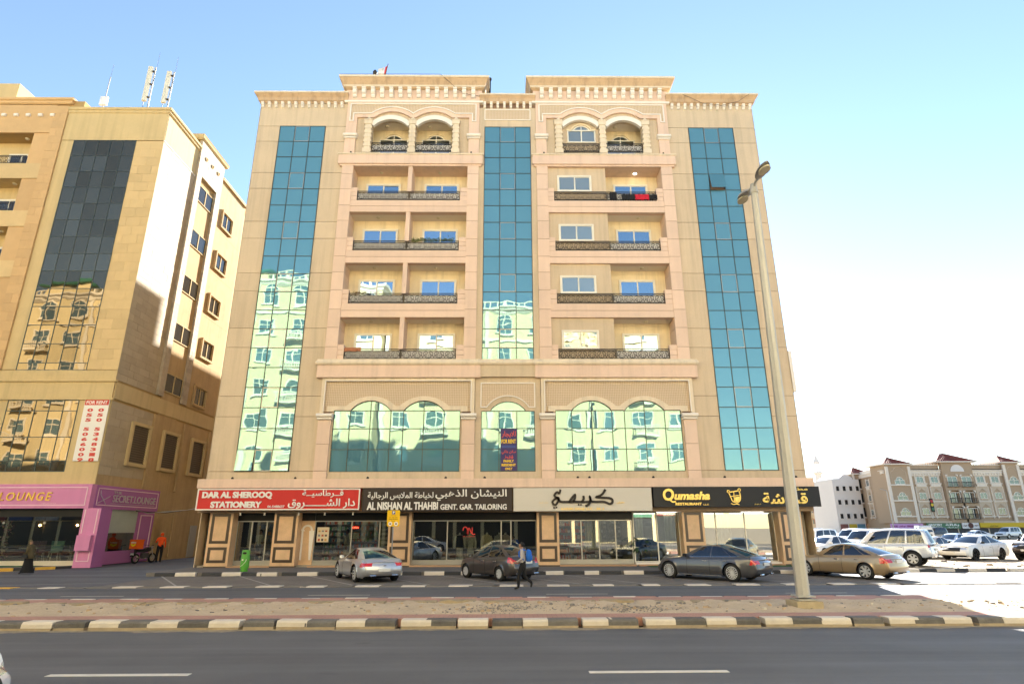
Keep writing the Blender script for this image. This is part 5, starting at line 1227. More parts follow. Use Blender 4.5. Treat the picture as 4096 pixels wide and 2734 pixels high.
def curtain(x0, x1, z0, z1, y, label):
    n = int((x1-x0)/0.035); mb = MB()
    p = [(x0+(x1-x0)*i/n, y+0.045*math.sin(i*1.25)+0.01*math.sin(i*0.4)) for i in range(n+1)]
    mb.rings([[(a, b, z) for a, b in p] for z in (z0, z1)], cap=False, closed=False)
    return tag(mb.build('curtain', m_cur, smooth=2), label, 'curtain')
curtain(4.15, 5.0, 0.9, 2.35, 32.4, 'white curtain in the middle of the perfume shop window'); curtain(8.25, 8.9, 1.0, 2.7, 32.1, 'white curtain left of the restaurant column')
curtain(6.95, 7.35, 0.9, 2.65, 33.0, 'white curtain behind the palm in the restaurant'); curtain(11.9, 12.6, 0.9, 2.65, 34.6, 'pale curtain at the back of the restaurant')
def robe(mb, h, w, d, x, y, z0, sway=0.0, arms=True):
    """long gown with shoulders, sleeves and a soft hem"""
    prof = [(0.00, 0.62, 0.60), (0.10, 0.58, 0.58), (0.35, 0.50, 0.55), (0.55, 0.46, 0.55), (0.68, 0.50, 0.60), (0.80, 0.56, 0.62), (0.88, 0.62, 0.55), (0.93, 0.48, 0.42), (0.955, 0.20, 0.25)]
    n = 18; rg = []
    for t, a, b in prof:
        f = 1+0.05*(1-t)
        rg.append([(x+sway*(1-t)+w*a*math.cos(2*PI*j/n)*(1+0.06*(1-t)*math.sin(j*2.1+3)), y+d*b*math.sin(2*PI*j/n)*(1+0.07*(1-t)*math.cos(j*2.7)), z0+h*t) for j in range(n)])
    mb.rings(rg)
    if arms:
        for s in (-1, 1): mb.tube([(x+s*w*0.54, y, z0+h*0.90), (x+s*w*0.74, y-0.02, z0+h*0.70), (x+s*w*0.78, y-0.06, z0+h*0.47)], [0.075, 0.07, 0.055], 8)
def mannequin(x, y, gown, vest, label):
    t = thing('mannequin', label, 'mannequin', (x, y, 0.22), 0, 'mannequins in the tailor shop window')
    mb = MB(); robe(mb, 1.42, 0.34, 0.22, 0, 0, 0.06); mb.build('gown', gown, t, 2)
    MB().lathe([(0.15, 0), (0.15, 0.03), (0.03, 0.05), (0.03, 0.3)], 12).build('stand', m_alu, t, True)
    MB().lathe([(0.055, 1.38), (0.05, 1.46), (0.055, 1.50), (0.0, 1.51)], 10).build('neck', m_cur, t, True)
    if vest: MB().rings([[(0.34*a*1.05*math.cos(2*PI*j/16), 0.22*b*1.08*math.sin(2*PI*j/16), 0.06+1.42*tt) for j in range(16)] for tt, a, b in ((0.5, 0.50, 0.58), (0.68, 0.52, 0.62), (0.80, 0.58, 0.64), (0.89, 0.56, 0.55), (0.93, 0.44, 0.42))], cap=False).build('waistcoat', vest, t, 2)
m_gw = M('white_gown', (0.62, 0.61, 0.58), 0.9, var=0.06); m_gc = M('cream_gown', (0.62, 0.54, 0.36), 0.9, var=0.06); m_gg = M('grey_gown', (0.42, 0.42, 0.42), 0.9, var=0.06); m_vb = M('black_waistcoat', (0.03, 0.03, 0.03), 0.8)
mannequin(-2.35, 32.45, m_gw, m_vb, 'mannequin in a white gown with a black waistcoat'); mannequin(-1.80, 32.6, m_gw, None, 'mannequin in a plain white gown behind the red emblem')
mannequin(-0.95, 32.5, m_gc, None, 'mannequin in a cream gown'); mannequin(-0.30, 32.6, m_gg, None, 'mannequin in a grey gown'); mannequin(0.02, 32.4, M('pink_gown', (0.55, 0.45, 0.42), 0.9), None, 'mannequin in a pale pinkish gown at the right end')
# printed matter on the glass
m_red = M('red_vinyl', (0.62, 0.05, 0.05), 0.6, var=0)
em = thing('window_emblem', 'red swash letter emblem on the tailor shop window', 'emblem', (-2.15, 31.84, 1.55))
mb = MB(); mb.strip(smooth_path([(0.0, 0.28), (0.03, 0.42), (0.15, 0.45), (0.22, 0.33), (0.2, 0.12)], 4), 0.05, 0, 0.006).strip(smooth_path([(0.2, 0.12), (0.3, 0.40), (0.42, 0.18), (0.52, 0.1), (0.62, 0.12)], 4), 0.055, 0, 0.006).strip([(0.26, 0.38), (0.26, 0.1)], 0.05, 0.001, 0.007).strip([(0.47, 0.44), (0.47, 0.14)], 0.05, 0.001, 0.007); mb.build('mark', m_red, em)
text('lettering', 'TEL - 06 5484484', em, m_red, 0.0, 0.6, -0.03, 0.02, 0.003, bold=0.02, ext=0.003)
ps = thing('window_poster', 'cream poster of stationery goods on the shop door', 'poster', (-9.57, 31.83, 1.3))
pbox('sheet', ps, M('poster_cream', (0.62, 0.52, 0.38), 0.6, var=0.1, ns=6), 0, 0.6, 0, 0.006, 0, 0.72)
for i in range(9): pbox('print', ps, M('poster_ink_%d' % (i % 4), [(0.4, 0.1, 0.06), (0.1, 0.08, 0.08), (0.5, 0.3, 0.1), (0.2, 0.2, 0.22)][i % 4], 0.6), 0.06+0.17*(i % 3), 0.17+0.17*(i % 3), -0.003, 0, 0.05+0.22*(i//3), 0.17+0.2*(i//3))
op = thing('open_sign', 'small red lit open sign in the stationery window', 'sign', (-7.85, 31.95, 1.93)); pbox('case', op, m_black, -0.02, 0.38, 0.0, 0.03, -0.02, 0.15)
text('lettering', 'OPEN', op, M('red_led', (1.0, 0.06, 0.03), 0.5, var=0, emit=3.0), 0.02, 0.34, 0.02, 0.11, 0.0, bold=0.02, ext=0.006)
ntc = thing('window_notice', 'white notice sheet below the red lit sign', 'notice', (-7.95, 31.9, 1.45)); pbox('sheet', ntc, m_cur, 0, 0.5, 0, 0.006, 0, 0.3)
for i in range(5): pbox('line', ntc, M('notice_ink', (0.2, 0.2, 0.2), 0.7), 0.05, 0.45-0.05*(i % 2), -0.002, 0, 0.04+0.05*i, 0.055+0.05*i)
# restaurant furniture and palm
def tub_chair(x, y, rz, label):
    t = thing('tub_chair', label, 'chair', (x, y, 0.22), rz, 'pale tub chairs in the restaurant')
    mc = M('cream_leather', (0.55, 0.47, 0.28), 0.6, var=0.08)
    mb = MB(); n = 12
    mb.rings([[((0.26+0.03*z/0.4)*math.cos(PI*j/n), (0.25+0.04*z/0.4)*math.sin(PI*j/n)-0.0, 0.40+z*(1 if 0.15 < j/n < 0.85 else 0.6)) for j in range(n+1)] for z in (0, 0.2, 0.4)], cap=False, closed=False); mb.build('shell', mc, t, 2)
    MB().lathe([(0.26, 0.36), (0.27, 0.40), (0.25, 0.44), (0, 0.45)], 16).build('seat', mc, t, True)
    for sx in (-1, 1):
        for sy in (-1, 1): MB().tube([(sx*0.18, sy*0.18, 0.38), (sx*0.23, sy*0.23, 0.0)], 0.015, 6).build('leg', m_gold, t)
tub_chair(7.35, 32.5, R_(70), 'pale tub chair left of the dark table in the restaurant window'); tub_chair(8.45, 32.55, R_(-70), 'pale tub chair right of the dark table in the restaurant window'); tub_chair(13.2, 32.7, R_(-40), 'pale tub chair beside the last restaurant column')
tb = thing('cafe_table', 'round dark table between two tub chairs', 'table', (7.9, 32.5, 0.22)); MB().lathe([(0.42, 0.68), (0.43, 0.71), (0.42, 0.73), (0, 0.73)], 24).build('top', M('dark_wood', (0.08, 0.05, 0.035), 0.4), tb, True)
MB().lathe([(0.25, 0), (0.25, 0.02), (0.04, 0.06), (0.035, 0.68)], 14).build('pedestal', m_black, tb, True)
pl = thing('potted_palm', 'dark potted palm inside the restaurant corner', 'plant', (6.85, 32.35, 0.22)); MB().lathe([(0.14, 0), (0.2, 0.35), (0.18, 0.36), (0.1, 0.3)], 14).build('pot', m_black, pl, True)
mb = MB(); m_leaf = M('palm_leaf', (0.03, 0.055, 0.025), 0.6, var=0.3, ns=6)
for i in range(22):
    a = rnd.uniform(0, 2*PI); L_ = rnd.uniform(0.5, 0.85); h = rnd.uniform(0.5, 1.1); pts = []
    for k in range(7):
        t = k/6; pts.append((L_*t*math.cos(a), L_*t*math.sin(a), 0.5+h*0.4+h*t-0.9*L_*t*t))
    for p_, q_ in zip(pts, pts[1:]):
        for s_ in (-1, 1):
            dx, dy = -math.sin(a)*s_, math.cos(a)*s_; mb.add([p_, q_, (q_[0]+dx*0.12, q_[1]+dy*0.12, q_[2]-0.10), (p_[0]+dx*0.13, p_[1]+dy*0.13, p_[2]-0.1)], [(0, 1, 2, 3)])
mb.build('fronds', m_leaf, pl); MB().tube([(0, 0, 0.3), (0.02, 0, 0.75), (0, 0.02, 1.05)], 0.03, 6).build('stem', m_marbd, pl)
pd = thing('pendant_lamp', 'black wire pendant lamp with small bulbs in the restaurant', 'lamp', (7.55, 32.6, 2.05)); MB().lathe([(0.05, 0.22), (0.22, 0.05), (0.20, 0.0), (0.04, 0.2)], 14).build('shade', m_iron, pd, True); MB().tube([(0, 0, 0.2), (0, 0, 0.68)], 0.008, 5).build('cord', m_iron, pd)
for x in (-0.09, 0.1): MB().lathe([(0, -0.03), (0.03, 0), (0, 0.03)], 8, (x, 0, 0.03)).build('bulb', M('warm_bulb', (1, 0.6, 0.2), 0.5, var=0, emit=6), pd)
# lounge interior on the left
for i, (x, y, c) in enumerate(((-25.0, 35.2, (0.18, 0.34, 0.30)), (-26.1, 35.5, (0.25, 0.15, 0.2)), (-24.2, 35.8, (0.15, 0.12, 0.12)))):
    t = thing('dining_chair', ['teal chair in the pink lounge window', 'plum chair left of the teal chair in the lounge window', 'dark chair behind the teal chair in the lounge window'][i], 'chair', (x, y, 0.3), R_(20+25*i)); mc = M('chair_fabric_%d' % i, c, 0.8, var=0.1)
    MB().box(-0.25, 0.25, -0.25, 0.25, 0.42, 0.52).build('seat', mc, t); MB().prism([(-0.27, 0.5), (0.27, 0.5), (0.31, 1.05), (-0.31, 1.05)], 0.2, 0.28).build('backrest', mc, t)
    for sx in (-1, 1):
        for sy in (-1, 1): MB().tube([(sx*0.2, sy*0.2, 0.42), (sx*0.21, sy*0.24, 0.2), (sx*0.25, sy*0.26, 0.0)], 0.022, 6).build('leg', m_cur, t)
t = thing('lounge_table', 'white table in the pink lounge window', 'table', (-26.0, 34.8, 0.3)); MB().box(-0.5, 0.5, -0.3, 0.3, 0.66, 0.70).build('top', m_cur, t); MB().lathe([(0.2, 0), (0.2, 0.03), (0.04, 0.06), (0.04, 0.66)], 12).build('pedestal', m_cur, t)
t = thing('white_railing', 'white picket railing inside the pink lounge', 'railing', (-23.9, 36.2, 0.3)); MB().box(-0.9, 0.9, -0.03, 0.03, 0.95, 1.02).build('top_rail', m_cur, t)
for i in range(11): MB().box(-0.86+0.17*i-0.03, -0.86+0.17*i+0.03, -0.02, 0.02, 0, 0.95).build('picket', m_cur, t)
t = thing('flower_arch', 'arch of dried flowers round the lounge door', 'decoration', (-28.2, 34.6, 0.3)); fm = [MB() for _ in range(4)]
for k in range(420):
    u = rnd.random()
    if u < 0.4: p_ = (-0.75+rnd.gauss(0, 0.12), 0, rnd.uniform(0, 2.1))
    elif u < 0.8: p_ = (0.75+rnd.gauss(0, 0.12), 0, rnd.uniform(0, 2.1))
    else: p_ = (rnd.uniform(-0.8, 0.8), 0, 2.0+rnd.gauss(0, 0.1))
    s_ = rnd.uniform(0.04, 0.08); fm[k % 4].lathe([(0, -s_), (s_, 0), (s_*0.7, s_*0.6), (0, s_*0.4)], 5, (p_[0], rnd.gauss(0, 0.06), p_[2]))
for f_, c in zip(fm, ((0.45, 0.22, 0.2), (0.5, 0.42, 0.3), (0.28, 0.12, 0.16), (0.12, 0.12, 0.06))): tag(f_.build('blossoms', M('blossom_%d' % int(c[0]*100), c, 0.9, var=0.2), t), kind='stuff')
for i, x in enumerate((-26.6, -24.6, -28.9)):
    l_ = thing('wall_sconce', ['middle', 'right', 'left'][i]+' warm wall light inside the pink lounge', 'lamp', (x, 38.9, 2.2), group='lounge wall lights'); MB().lathe([(0, -0.07), (0.06, -0.02), (0.06, 0.03), (0, 0.07)], 10).build('bulb', M('sconce_bulb', (1, 0.55, 0.16), 0.5, var=0, emit=14), l_, True); MB().box(-0.03, 0.03, 0.0, 0.1, -0.15, 0.02).build('bracket', m_iron, l_)

# ------------------------------------------------------------------ shop signs
def board(name, label, x0, x1, z0, z1, mat, edge=None, depth=0.3, Y=30.55):
    s_ = thing(name, label, 'sign', (x0, Y, z0)); s_['off'] = (x0, z0)
    pbox('board', s_, mat, 0, x1-x0, 0, depth, 0, z1-z0)
    if edge: MB().strip([(0.03, 0.03), (x1-x0-0.03, 0.03), (x1-x0-0.03, z1-z0-0.03), (0.03, z1-z0-0.03)], 0.06, -0.03, 0.0, closed=True).build('edge_trim', edge, s_)
    return s_
def st(s_, body, mat, x0, x1, z0, z1, **k):
    ox, oz = s_['off']; text('lettering', body, s_, mat, x0-ox, x1-ox, z0-oz, z1-oz, 0.0, **k)
m_lw2 = M('white_letter', (0.80, 0.77, 0.72), 0.5, var=0.03); m_sred = M('sign_red', (0.56, 0.028, 0.025), 0.45, var=0.05, ns=0.7); m_sbr = M('sign_dark_brown', (0.040, 0.028, 0.024), 0.5, var=0.08, ns=0.8)
m_scr = M('sign_cream', (0.62, 0.57, 0.49), 0.5, var=0.04, ns=0.8); m_sbk = M('sign_black', (0.014, 0.014, 0.016), 0.45, var=0.1); m_gl2 = M('sign_gold', (0.90, 0.62, 0.16), 0.35, metal=0.4, var=0.15, ns=5); m_ink = M('karimi_black', (0.03, 0.022, 0.018), 0.5, var=0.1)
s1 = board('shop_sign', 'red stationery shop sign with white lettering', -15.28, -7.22, 2.83, 3.86, m_sred, m_white)
st(s1, 'DAR AL SHEROOQ', m_lw2, -15.02, -11.58, 3.36, 3.72, bold=0.045, ext=0.05); st(s1, 'STATIONERY', m_lw2, -14.55, -12.04, 2.94, 3.25, bold=0.045, ext=0.05)
st(s1, '06-5488637', m_lw2, -11.75, -10.91, 2.94, 3.06, bold=0.02, ext=0.02); st(s1, ar('قــرطاسيــة'), m_lw2, -10.08, -8.05, 3.42, 3.79, bold=0.012, ext=0.05); st(s1, ar('دار الشـــــــروق'), m_lw2, -10.74, -7.44, 2.90, 3.38, bold=0.014, ext=0.05)
s2 = board('shop_sign', 'dark brown tailoring shop sign with white lettering', -7.08, 0.34, 2.76, 3.88, m_sbr)
st(s2, ar('النيشان الذهبي'), m_lw2, -3.47, 0.08, 3.26, 3.80, bold=0.014, ext=0.05); st(s2, ar('لخياطة الملابس الرجالية'), m_lw2, -6.83, -3.57, 3.30, 3.68, bold=0.012, ext=0.05)
st(s2, 'AL NISHAN AL THAHBI', m_lw2, -6.84, -3.33, 2.82, 3.20, bold=0.035, ext=0.05); st(s2, 'GENT. GAR. TAILORING', m_lw2, -3.21, 0.08, 2.82, 3.09, bold=0.028, ext=0.05)
s3 = board('shop_sign', 'cream shop sign with large black calligraphy', 0.42, 7.33, 2.74, 3.86, m_scr)
ox, oz = 0.42, 2.74; mb = MB()
def T3(x, y): return (2.31+(x-350)*3.09/700-ox, 3.80-(y-210)*0.94/215-oz)
def stroke(pts, w): mb.strip(smooth_path([T3(*p) for p in pts], 4), w*1.5, -0.06, 0.0)
stroke([(965, 215), (935, 260), (900, 285), (860, 300), (935, 308), (1005, 312), (1038, 330), (1035, 362), (1010, 375), (985, 368), (940, 352), (860, 352), (800, 350)], 0.075)
stroke([(800, 350), (785, 300), (790, 285)], 0.07); stroke([(790, 300), (785, 350), (765, 385), (730, 400)], 0.075)
stroke([(780, 350), (700, 352), (716, 318), (712, 285)], 0.07); stroke([(700, 352), (640, 352), (600, 352), (555, 350), (590, 300), (618, 275), (612, 320), (590, 352)], 0.075); stroke([(560, 352), (500, 352), (470, 352), (445, 345), (425, 315), (405, 300)], 0.075)
stroke([(455, 215), (440, 255), (415, 245), (385, 275), (400, 300), (430, 310), (425, 345), (400, 380), (372, 378), (362, 350), (385, 325), (410, 310)], 0.07)
for dx, dy in ((378, 415), (405, 412), (655, 383), (682, 383)): mb.lathe([(0.045, -0.05), (0.045, 0.0)], 8, (T3(dx, dy)[0], 0.0, T3(dx, dy)[1]), axis='y')
mb.build('calligraphy', m_ink, s3)
st(s3, 'KARIMI EXHB LLC - BR 3', m_gl2, 2.79, 4.91, 2.79, 2.90, bold=0.02, ext=0.02, space=1.1); st(s3, ar('معرض'), m_gl2, 5.56, 5.95, 3.08, 3.20, bold=0.01, ext=0.02); st(s3, ar('ذ.م.م - فرع 3'), m_gl2, 1.70, 2.14, 3.10, 3.18, ext=0.02)
s4 = board('shop_sign', 'black restaurant sign with gold lettering and pot emblem', 7.43, 15.76, 2.92, 3.90, m_sbk)
st(s4, 'O', m_gl2, 7.89, 8.46, 3.22, 3.81, bold=0.03, ext=0.05, shear=0.1); MB().strip(smooth_path([(0.60, 0.40), (0.78, 0.36), (0.92, 0.25), (1.08, 0.26)], 4), 0.07, -0.055, 0.0).build('letter_tail', m_gl2, s4); st(s4, 'umasha', m_gl2, 8.46, 10.25, 3.26, 3.66, bold=0.04, ext=0.05, shear=0.28)
st(s4, 'RESTAURANT', m_gl2, 8.50, 9.81, 3.00, 3.13, bold=0.04, ext=0.03); st(s4, 'L.L.C', m_gl2, 9.90, 10.16, 3.00, 3.07, bold=0.02, ext=0.03)
ox, oz = 7.43, 2.92; mb = MB(); P4 = lambda x, z: (x-ox, z-oz)
mb.strip(smooth_path([P4(*p) for p in ((11.22, 3.62), (11.30, 3.35), (11.38, 3.18), (11.6, 3.12), (11.75, 3.25), (11.78, 3.45), (11.74, 3.70))], 4), 0.045, -0.05, 0.0).strip([P4(11.22, 3.62), P4(11.74, 3.70)], 0.05, -0.05, 0.0).strip([P4(11.45, 3.15), P4(11.47, 3.66)], 0.035, -0.05, 0.0).strip([P4(11.30, 3.42), P4(11.77, 3.48)], 0.035, -0.05, 0.0)
mb.strip(smooth_path([P4(*p) for p in ((11.28, 3.08), (11.42, 3.03), (11.56, 3.06), (11.68, 3.02))], 4), 0.035, -0.05, 0.0)
for p in ((11.2, 3.66), (11.76, 3.74)): mb.strip(arc(p[0]-ox, p[1]-oz, 0.06, 0, 360, 10), 0.03, -0.05, 0.0)
mb.prism([P4(*p) for p in ((11.50, 3.17), (11.62, 3.16), (11.73, 3.26), (11.75, 3.42), (11.50, 3.38))], -0.04, 0.0); mb.build('pot_emblem', m_gl2, s4)
st(s4, ar('قماشة'), m_gl2, 12.88, 15.14, 3.05, 3.60, bold=0.02, ext=0.05); st(s4, ar('مطعم'), m_gl2, 14.2, 15.21, 3.63, 3.85, bold=0.015, ext=0.05); st(s4, ar('ذ.م.م'), m_gl2, 12.46, 12.78, 3.00, 3.09, ext=0.03)
MB().box(-0.0, 0.05, 0, 0.3, 0, 0.98).build('end_cap', m_sbk, s4, loc=(8.33, 0, 0))
# blue rent banner in the middle window
RB2 = thing('rent_banner', 'dark blue banner with yellow lettering in the middle arched window', 'banner', (-0.24, 31.44, 4.80))
pbox('sheet', RB2, M('banner_blue', (0.055, 0.04, 0.13), 0.6, var=0.04), 0, 0.86, 0, 0.015, 0, 2.17); m_by = M('banner_yellow', (0.85, 0.55, 0.03), 0.6, var=0); m_bo = M('banner_orange', (0.70, 0.10, 0.06), 0.6, var=0)
text('lettering', ar('للايجار'), RB2, m_bo, 0.06, 0.80, 1.70, 2.05, 0, bold=0.014, ext=0.004); text('lettering', 'FOR RENT', RB2, m_by, 0.05, 0.81, 1.40, 1.62, 0, bold=0.035, ext=0.004)
for i in range(3): pbox('rule', RB2, M('banner_light_blue', (0.06, 0.14, 0.40), 0.6), 0.07, 0.79, -0.004, 0, 1.18+0.045*i, 1.20+0.045*i)
text('lettering', ar('سكن عائلي'), RB2, m_bo, 0.06, 0.80, 0.84, 1.05, 0, bold=0.012, ext=0.004); text('lettering', ar('فقط'), RB2, m_bo, 0.20, 0.66, 0.60, 0.80, 0, bold=0.012, ext=0.004)
for wd, z, hw in (('FAMILY', 0.42, 0.27), ('RESIDENT', 0.22, 0.37), ('ONLY', 0.03, 0.19)): text('lettering', wd, RB2, m_by, 0.43-hw, 0.43+hw, z, z+0.13, 0, bold=0.04, ext=0.004)
# ------------------------------------------------------------------ vehicles
g_car = coated_glass('car_glass', (0.75, 0.80, 0.86), (0.008, 0.009, 0.011), refl=0.10, wave=0.0, objvar=0.0)
m_tyre = M('tyre_rubber', (0.02, 0.02, 0.021), 0.85, var=0.15, ns=8)
m_rim  = M('alloy_rim', (0.62, 0.62, 0.62), 0.35, metal=0.35, var=0.05)
m_rimd = M('black_rim', (0.02, 0.02, 0.02), 0.35, metal=0.5, var=0.05)
m_hub  = M('wheel_shadow', (0.01, 0.01, 0.01), 0.9, var=0)
m_tail = M('tail_lamp_red', (0.55, 0.015, 0.012), 0.15, var=0.0, spec=0.6, coat=1.0)
m_head = M('head_lamp', (0.62, 0.64, 0.66), 0.12, metal=0.6, var=0.1, ns=20, coat=1.0)
m_blk  = M('black_plastic', (0.018, 0.018, 0.019), 0.55, var=0.05)
m_chr  = M('chrome', (0.75, 0.75, 0.75), 0.12, metal=1.0, var=0)
m_plate = M('number_plate', (0.68, 0.68, 0.66), 0.5, var=0.05, ns=20)
def paint(name, col, metal=0.35): return M('paint_'+name, col, 0.32, metal=metal, var=0.02, ns=0.6, coat=1.0, spec=0.5)
def interp(pts, x):
    if x <= pts[0][0]: return pts[0][1]
    for i in range(len(pts)-1):
        (a, b), (c, d) = pts[i], pts[i+1]
        if x <= c:
            t = (x-a)/(c-a)
            m0 = (d-b)/(c-a) if i == 0 else (d-pts[i-1][1])/(c-pts[i-1][0])
            m1 = (d-b)/(c-a) if i == len(pts)-2 else (pts[i+2][1]-b)/(pts[i+2][0]-a)
            h = c-a; t2, t3 = t*t, t*t*t
            return (2*t3-3*t2+1)*b + (t3-2*t2+t)*h*m0 + (-2*t3+3*t2)*d + (t3-t2)*h*m1
    return pts[-1][1]
def sm(a, b, x): t = max(0.0, min(1.0, (x-a)/(b-a))); return t*t*(3-2*t)
ROWS = [(0, .88), (.05, .945), (.12, .972), (.21, .988), (.30, .997), (.40, 1.0), (.50, 1.0), (.60, .997), (.69, .99), (.77, .982), (.85, .972), (.91, .955), (.96, .93), (1.0, .885)]
FC = [1, .93, .66, .33, 0, -.33, -.66, -.93, -1]
_WH = {}
def wheel_meshes(r, style, tw=0.21):
    key = (round(r, 3), style)
    if key in _WH: return _WH[key]
    k = 0.70 if style not in ('suv', 'small') else 0.62
    rr = r*k; t = MB()
    t.lathe([(rr, -tw*0.46), (rr+0.02, -tw*0.5), (r*0.93, -tw*0.5), (r*0.985, -tw*0.42), (r, -tw*0.25), (r, tw*0.25), (r*0.985, tw*0.42), (r*0.93, tw*0.5), (rr+0.02, tw*0.5), (rr, tw*0.46), (rr*0.97, 0.0), (rr, -tw*0.46)], 36, axis='y', cap=False)
    m = MB(); rim = m_rimd if style == 'black' else m_rim
    m.lathe([(rr*1.01, tw*0.47), (rr*0.985, tw*0.50), (rr*0.90, tw*0.47), (rr*0.88, tw*0.10), (0.0, tw*0.06)], 36, axis='y', mi=1, cap=False)
    m.lathe([(rr*1.012, tw*0.44), (rr*1.012, tw*0.50), (rr*0.93, tw*0.505), (rr*0.90, tw*0.42)], 36, axis='y', cap=False)
    n = {'multi': 15, 'seven': 7, 'five': 5, 'small': 7, 'suv': 6, 'black': 5, 'ten': 10}[style]
    for i in range(n):
        a = 2*PI*i/n; w0 = {'multi': 0.010, 'five': 0.030, 'black': 0.03, 'seven': 0.026, 'small': 0.035, 'suv': 0.034, 'ten': 0.014}[style]; w1 = w0*(1.7 if style != 'multi' else 1.5)
        for (sh,) in (((-0.10,), (0.10,)) if style in ('five', 'black') else ((0,),)):
            c, s = math.cos(a), math.sin(a); c2, s2 = math.cos(a+sh*0.9), math.sin(a+sh*0.9)
            def P(rad, w, y, cc, ss): return (rad*cc-w*ss, y, rad*ss+w*cc)
            f = 0.55 if sh else 1
            vs = [P(0.03, -w0*f, tw*0.40, c, s), P(0.03, w0*f, tw*0.40, c, s), P(rr*0.94, w1*f, tw*0.47, c2, s2), P(rr*0.94, -w1*f, tw*0.47, c2, s2),
                  P(0.03, -w0*f, tw*0.2, c, s), P(0.03, w0*f, tw*0.2, c, s), P(rr*0.94, w1*f, tw*0.2, c2, s2), P(rr*0.94, -w1*f, tw*0.2, c2, s2)]
            m.add(vs, [(0, 1, 2, 3), (0, 4, 5, 1), (1, 5, 6, 2), (3, 2, 6, 7), (0, 3, 7, 4)])
    m.lathe([(0.055, tw*0.35), (0.055, tw*0.44), (0.035, tw*0.47), (0, tw*0.47)], 14, axis='y')
    me = (t.mesh('wheel', m_tyre, 2), m.mesh('rim', [rim, m_hub]))
    _WH[key] = me; return me

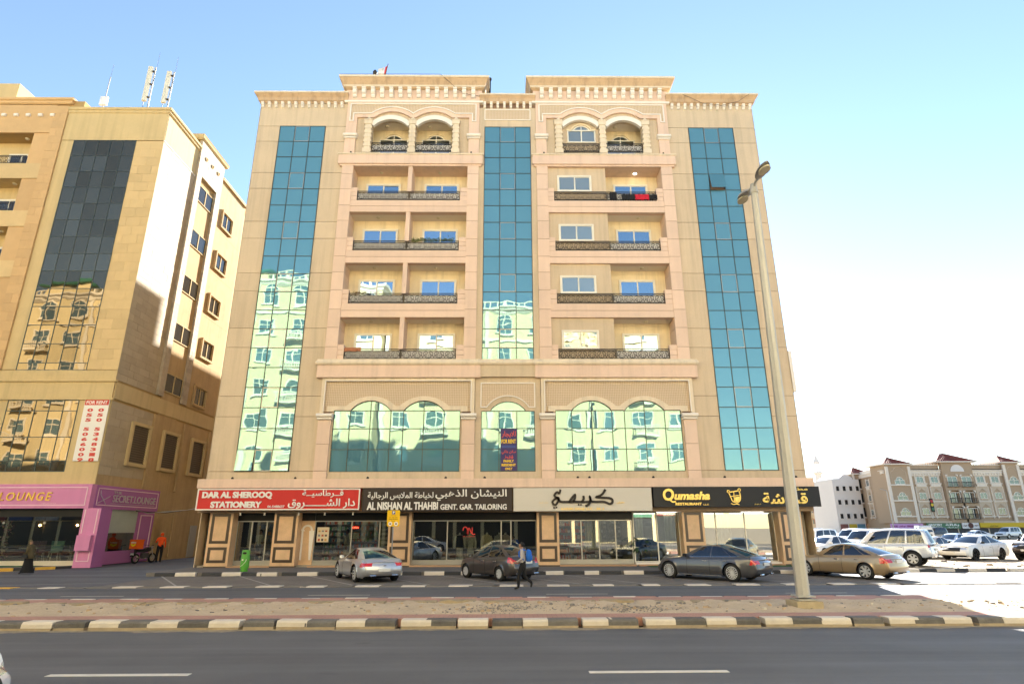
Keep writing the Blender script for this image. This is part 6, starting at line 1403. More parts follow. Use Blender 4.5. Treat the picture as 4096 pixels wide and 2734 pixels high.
def make_car(name, label, group, spec, pm, loc, heading, scale=0.9, detail=True, cat='car'):
    S = spec; L, W = S['L'], S['W']; hl = L/2; root = thing(name, label, cat, (loc[0], loc[1], loc[2] if len(loc) > 2 else 0.0), R_(heading), group, scale)
    r = S['r']; zs0 = S.get('sill', 0.20); xw = (S['xf'], S['xr']); Ra = r*S.get('arch', 1.13)
    belt = S['belt']; crown = S.get('crown', 0.045)
    fin = S.get('fin', [(0, .10), (.25, .02), (.5, .0), (.75, .05), (1, .22)]); rin = S.get('rin', [(0, .16), (.2, .04), (.4, .0), (.7, .03), (.88, .05), (1, .12)])
    N = 70
    us = [-1+2*i/N for i in range(N+1)]; ss = [math.copysign(1-(1-abs(u))**1.25, u) for u in us]
    def wid(s): return W/2*(1-S.get('taper', .05)*abs(s)**3-.10*abs(s)**10)*(1+S.get('hip', 0)*math.exp(-((s*hl-S['xr'])/0.45)**2))
    def pos(s, fr, y, w):
        e = sm(.80, 1, abs(s)); g = 1 if s > 0 else -1
        ins = interp(fin if s > 0 else rin, fr)*e + (S.get('bowf', .20) if s > 0 else S.get('bowr', .10))*e*(abs(y)/w)**2
        return s*hl-g*ins
    V = []; idx = {}
    def add(k, p): idx[k] = len(V); V.append(p)
    inside = set()
    for i, s in enumerate(ss):
        zs = zs0+S.get('lift', .07)*sm(.82, 1, abs(s)); w = wid(s)
        for k, (fr, wf) in enumerate(ROWS):
            x = pos(s, fr, w, w); zb = interp(belt, s*hl); z = zs+(zb-zs)*fr; y = w*(1-(1-wf)*1.0)
            for c in xw:
                dx, dz = x-c, z-r
                if dx*dx+dz*dz < Ra*Ra:
                    inside.add((i, k))
                    if dz <= 0: x = c+math.copysign(math.sqrt(max(0, Ra*Ra-dz*dz)), dx)
                    else:
                        d = math.hypot(dx, dz) or 1e-6; x, z = c+dx/d*Ra, r+dz/d*Ra
            dd = min(math.hypot(x-c, z-r) for c in xw)
            if dd < Ra*1.12 and fr < 0.95: y += 0.018*(1-(dd-Ra)/(Ra*0.12))
            add((i, k, 0), (x, y, z)); add((i, k, 8), (x, -y, z))
        wt = w*ROWS[-1][1]; zb = interp(belt, s*hl)
        for j in range(1, 8):
            f = FC[j]; cr = crown*(1-f*f)*(1-sm(.93, 1, abs(s))*0.5)
            add((i, 't', j), (pos(s, 1, f*w, w), f*wt, zb+cr))
        if i in (0, N):
            for k, (fr, wf) in enumerate(ROWS[:-1]):
                zz = zs+(zb-zs)*fr
                for j in range(1, 8): add((i, k, j), (pos(s, fr, FC[j]*w, w), FC[j]*w*wf, zz))
    T = len(ROWS)-1
    def key(i, k, j): return idx[(i, 't', j)] if (k == T and 0 < j < 8) else idx[(i, k, j)]
    F = []     # (verts, kind)
    for i in range(N):
        for j, flip in ((0, 1), (8, 0)):
            for k in range(T):
                q4 = [(i, k), (i+1, k), (i+1, k+1), (i, k+1)]
                if all(v in inside for v in q4): continue
                f = [idx[(a, b, j)] for a, b in q4]; F.append((f[::-1] if flip else f, 'side'))
        for j in range(8): F.append(([key(i, T, j), key(i, T, j+1), key(i+1, T, j+1), key(i+1, T, j)][::-1], 'top'))
        if not any((a, 0) in inside for a in (i, i+1)): F.append(([idx[(i, 0, 0)], idx[(i, 0, 8)], idx[(i+1, 0, 8)], idx[(i+1, 0, 0)]], 'under'))
    for i, flip, kind in ((0, 0, 'rear'), (N, 1, 'front')):
        for k in range(T):
            for j in range(8):
                f = [key(i, k, j), key(i, k, j+1), key(i, k+1, j+1), key(i, k+1, j)]; F.append((f[::-1] if flip else f, kind))
    tl, hd, gr, lo = S['tail'], S['head'], S.get('grille', (0, 0, 0)), S.get('lower', .30)
    groups = {}
    for f, kind in F:
        cx = sum(V[a][0] for a in f)/4; cy = abs(sum(V[a][1] for a in f)/4); cz = sum(V[a][2] for a in f)/4; fy = cy/(W/2)
        g = 'body'
        if kind in ('rear', 'side') and cx < -hl*tl[0] and tl[1] < cz < tl[2] and fy > tl[3]: g = 'tail_light'
        elif kind in ('front', 'side') and cx > hl*hd[0] and hd[1] < cz < hd[2] and fy > hd[3]: g = 'head_light'
        elif kind == 'front' and gr[0] < cz < gr[1] and fy < gr[2]: g = 'grille'
        elif kind in ('front', 'rear') and cz < lo: g = 'bumper_trim'
        elif kind == 'under': g = 'underside'
        elif S.get('clad') and kind == 'side' and cz < S['clad']: g = 'sill_cladding'
        if g in ('tail_light', 'head_light'): g += '+' if sum(V[a][1] for a in f) > 0 else '-'
        groups.setdefault(g, []).append(f)
    def emit(gname, fs, mat, smooth=True, verts=None, parent=root):
        VV = verts or V; mp = {}; mb = MB()
        for f in fs:
            for a in f:
                if a not in mp: mp[a] = len(mb.v); mb.v.append(VV[a])
            mb.f.append(tuple(mp[a] for a in f)); mb.m.append(0)
        return mb.build(gname, mat, parent, smooth)
    body = None
    for g, fs in groups.items():
        b_ = g.rstrip('+-'); mat = {'body': pm, 'tail_light': m_tail, 'head_light': m_head, 'grille': m_blk, 'bumper_trim': m_blk, 'underside': m_hub, 'sill_cladding': m_blk}[b_]
        o = emit(b_, fs, mat, 2 if b_ == 'body' else 2)
        if b_ == 'body': body = o
    # cabin
    xA, xC, xAt, xCt = S['xA'], S['xC'], S['xAt'], S['xCt']; roof = S['roof']; tk = S['tk']; yr = S['yr']; GV = []; gi = {}; GF = {}
    def gadd(k, p):
        if k not in gi: gi[k] = len(GV); GV.append(p)
        return gi[k]
    ts = sorted(set([0, 1]+[t for w_ in tk for t in w_]+[i/12 for i in range(1, 12) if min(abs(i/12-t) for w_ in tk for t in w_) > 0.03]))
    vs = [0, .07, .3, .6, .93, 1]
    def base(t):
        x = xA+(xC-xA)*t; s = x/hl; return (x, wid(s)*ROWS[-1][1]*S.get('yb', 1.0)*(1-.05*sm(.75, 1, t)), interp(belt, x)-0.012)
    def topp(t): return (xAt+(xCt-xAt)*t, W/2*yr*(1-.07*(2*t-1)**2), interp(roof, t)-0.035)
    def side(t, v, sg):
        b, p = base(t), topp(t); bl = math.sin(PI*v)*0.028
        return (b[0]+(p[0]-b[0])*v, sg*(b[1]+(p[1]-b[1])*v+bl), b[2]+(p[2]-b[2])*v)
    bt, brr = S.get('bt', .10), S.get('br', .08); bb, bc = .16, .12
    def top_pt(t, f):
        p = topp(t); return (p[0]+(1-f*f)*(bt*(1-t)**4-brr*t**4), p[1]*f, p[2]+0.035*(1-f*f)+(0.012 if abs(f) < .99 else 0))
    def end_pt(t, f, v):
        b, p = base(t), top_pt(t, f); q_ = (b[0]+(1-f*f)*(bb if t == 0 else -bc), b[1]*f, b[2]+crown*(1-f*f))
        if abs(f) == 1: return side(t, v, f)
        bl = math.sin(PI*v)*0.028
        return (q_[0]+(p[0]-q_[0])*v+(bl if t == 0 else -bl)*0.7, q_[1]+(p[1]-q_[1])*v, q_[2]+(p[2]-q_[2])*v+bl*0.5)
    def face(kind, ks, pts, flip):
        f = [gadd(k_, p_) for k_, p_ in zip(ks, pts)]; GF.setdefault(kind, []).append(f[::-1] if flip else f)
    for sg, flip in ((1, 0), (-1, 1)):
        for a, b in zip(ts, ts[1:]):
            for c, d in zip(vs, vs[1:]):
                tm, vm = (a+b)/2, (c+d)/2; kind = 'cabin'
                for n_, (w0, w1) in enumerate(tk):
                    if w0 < tm < w1 and .07 < vm < .93: kind = 'side_window#%d%d' % (n_, sg)
                ks = [('s', sg, t_, v_) for t_, v_ in ((a, c), (b, c), (b, d), (a, d))]; face(kind, ks, [side(k_[2], k_[3], sg) for k_ in ks], flip)
    for t, flip, nm in ((0, 0, 'windshield'), (1, 1, 'rear_window')):
        for f0, f1 in zip(FC, FC[1:]):
            for c, d in zip(vs, vs[1:]):
                kind = nm if (abs(f0+f1)/2 < .93 and .07 < (c+d)/2 < S.get('rwv', .93)) else 'cabin'
                ks = []
                for f_, v_ in ((f1, c), (f0, c), (f0, d), (f1, d)): ks.append(('s', f_, t, v_) if abs(f_) == 1 else ('e', t, f_, v_) if v_ < 1 else ('r', t, f_))
                face(kind, ks, [end_pt(t, f_, v_) for f_, v_ in ((f1, c), (f0, c), (f0, d), (f1, d))], flip)
    for a, b in zip(ts, ts[1:]):
        for f0, f1 in zip(FC, FC[1:]):
            ks = []; pp = []
            for t_, f_ in ((a, f0), (b, f0), (b, f1), (a, f1)):
                if abs(f_) == 1: ks.append(('s', f_, t_, 1)); pp.append(side(t_, 1, f_))
                else: ks.append(('r', t_, f_)); pp.append(top_pt(t_, f_))
            face('cabin', ks, pp, 0)
    for kind, fs in GF.items(): emit(kind.split('#')[0], fs, pm if kind == 'cabin' else g_car, 2, GV)
    # wheels
    tm_, rm_ = wheel_meshes(r, S['style'])
    for c in xw:
        for sg in (1, -1):
            w = obj('wheel', tm_, root, (c, sg*(W/2-0.115), r), (0, 0, 0 if sg > 0 else PI)); obj('rim', rm_, w)
    mb = MB()
    for c in xw:
        for sg in (1, -1):
            a = [(c+Ra*1.0*math.cos(t), r+Ra*1.0*math.sin(t)) for t in [PI*i/14 for i in range(15)]]
            y0, y1 = sg*(W/2-0.03), sg*(W/2-0.36)
            mb.add([(x, y0, z) for x, z in a]+[(x, y1, z) for x, z in a], [(i, i+1, 16+i, 15+i) for i in range(14)]); mb.add([(x, y1, z) for x, z in a], [tuple(range(15))])
    mb.build('wheel_housing', m_hub, root)
    if not detail: return root
    def yside(x, z):
        s = x/hl; zs = zs0; zb = interp(belt, x); fr = max(0, min(1, (z-zs)/(zb-zs))); return wid(s)*interp(ROWS, fr)
    for sg in (1, -1):
        for xg in S['doors']:
            pts = []
            for k in range(9):
                z = zs0+0.06+(interp(belt, xg)-zs0-0.08)*k/8
                if min(math.hypot(xg-c, z-r) for c in xw) < Ra*1.06: continue
                pts.append((xg, sg*(yside(xg, z)+0.001), z))
            if len(pts) > 2: MB().tube(pts, 0.006, 4).build('door_gap', m_hub, body)
        for xh in S['handles']:
            z = S.get('hz', .80); y = yside(xh, z)
            MB().rings([[(xh+dx, sg*(y+dy), z+dz) for dx, dy, dz in ((-.10, -.01, -.018), (.10, -.01, -.018), (.10, -.01, .018), (-.10, -.01, .018))], [(xh+dx, sg*(y+dy), z+dz) for dx, dy, dz in ((-.085, .03, -.012), (.085, .03, -.012), (.085, .03, .012), (-.085, .03, .012))]]).build('door_handle', S.get('hm', m_chr), body)
        bz = base(0.06); mb = MB()
        mb.rings([[(bz[0]-0.12+dx, sg*(bz[1]+0.02+wy), bz[2]+0.09+h) for dx, h in ((-.07*k_, -.065*k_), (.06*k_, -.06*k_), (.08*k_, .03*k_), (.03*k_, .075*k_), (-.06*k_, .07*k_))] for wy, k_ in ((0.02, .6), (0.08, .95), (0.17, 1.0), (0.23, .7))]); mb.build('mirror', S.get('mm', pm), root, True)
        if S.get('chrome'):
            p0 = [side(tk[0][0]+(tk[-1][1]-tk[0][0])*i/16, .95, sg) for i in range(17)]; p1 = [side(tk[0][0]+(tk[-1][1]-tk[0][0])*i/16, .045, sg) for i in range(17)]
            MB().tube([(a, b+sg*0.004, c) for a, b, c in p1]+[(a, b+sg*0.004, c) for a, b, c in reversed(p0)], 0.014, 5).build('window_trim', m_chr, root)
        zz = zs0+0.03; MB().tube([(S['xr']+Ra*1.1, sg*(W/2*.975), zz), (S['xf']-Ra*1.1, sg*(W/2*.975), zz)], 0.02, 5).build('sill_trim', S.get('sillm', m_blk), root)
    zp = S.get('plate', .62); xp = -hl+interp(rin, (zp-zs0)/(belt[0][1]-zs0)); MB().box(xp-0.03, xp-0.005, -.26, .26, zp-.06, zp+.06).build('number_plate', m_plate, root)
    zf = S.get('fplate', .46); MB().box(hl-0.0, hl+0.02, -.26, .26, zf-.055, zf+.055).build('number_plate', m_plate, root)
    MB().box(xp-0.035, xp-0.004, -.06, .06, zp+.17, zp+.20).build('badge', m_chr, root)
    zl = (tl[1]+tl[2])/2; MB().tube([(-hl+0.045, .35, zs0+0.12), (-hl+0.045, .62, zs0+0.12)], 0.035, 8).build('exhaust', m_chr, root); MB().tube([(-hl+0.045, -.35, zs0+0.12), (-hl+0.045, -.62, zs0+0.12)], 0.035, 8).build('exhaust', m_chr, root)
    return root

COUPE = dict(L=4.80, W=1.94, r=.36, xf=1.50, xr=-1.25, belt=[(-2.4, .80), (-2.15, .92), (-1.6, .965), (-1.0, .93), (0, .90), (.9, .90), (1.7, .82), (2.4, .66)], xA=1.05, xC=-1.95, xAt=.28, xCt=-.80, roof=[(0, 1.31), (.35, 1.385), (.7, 1.37), (1, 1.29)], tk=[(.13, .60), (.62, .80)], yr=.60, tail=(.80, .66, .80, .55), head=(.86, .55, .68, .5), grille=(.40, .62, .4), lower=.30, doors=(.62, -.72), handles=(-.52,), hz=.76, style='ten', hip=.035, sill=.19, plate=.52, chrome=True, taper=.05, rin=[(0, .18), (.2, .05), (.45, .0), (.8, .03), (1, .10)])
SMALL = dict(L=4.42, W=1.695, r=.31, xf=1.42, xr=-1.18, belt=[(-2.21, .90), (-2.0, 1.02), (-1.5, 1.03), (-.5, .97), (.6, .93), (1.1, .93), (1.7, .84), (2.21, .66)], xA=1.20, xC=-1.72, xAt=.30, xCt=-.98, roof=[(0, 1.43), (.4, 1.50), (.75, 1.48), (1, 1.40)], tk=[(.15, .48), (.51, .83), (.845, .93)], yr=.62, tail=(.80, .76, .99, .62), head=(.80, .64, .80, .5), grille=(.48, .66, .4), lower=.28, doors=(.78, -.12, -1.0), handles=(.08, -.85), hz=.82, style='small', sill=.22, plate=.80, taper=.05, hm=None)
SMALL['hm'] = m_chr
EXEC = dict(L=4.93, W=1.86, r=.355, xf=1.62, xr=-1.32, belt=[(-2.46, .84), (-2.25, .97), (-1.7, .985), (-.6, .95), (.5, .925), (1.1, .915), (1.9, .82), (2.46, .66)], xA=1.05, xC=-1.95, xAt=.12, xCt=-.98, roof=[(0, 1.385), (.4, 1.455), (.75, 1.43), (1, 1.335)], tk=[(.14, .47), (.50, .79), (.80, .91)], yr=.62, tail=(.86, .70, .88, .45), head=(.84, .58, .74, .5), grille=(.42, .66, .5), lower=.33, doors=(.72, -.35, -1.15), handles=(-.12, -1.02), hz=.80, style='multi', sill=.19, plate=.70, chrome=True, mm=m_blk, sillm=m_chr)
GOLD = dict(EXEC, L=4.85, W=1.82, r=.335, xf=1.44, xr=-1.34, belt=[(-2.42, .84), (-2.2, .98), (-1.6, .985), (-.6, .95), (.5, .93), (1.0, .92), (1.8, .83), (2.42, .66)], xA=1.0, xC=-1.98, style='seven', chrome=False, tail=(.82, .70, .90, .50), mm=None, sillm=m_blk, plate=.76); GOLD.pop('mm')
BIGSED = dict(EXEC, L=5.15, W=1.93, r=.36, xf=1.55, xr=-1.32, belt=[(-2.57, .92), (-2.35, 1.05), (-1.7, 1.06), (-.6, 1.02), (.5, 1.0), (1.1, .99), (1.9, .92), (2.57, .76)], xA=1.0, xC=-2.0, xAt=.08, xCt=-1.0, roof=[(0, 1.45), (.4, 1.54), (.75, 1.52), (1, 1.42)], style='black', chrome=False, sillm=m_blk, grille=(.58, .78, .62), head=(.84, .70, .84, .55), fplate=.5)
MIDSED = dict(EXEC, L=4.82, W=1.83, r=.33, xf=1.50, xr=-1.30, style='ten', chrome=True, sillm=m_blk, xA=1.15); MIDSED.pop('mm')
SUV = dict(L=4.78, W=1.89, r=.39, xf=1.40, xr=-1.39, arch=1.16, belt=[(-2.39, 1.02), (-2.28, 1.12), (-1.5, 1.13), (0, 1.11), (.9, 1.10), (1.1, 1.09), (1.9, 1.03), (2.39, .86)], xA=1.05, xC=-2.28, xAt=.42, xCt=-2.08, roof=[(0, 1.79), (.3, 1.88), (.75, 1.89), (1, 1.84)], tk=[(.10, .38), (.405, .66), (.685, .93)], yr=.70, tail=(.90, .95, 1.10, .75), head=(.84, .82, .98, .55), grille=(.70, .98, .5), lower=.45, doors=(.80, -.20, -1.05), handles=(.02, -.92), hz=.97, style='suv', sill=.38, lift=.05, plate=.86, fin=[(0, .10), (.3, 0), (.6, .02), (1, .12)], rin=[(0, .10), (.3, 0), (.7, .03), (1, .06)], clad=.50, br=.03, bt=.06, fplate=.62, yb=1.0)
P_SIL = paint('silver', (0.52, 0.53, 0.56), 0.6); P_BRN = paint('grey_brown', (0.065, 0.055, 0.05), 0.4); P_GRY = paint('dark_grey', (0.085, 0.083, 0.088), 0.55); P_GLD = paint('gold', (0.42, 0.30, 0.17), 0.55); P_WHT = paint('white', (0.75, 0.75, 0.74), 0.0); P_SLV = paint('silver_blue', (0.56, 0.60, 0.68), 0.3); P_BEI = paint('beige', (0.46, 0.42, 0.36), 0.4); P_DBR = paint('dark_brown', (0.055, 0.035, 0.02), 0.4); P_BLK = paint('black', (0.015, 0.015, 0.017), 0.2); P_CHA = paint('champagne', (0.50, 0.45, 0.38), 0.4)
def by_rear(spec, mid, heading, scale=0.9, z=0.0):
    """place a car by the middle of its rear axle"""
    h = R_(heading); d = -spec['xr']*scale; return (mid[0]+math.cos(h)*d, mid[1]+math.sin(h)*d, z)
def by_front_left(spec, p, heading, scale=0.9, z=0.04):
    h = R_(heading); lx, ly = spec['xf']*scale, (spec['W']/2-.1)*scale
    return (p[0]-math.cos(h)*lx+math.sin(h)*ly, p[1]-math.sin(h)*lx-math.cos(h)*ly, z)
GP = 'cars parked along the shop kerb'; GL_ = 'cars parked on the sandy lot'; GF_ = 'cars parked by the far shops'
make_car('parked_car', 'silver two door coupe seen from behind beside the yellow parking sign', GP, COUPE, P_SIL, by_rear(COUPE, (-5.03, 24.72), 120, .88), 120, .88)
make_car('parked_car', 'dark grey-brown small saloon behind the walking person with the blue backpack', GP, SMALL, P_BRN, by_rear(SMALL, (.33, 24.9), 128, .87), 128, .87)
make_car('parked_car', 'dark grey saloon with chrome window line and many-spoked wheels', GP, EXEC, P_GRY, by_rear(EXEC, (9.07, 24.25), 134.5, .9), 134.5, .9)
make_car('parked_car', 'gold saloon parked right of the lamp post', GP, GOLD, P_GLD, by_rear(GOLD, (14.64, 24.84), 121, .9), 121, .9)
make_car('parked_suv', 'silver off-roader behind the gold saloon', GL_, SUV, P_SLV, by_rear(SUV, (20.95, 31.9), 137, .95, .04), 137, .95)
make_car('parked_car', 'white saloon with black wheels on the sandy lot', GL_, BIGSED, P_WHT, by_front_left(BIGSED, (27.55, 36.6), 204, .92), 204, .92)
make_car('parked_car', 'champagne saloon parked beyond the white saloon with black wheels', GL_, MIDSED, P_CHA, by_front_left(MIDSED, (26.5, 38.9), 206, .9), 206, .9)
make_car('parked_suv', 'dark brown off-roader cut off by the right edge', GL_, SUV, P_DBR, by_front_left(SUV, (31.0, 35.3), 205, .95), 205, .95)
lot = [(SUV, P_WHT, (23.0, 46.5), 205, 'white off-roader behind the gold saloon, left of the silver off-roader'), (MIDSED, P_WHT, (21.2, 41.0), 205, 'white saloon hidden behind the gold saloon roof'), (SUV, P_SLV, (25.5, 44.0), 205, 'silver off-roader between the two white cars'),
       (MIDSED, P_WHT, (26.2, 41.6), 206, 'white saloon beyond the champagne saloon'), (SUV, P_WHT, (32.0, 52), 205, 'white off-roader in the second row of the lot'), (MIDSED, P_SLV, (37.5, 52), 205, 'silver saloon in the second row of the lot'),
       (SUV, P_WHT, (26, 56), 205, 'white off-roader far back beside the apartment block'), (MIDSED, P_BEI, (29.5, 58), 205, 'beige saloon far back in the lot'), (SUV, P_SLV, (33.5, 60), 205, 'silver off-roader far back in the lot')]
for sp, p_, pos_, h_, lb in lot: make_car('parked_suv' if sp is SUV else 'parked_car', lb, GL_, sp, p_, (pos_[0], pos_[1], .04), h_, .93)
far = [(SUV, P_BLK, (63.5, 92), 190, 'black off-roader parked before the white shop sign'), (MIDSED, P_WHT, (72, 95), 185, 'white saloon parked before the yellow shop sign'), (SUV, P_WHT, (79, 97), 200, 'white off-roader at the right edge by the far shops'), (MIDSED, P_SLV, (49.5, 90), 180, 'silver saloon parked before the lilac shop sign'), (SUV, P_WHT, (43, 88), 190, 'white off-roader parked before the far white building'), (MIDSED, P_WHT, (67.5, 88), 10, 'white saloon beside the black off-roader'), (SUV, P_WHT, (36.5, 80), 185, 'white off-roader in the middle of the far row'), (MIDSED, P_WHT, (55.0, 84), 185, 'white saloon left of the white lorry')]
for sp, p_, pos_, h_, lb in far: make_car('parked_suv' if sp is SUV else 'parked_car', lb, GF_, sp, p_, (pos_[0], pos_[1], .04), h_, .95, detail=False)
# white lorry with a bench of blue barrels
T_ = thing('small_lorry', 'white flatbed lorry facing the camera before the grocery sign', 'lorry', (57.5, 86, .04), R_(-100), None, 0.95)
MB().rings([[(x, y, z) for y, z in ((-.95, .45), (.95, .45), (.95, 1.25), (.82, 2.15), (-.82, 2.15), (-.95, 1.25))] for x in (.9, 2.3)]+[[(2.5, y, z) for y, z in ((-.93, .5), (.93, .5), (.93, 1.15), (.75, 1.9), (-.75, 1.9), (-.93, 1.15))]]).build('cab', P_WHT, T_)
MB().add([(2.56, -.78, 1.28), (2.56, .78, 1.28), (2.42, .70, 2.0), (2.42, -.70, 2.0)], [(0, 1, 2, 3)]).build('windshield', g_car, T_)
MB().box(2.5, 2.56, -.6, .6, .75, .95).build('grille', m_blk, T_)
for s_ in (-1, 1): MB().box(2.5, 2.57, s_*.78-.13, s_*.78+.13, .72, .92).build('head_light', m_head, T_); MB().box(2.2, 2.3, s_*1.15-.08, s_*1.15+.08, 1.4, 1.8).build('mirror', m_blk, T_)
MB().box(-2.6, .8, -.95, .95, .75, .9).box(-2.6, -2.5, -.95, .95, .9, 1.3).box(-2.6, .8, -.95, -.9, .9, 1.3).box(-2.6, .8, .9, .95, .9, 1.3).build('flatbed', P_WHT, T_)
tm_, rm_ = wheel_meshes(.36, 'small')
for x in (1.7, -1.6):
    for s_ in (1, -1): w = obj('wheel', tm_, T_, (x, s_*.85, .36), (0, 0, 0 if s_ > 0 else PI)); obj('rim', rm_, w)
# the car passing close by in the lower left corner
make_car('passing_car', 'nose of a pale car at the bottom left corner', None, MIDSED, P_WHT, (-7.20, 6.4, 0.0), 0, .9)
# ------------------------------------------------------------------ street furniture
m_steel = M('galvanised_steel', (0.46, 0.445, 0.40), 0.5, metal=0.25, var=0.12, ns=2, streak=0.3)
m_conc = M('concrete_plinth', (0.42, 0.35, 0.23), 0.9, var=0.2, ns=5, bump=0.4, bs=25)
LP = thing('street_lamp', 'tall galvanised lamp post with two heads on the sandy median', 'street lamp', (6.98, 14.95, 0.16))
MB().box(-.30, .30, -.30, .30, -.1, .16).build('plinth', m_conc, LP); MB().box(-.22, .22, -.22, .22, .17, .20).box(-.20, .20, -.20, .20, .24, .27).build('base_plate', m_steel, LP)
rg = []
for i in range(13):
    t = i/12; r_ = .155-.062*t; rg.append([(0.20*t+r_*math.cos(PI/8+PI*j/4), r_*math.sin(PI/8+PI*j/4), .27+10.75*t) for j in range(8)])
MB().rings(rg).build('pole', m_steel, LP)
MB().lathe([(.11, 10.95), (.12, 11.0), (.10, 11.05), (.08, 11.25), (0, 11.27)], 12, (0.2, 0, 0)).build('pole_cap', m_steel, LP, True)
for s in (-1, 1):
    MB().tube([(0.2, 0, 11.1), (0.2, s*.16, 11.22), (0.2, s*.38, 11.24)], .04, 8).build('arm', m_steel, LP)
    rg = []
    for t, w, zb, zt in ((0, .06, 0, .06), (.05, .10, -.01, .09), (.2, .155, -.03, .13), (.45, .18, -.03, .14), (.7, .165, -.02, .12), (.9, .11, 0, .08), (1, .04, .02, .05)):
        y = s*(.32+.68*t); n = 12; w *= .88
        rg.append([(0.2+w*math.cos(2*PI*j/n), y, 11.22+(zt if math.sin(2*PI*j/n) >= 0 else -zb)*math.sin(2*PI*j/n)+0.10*t) for j in range(n)])
    h = MB().rings(rg).build('lamp_head', M('lamp_head_grey', (0.30, 0.28, 0.25), 0.5, metal=0.2), LP, True)
    MB().prism([(0.2+.14*math.cos(a)*(1 if math.sin(a)*s > 0 else 1), s*(.78)+.24*math.sin(a)) for a in [2*PI*i/18 for i in range(18)]], 11.16+.03, 11.20+.03, 'z').build('lens', M('lamp_lens', (0.50, 0.45, 0.30), 0.25, var=0.1), h)
PS = thing('parking_sign', 'yellow parking sign on a grey pole behind the silver coupe', 'sign', (-5.33, 29.6, 0.14))
MB().tube([(0, .03, 0), (0, .03, 2.62)], .03, 10).build('pole', M('grey_pole', (0.25, 0.26, 0.28), 0.5, metal=0.4), PS)
def round_rect(w, h, r, n=5):
    p = []
    for cx, cz, a in ((w/2-r, h/2-r, 0), (-w/2+r, h/2-r, 90), (-w/2+r, -h/2+r, 180), (w/2-r, -h/2+r, 270)): p += arc(cx, cz, r, a, a+90, n)
    return p
MB().prism([(x, z+2.27) for x, z in round_rect(.60, .74, .05)], -.012, 0).build('panel', M('sign_yellow', (0.85, 0.50, 0.01), 0.5, var=0.03), PS)
pbox('symbol_panel', PS, M('sign_blue', (0.03, 0.06, 0.25), 0.5), -.075, .075, -.02, -.013, 2.45, 2.61); text('lettering', 'P', PS, m_lw2, -.04, .05, 2.47, 2.59, -.021, bold=.05, ext=.003)
m_tx = M('sign_text_brown', (0.10, 0.05, 0.01), 0.6)
text('lettering', ar('مواقف مدفوعة'), PS, m_tx, -.12, .12, 2.37, 2.43, -.012, ext=.003); text('lettering', 'Paid Parking', PS, m_tx, -.21, .21, 2.20, 2.26, -.012, bold=.02, ext=.003); text('lettering', ar('منطقة مواقف عامة'), PS, m_tx, -.21, .21, 2.28, 2.34, -.012, ext=.003); text('lettering', 'Zone', PS, m_tx, -.09, .09, 2.13, 2.18, -.012, ext=.003)
for x in (-.14, .14): MB().lathe([(.095, -.018), (.095, -.011)], 20, (x, 0, 2.02), axis='y').build('disc', m_white, PS); pbox('pictogram', PS, m_tx, x-.035, x+.035, -.022, -.018, 1.98, 2.05)
BN = thing('litter_bin', 'green cylinder-shaped litter bin on the pavement', 'litter bin', (-11.62, 28.35, 0.14)); m_bin = M('bin_green', (0.10, 0.36, 0.05), 0.4, var=0.1, ns=3)
MB().lathe([(.15, 0), (.165, .02), (.165, .07), (.14, .09), (.18, .15), (.19, .2), (.19, .60), (.18, .66), (.172, .68), (.172, .86), (.155, .905), (0, .915)], 28, sx=1.0, sy=.85).build('body', m_bin, BN, True)
MB().prism([(x, z+.78) for x, z in round_rect(.17, .09, .04)], -.152, -.12).build('slot', m_black, BN)
mb = MB(); mb.strip(smooth_path([(-.12, .22), (-.02, .30), (.08, .42), (.11, .52)], 4), .014, -.166, -.14).lathe([(.035, -.166), (.035, -.15)], 12, (-.05, 0, .5), axis='y'); mb.build('print', m_white, BN)
for i, (x, y, hh) in enumerate(((70.5, 112, 8.3), (103.5, 105, 11))):
    t = thing('far_lamp_post', ['thin lamp post before the far white building', 'thin lamp post at the right edge by the brown building'][i], 'street lamp', (x, y, 0), 0, 'lamp posts beyond the car park'); MB().tube([(0, 0, 0), (0, 0, hh)], [.12, .07], 8).build('pole', m_steel, t); MB().tube([(0, 0, hh), (-1.2 if i == 0 else 1.0, 0, hh+.3)], .06, 6).build('arm', m_steel, t)
# roof things
def panel_antenna(x, y, z0, zp, h, label, tilt=0.0):
    t = thing('panel_antenna', label, 'antenna', (x, y, z0), 0, 'mobile antennas on the amber building'); m_an = M('antenna_white', (0.60, 0.57, 0.48), 0.5, var=0.05)
    MB().tube([(.28, .1, 0), (.28, .1, zp-z0+h*1.02)], .045, 8).build('mast', m_alu, t)
    MB().rings([[(a*.17, b*.09, zp-z0+h*k) for a, b in ((-1, .6), (-.8, -1), (.8, -1), (1, .6), (.7, 1), (-.7, 1))] for k in (0, .02, .98, 1)]).build('panel', m_an, t)
    for k in (.12, .5, .88): MB().box(.1, .3, -.02, .12, zp-z0+h*k-.04, zp-z0+h*k+.04).build('bracket', m_iron, t)
    MB().tube([(.34, .1, zp-z0+h*.6), (.36, .1, zp-z0+h+1.4)], .012, 5).build('whip', m_alu, t)
    MB().tube([(0, 0, zp-z0), (-.05, .02, zp-z0-.35), (.1, .05, zp-z0-.7), (.2, .1, .1)], .02, 5).build('cable', m_iron, t)
panel_antenna(-25.75, 35.5, 29.1, 31.05, 2.95, 'taller panel antenna, left of the pair on the amber roof'); panel_antenna(-24.35, 35.5, 29.1, 30.9, 2.7, 'shorter panel antenna, right of the pair on the amber roof')
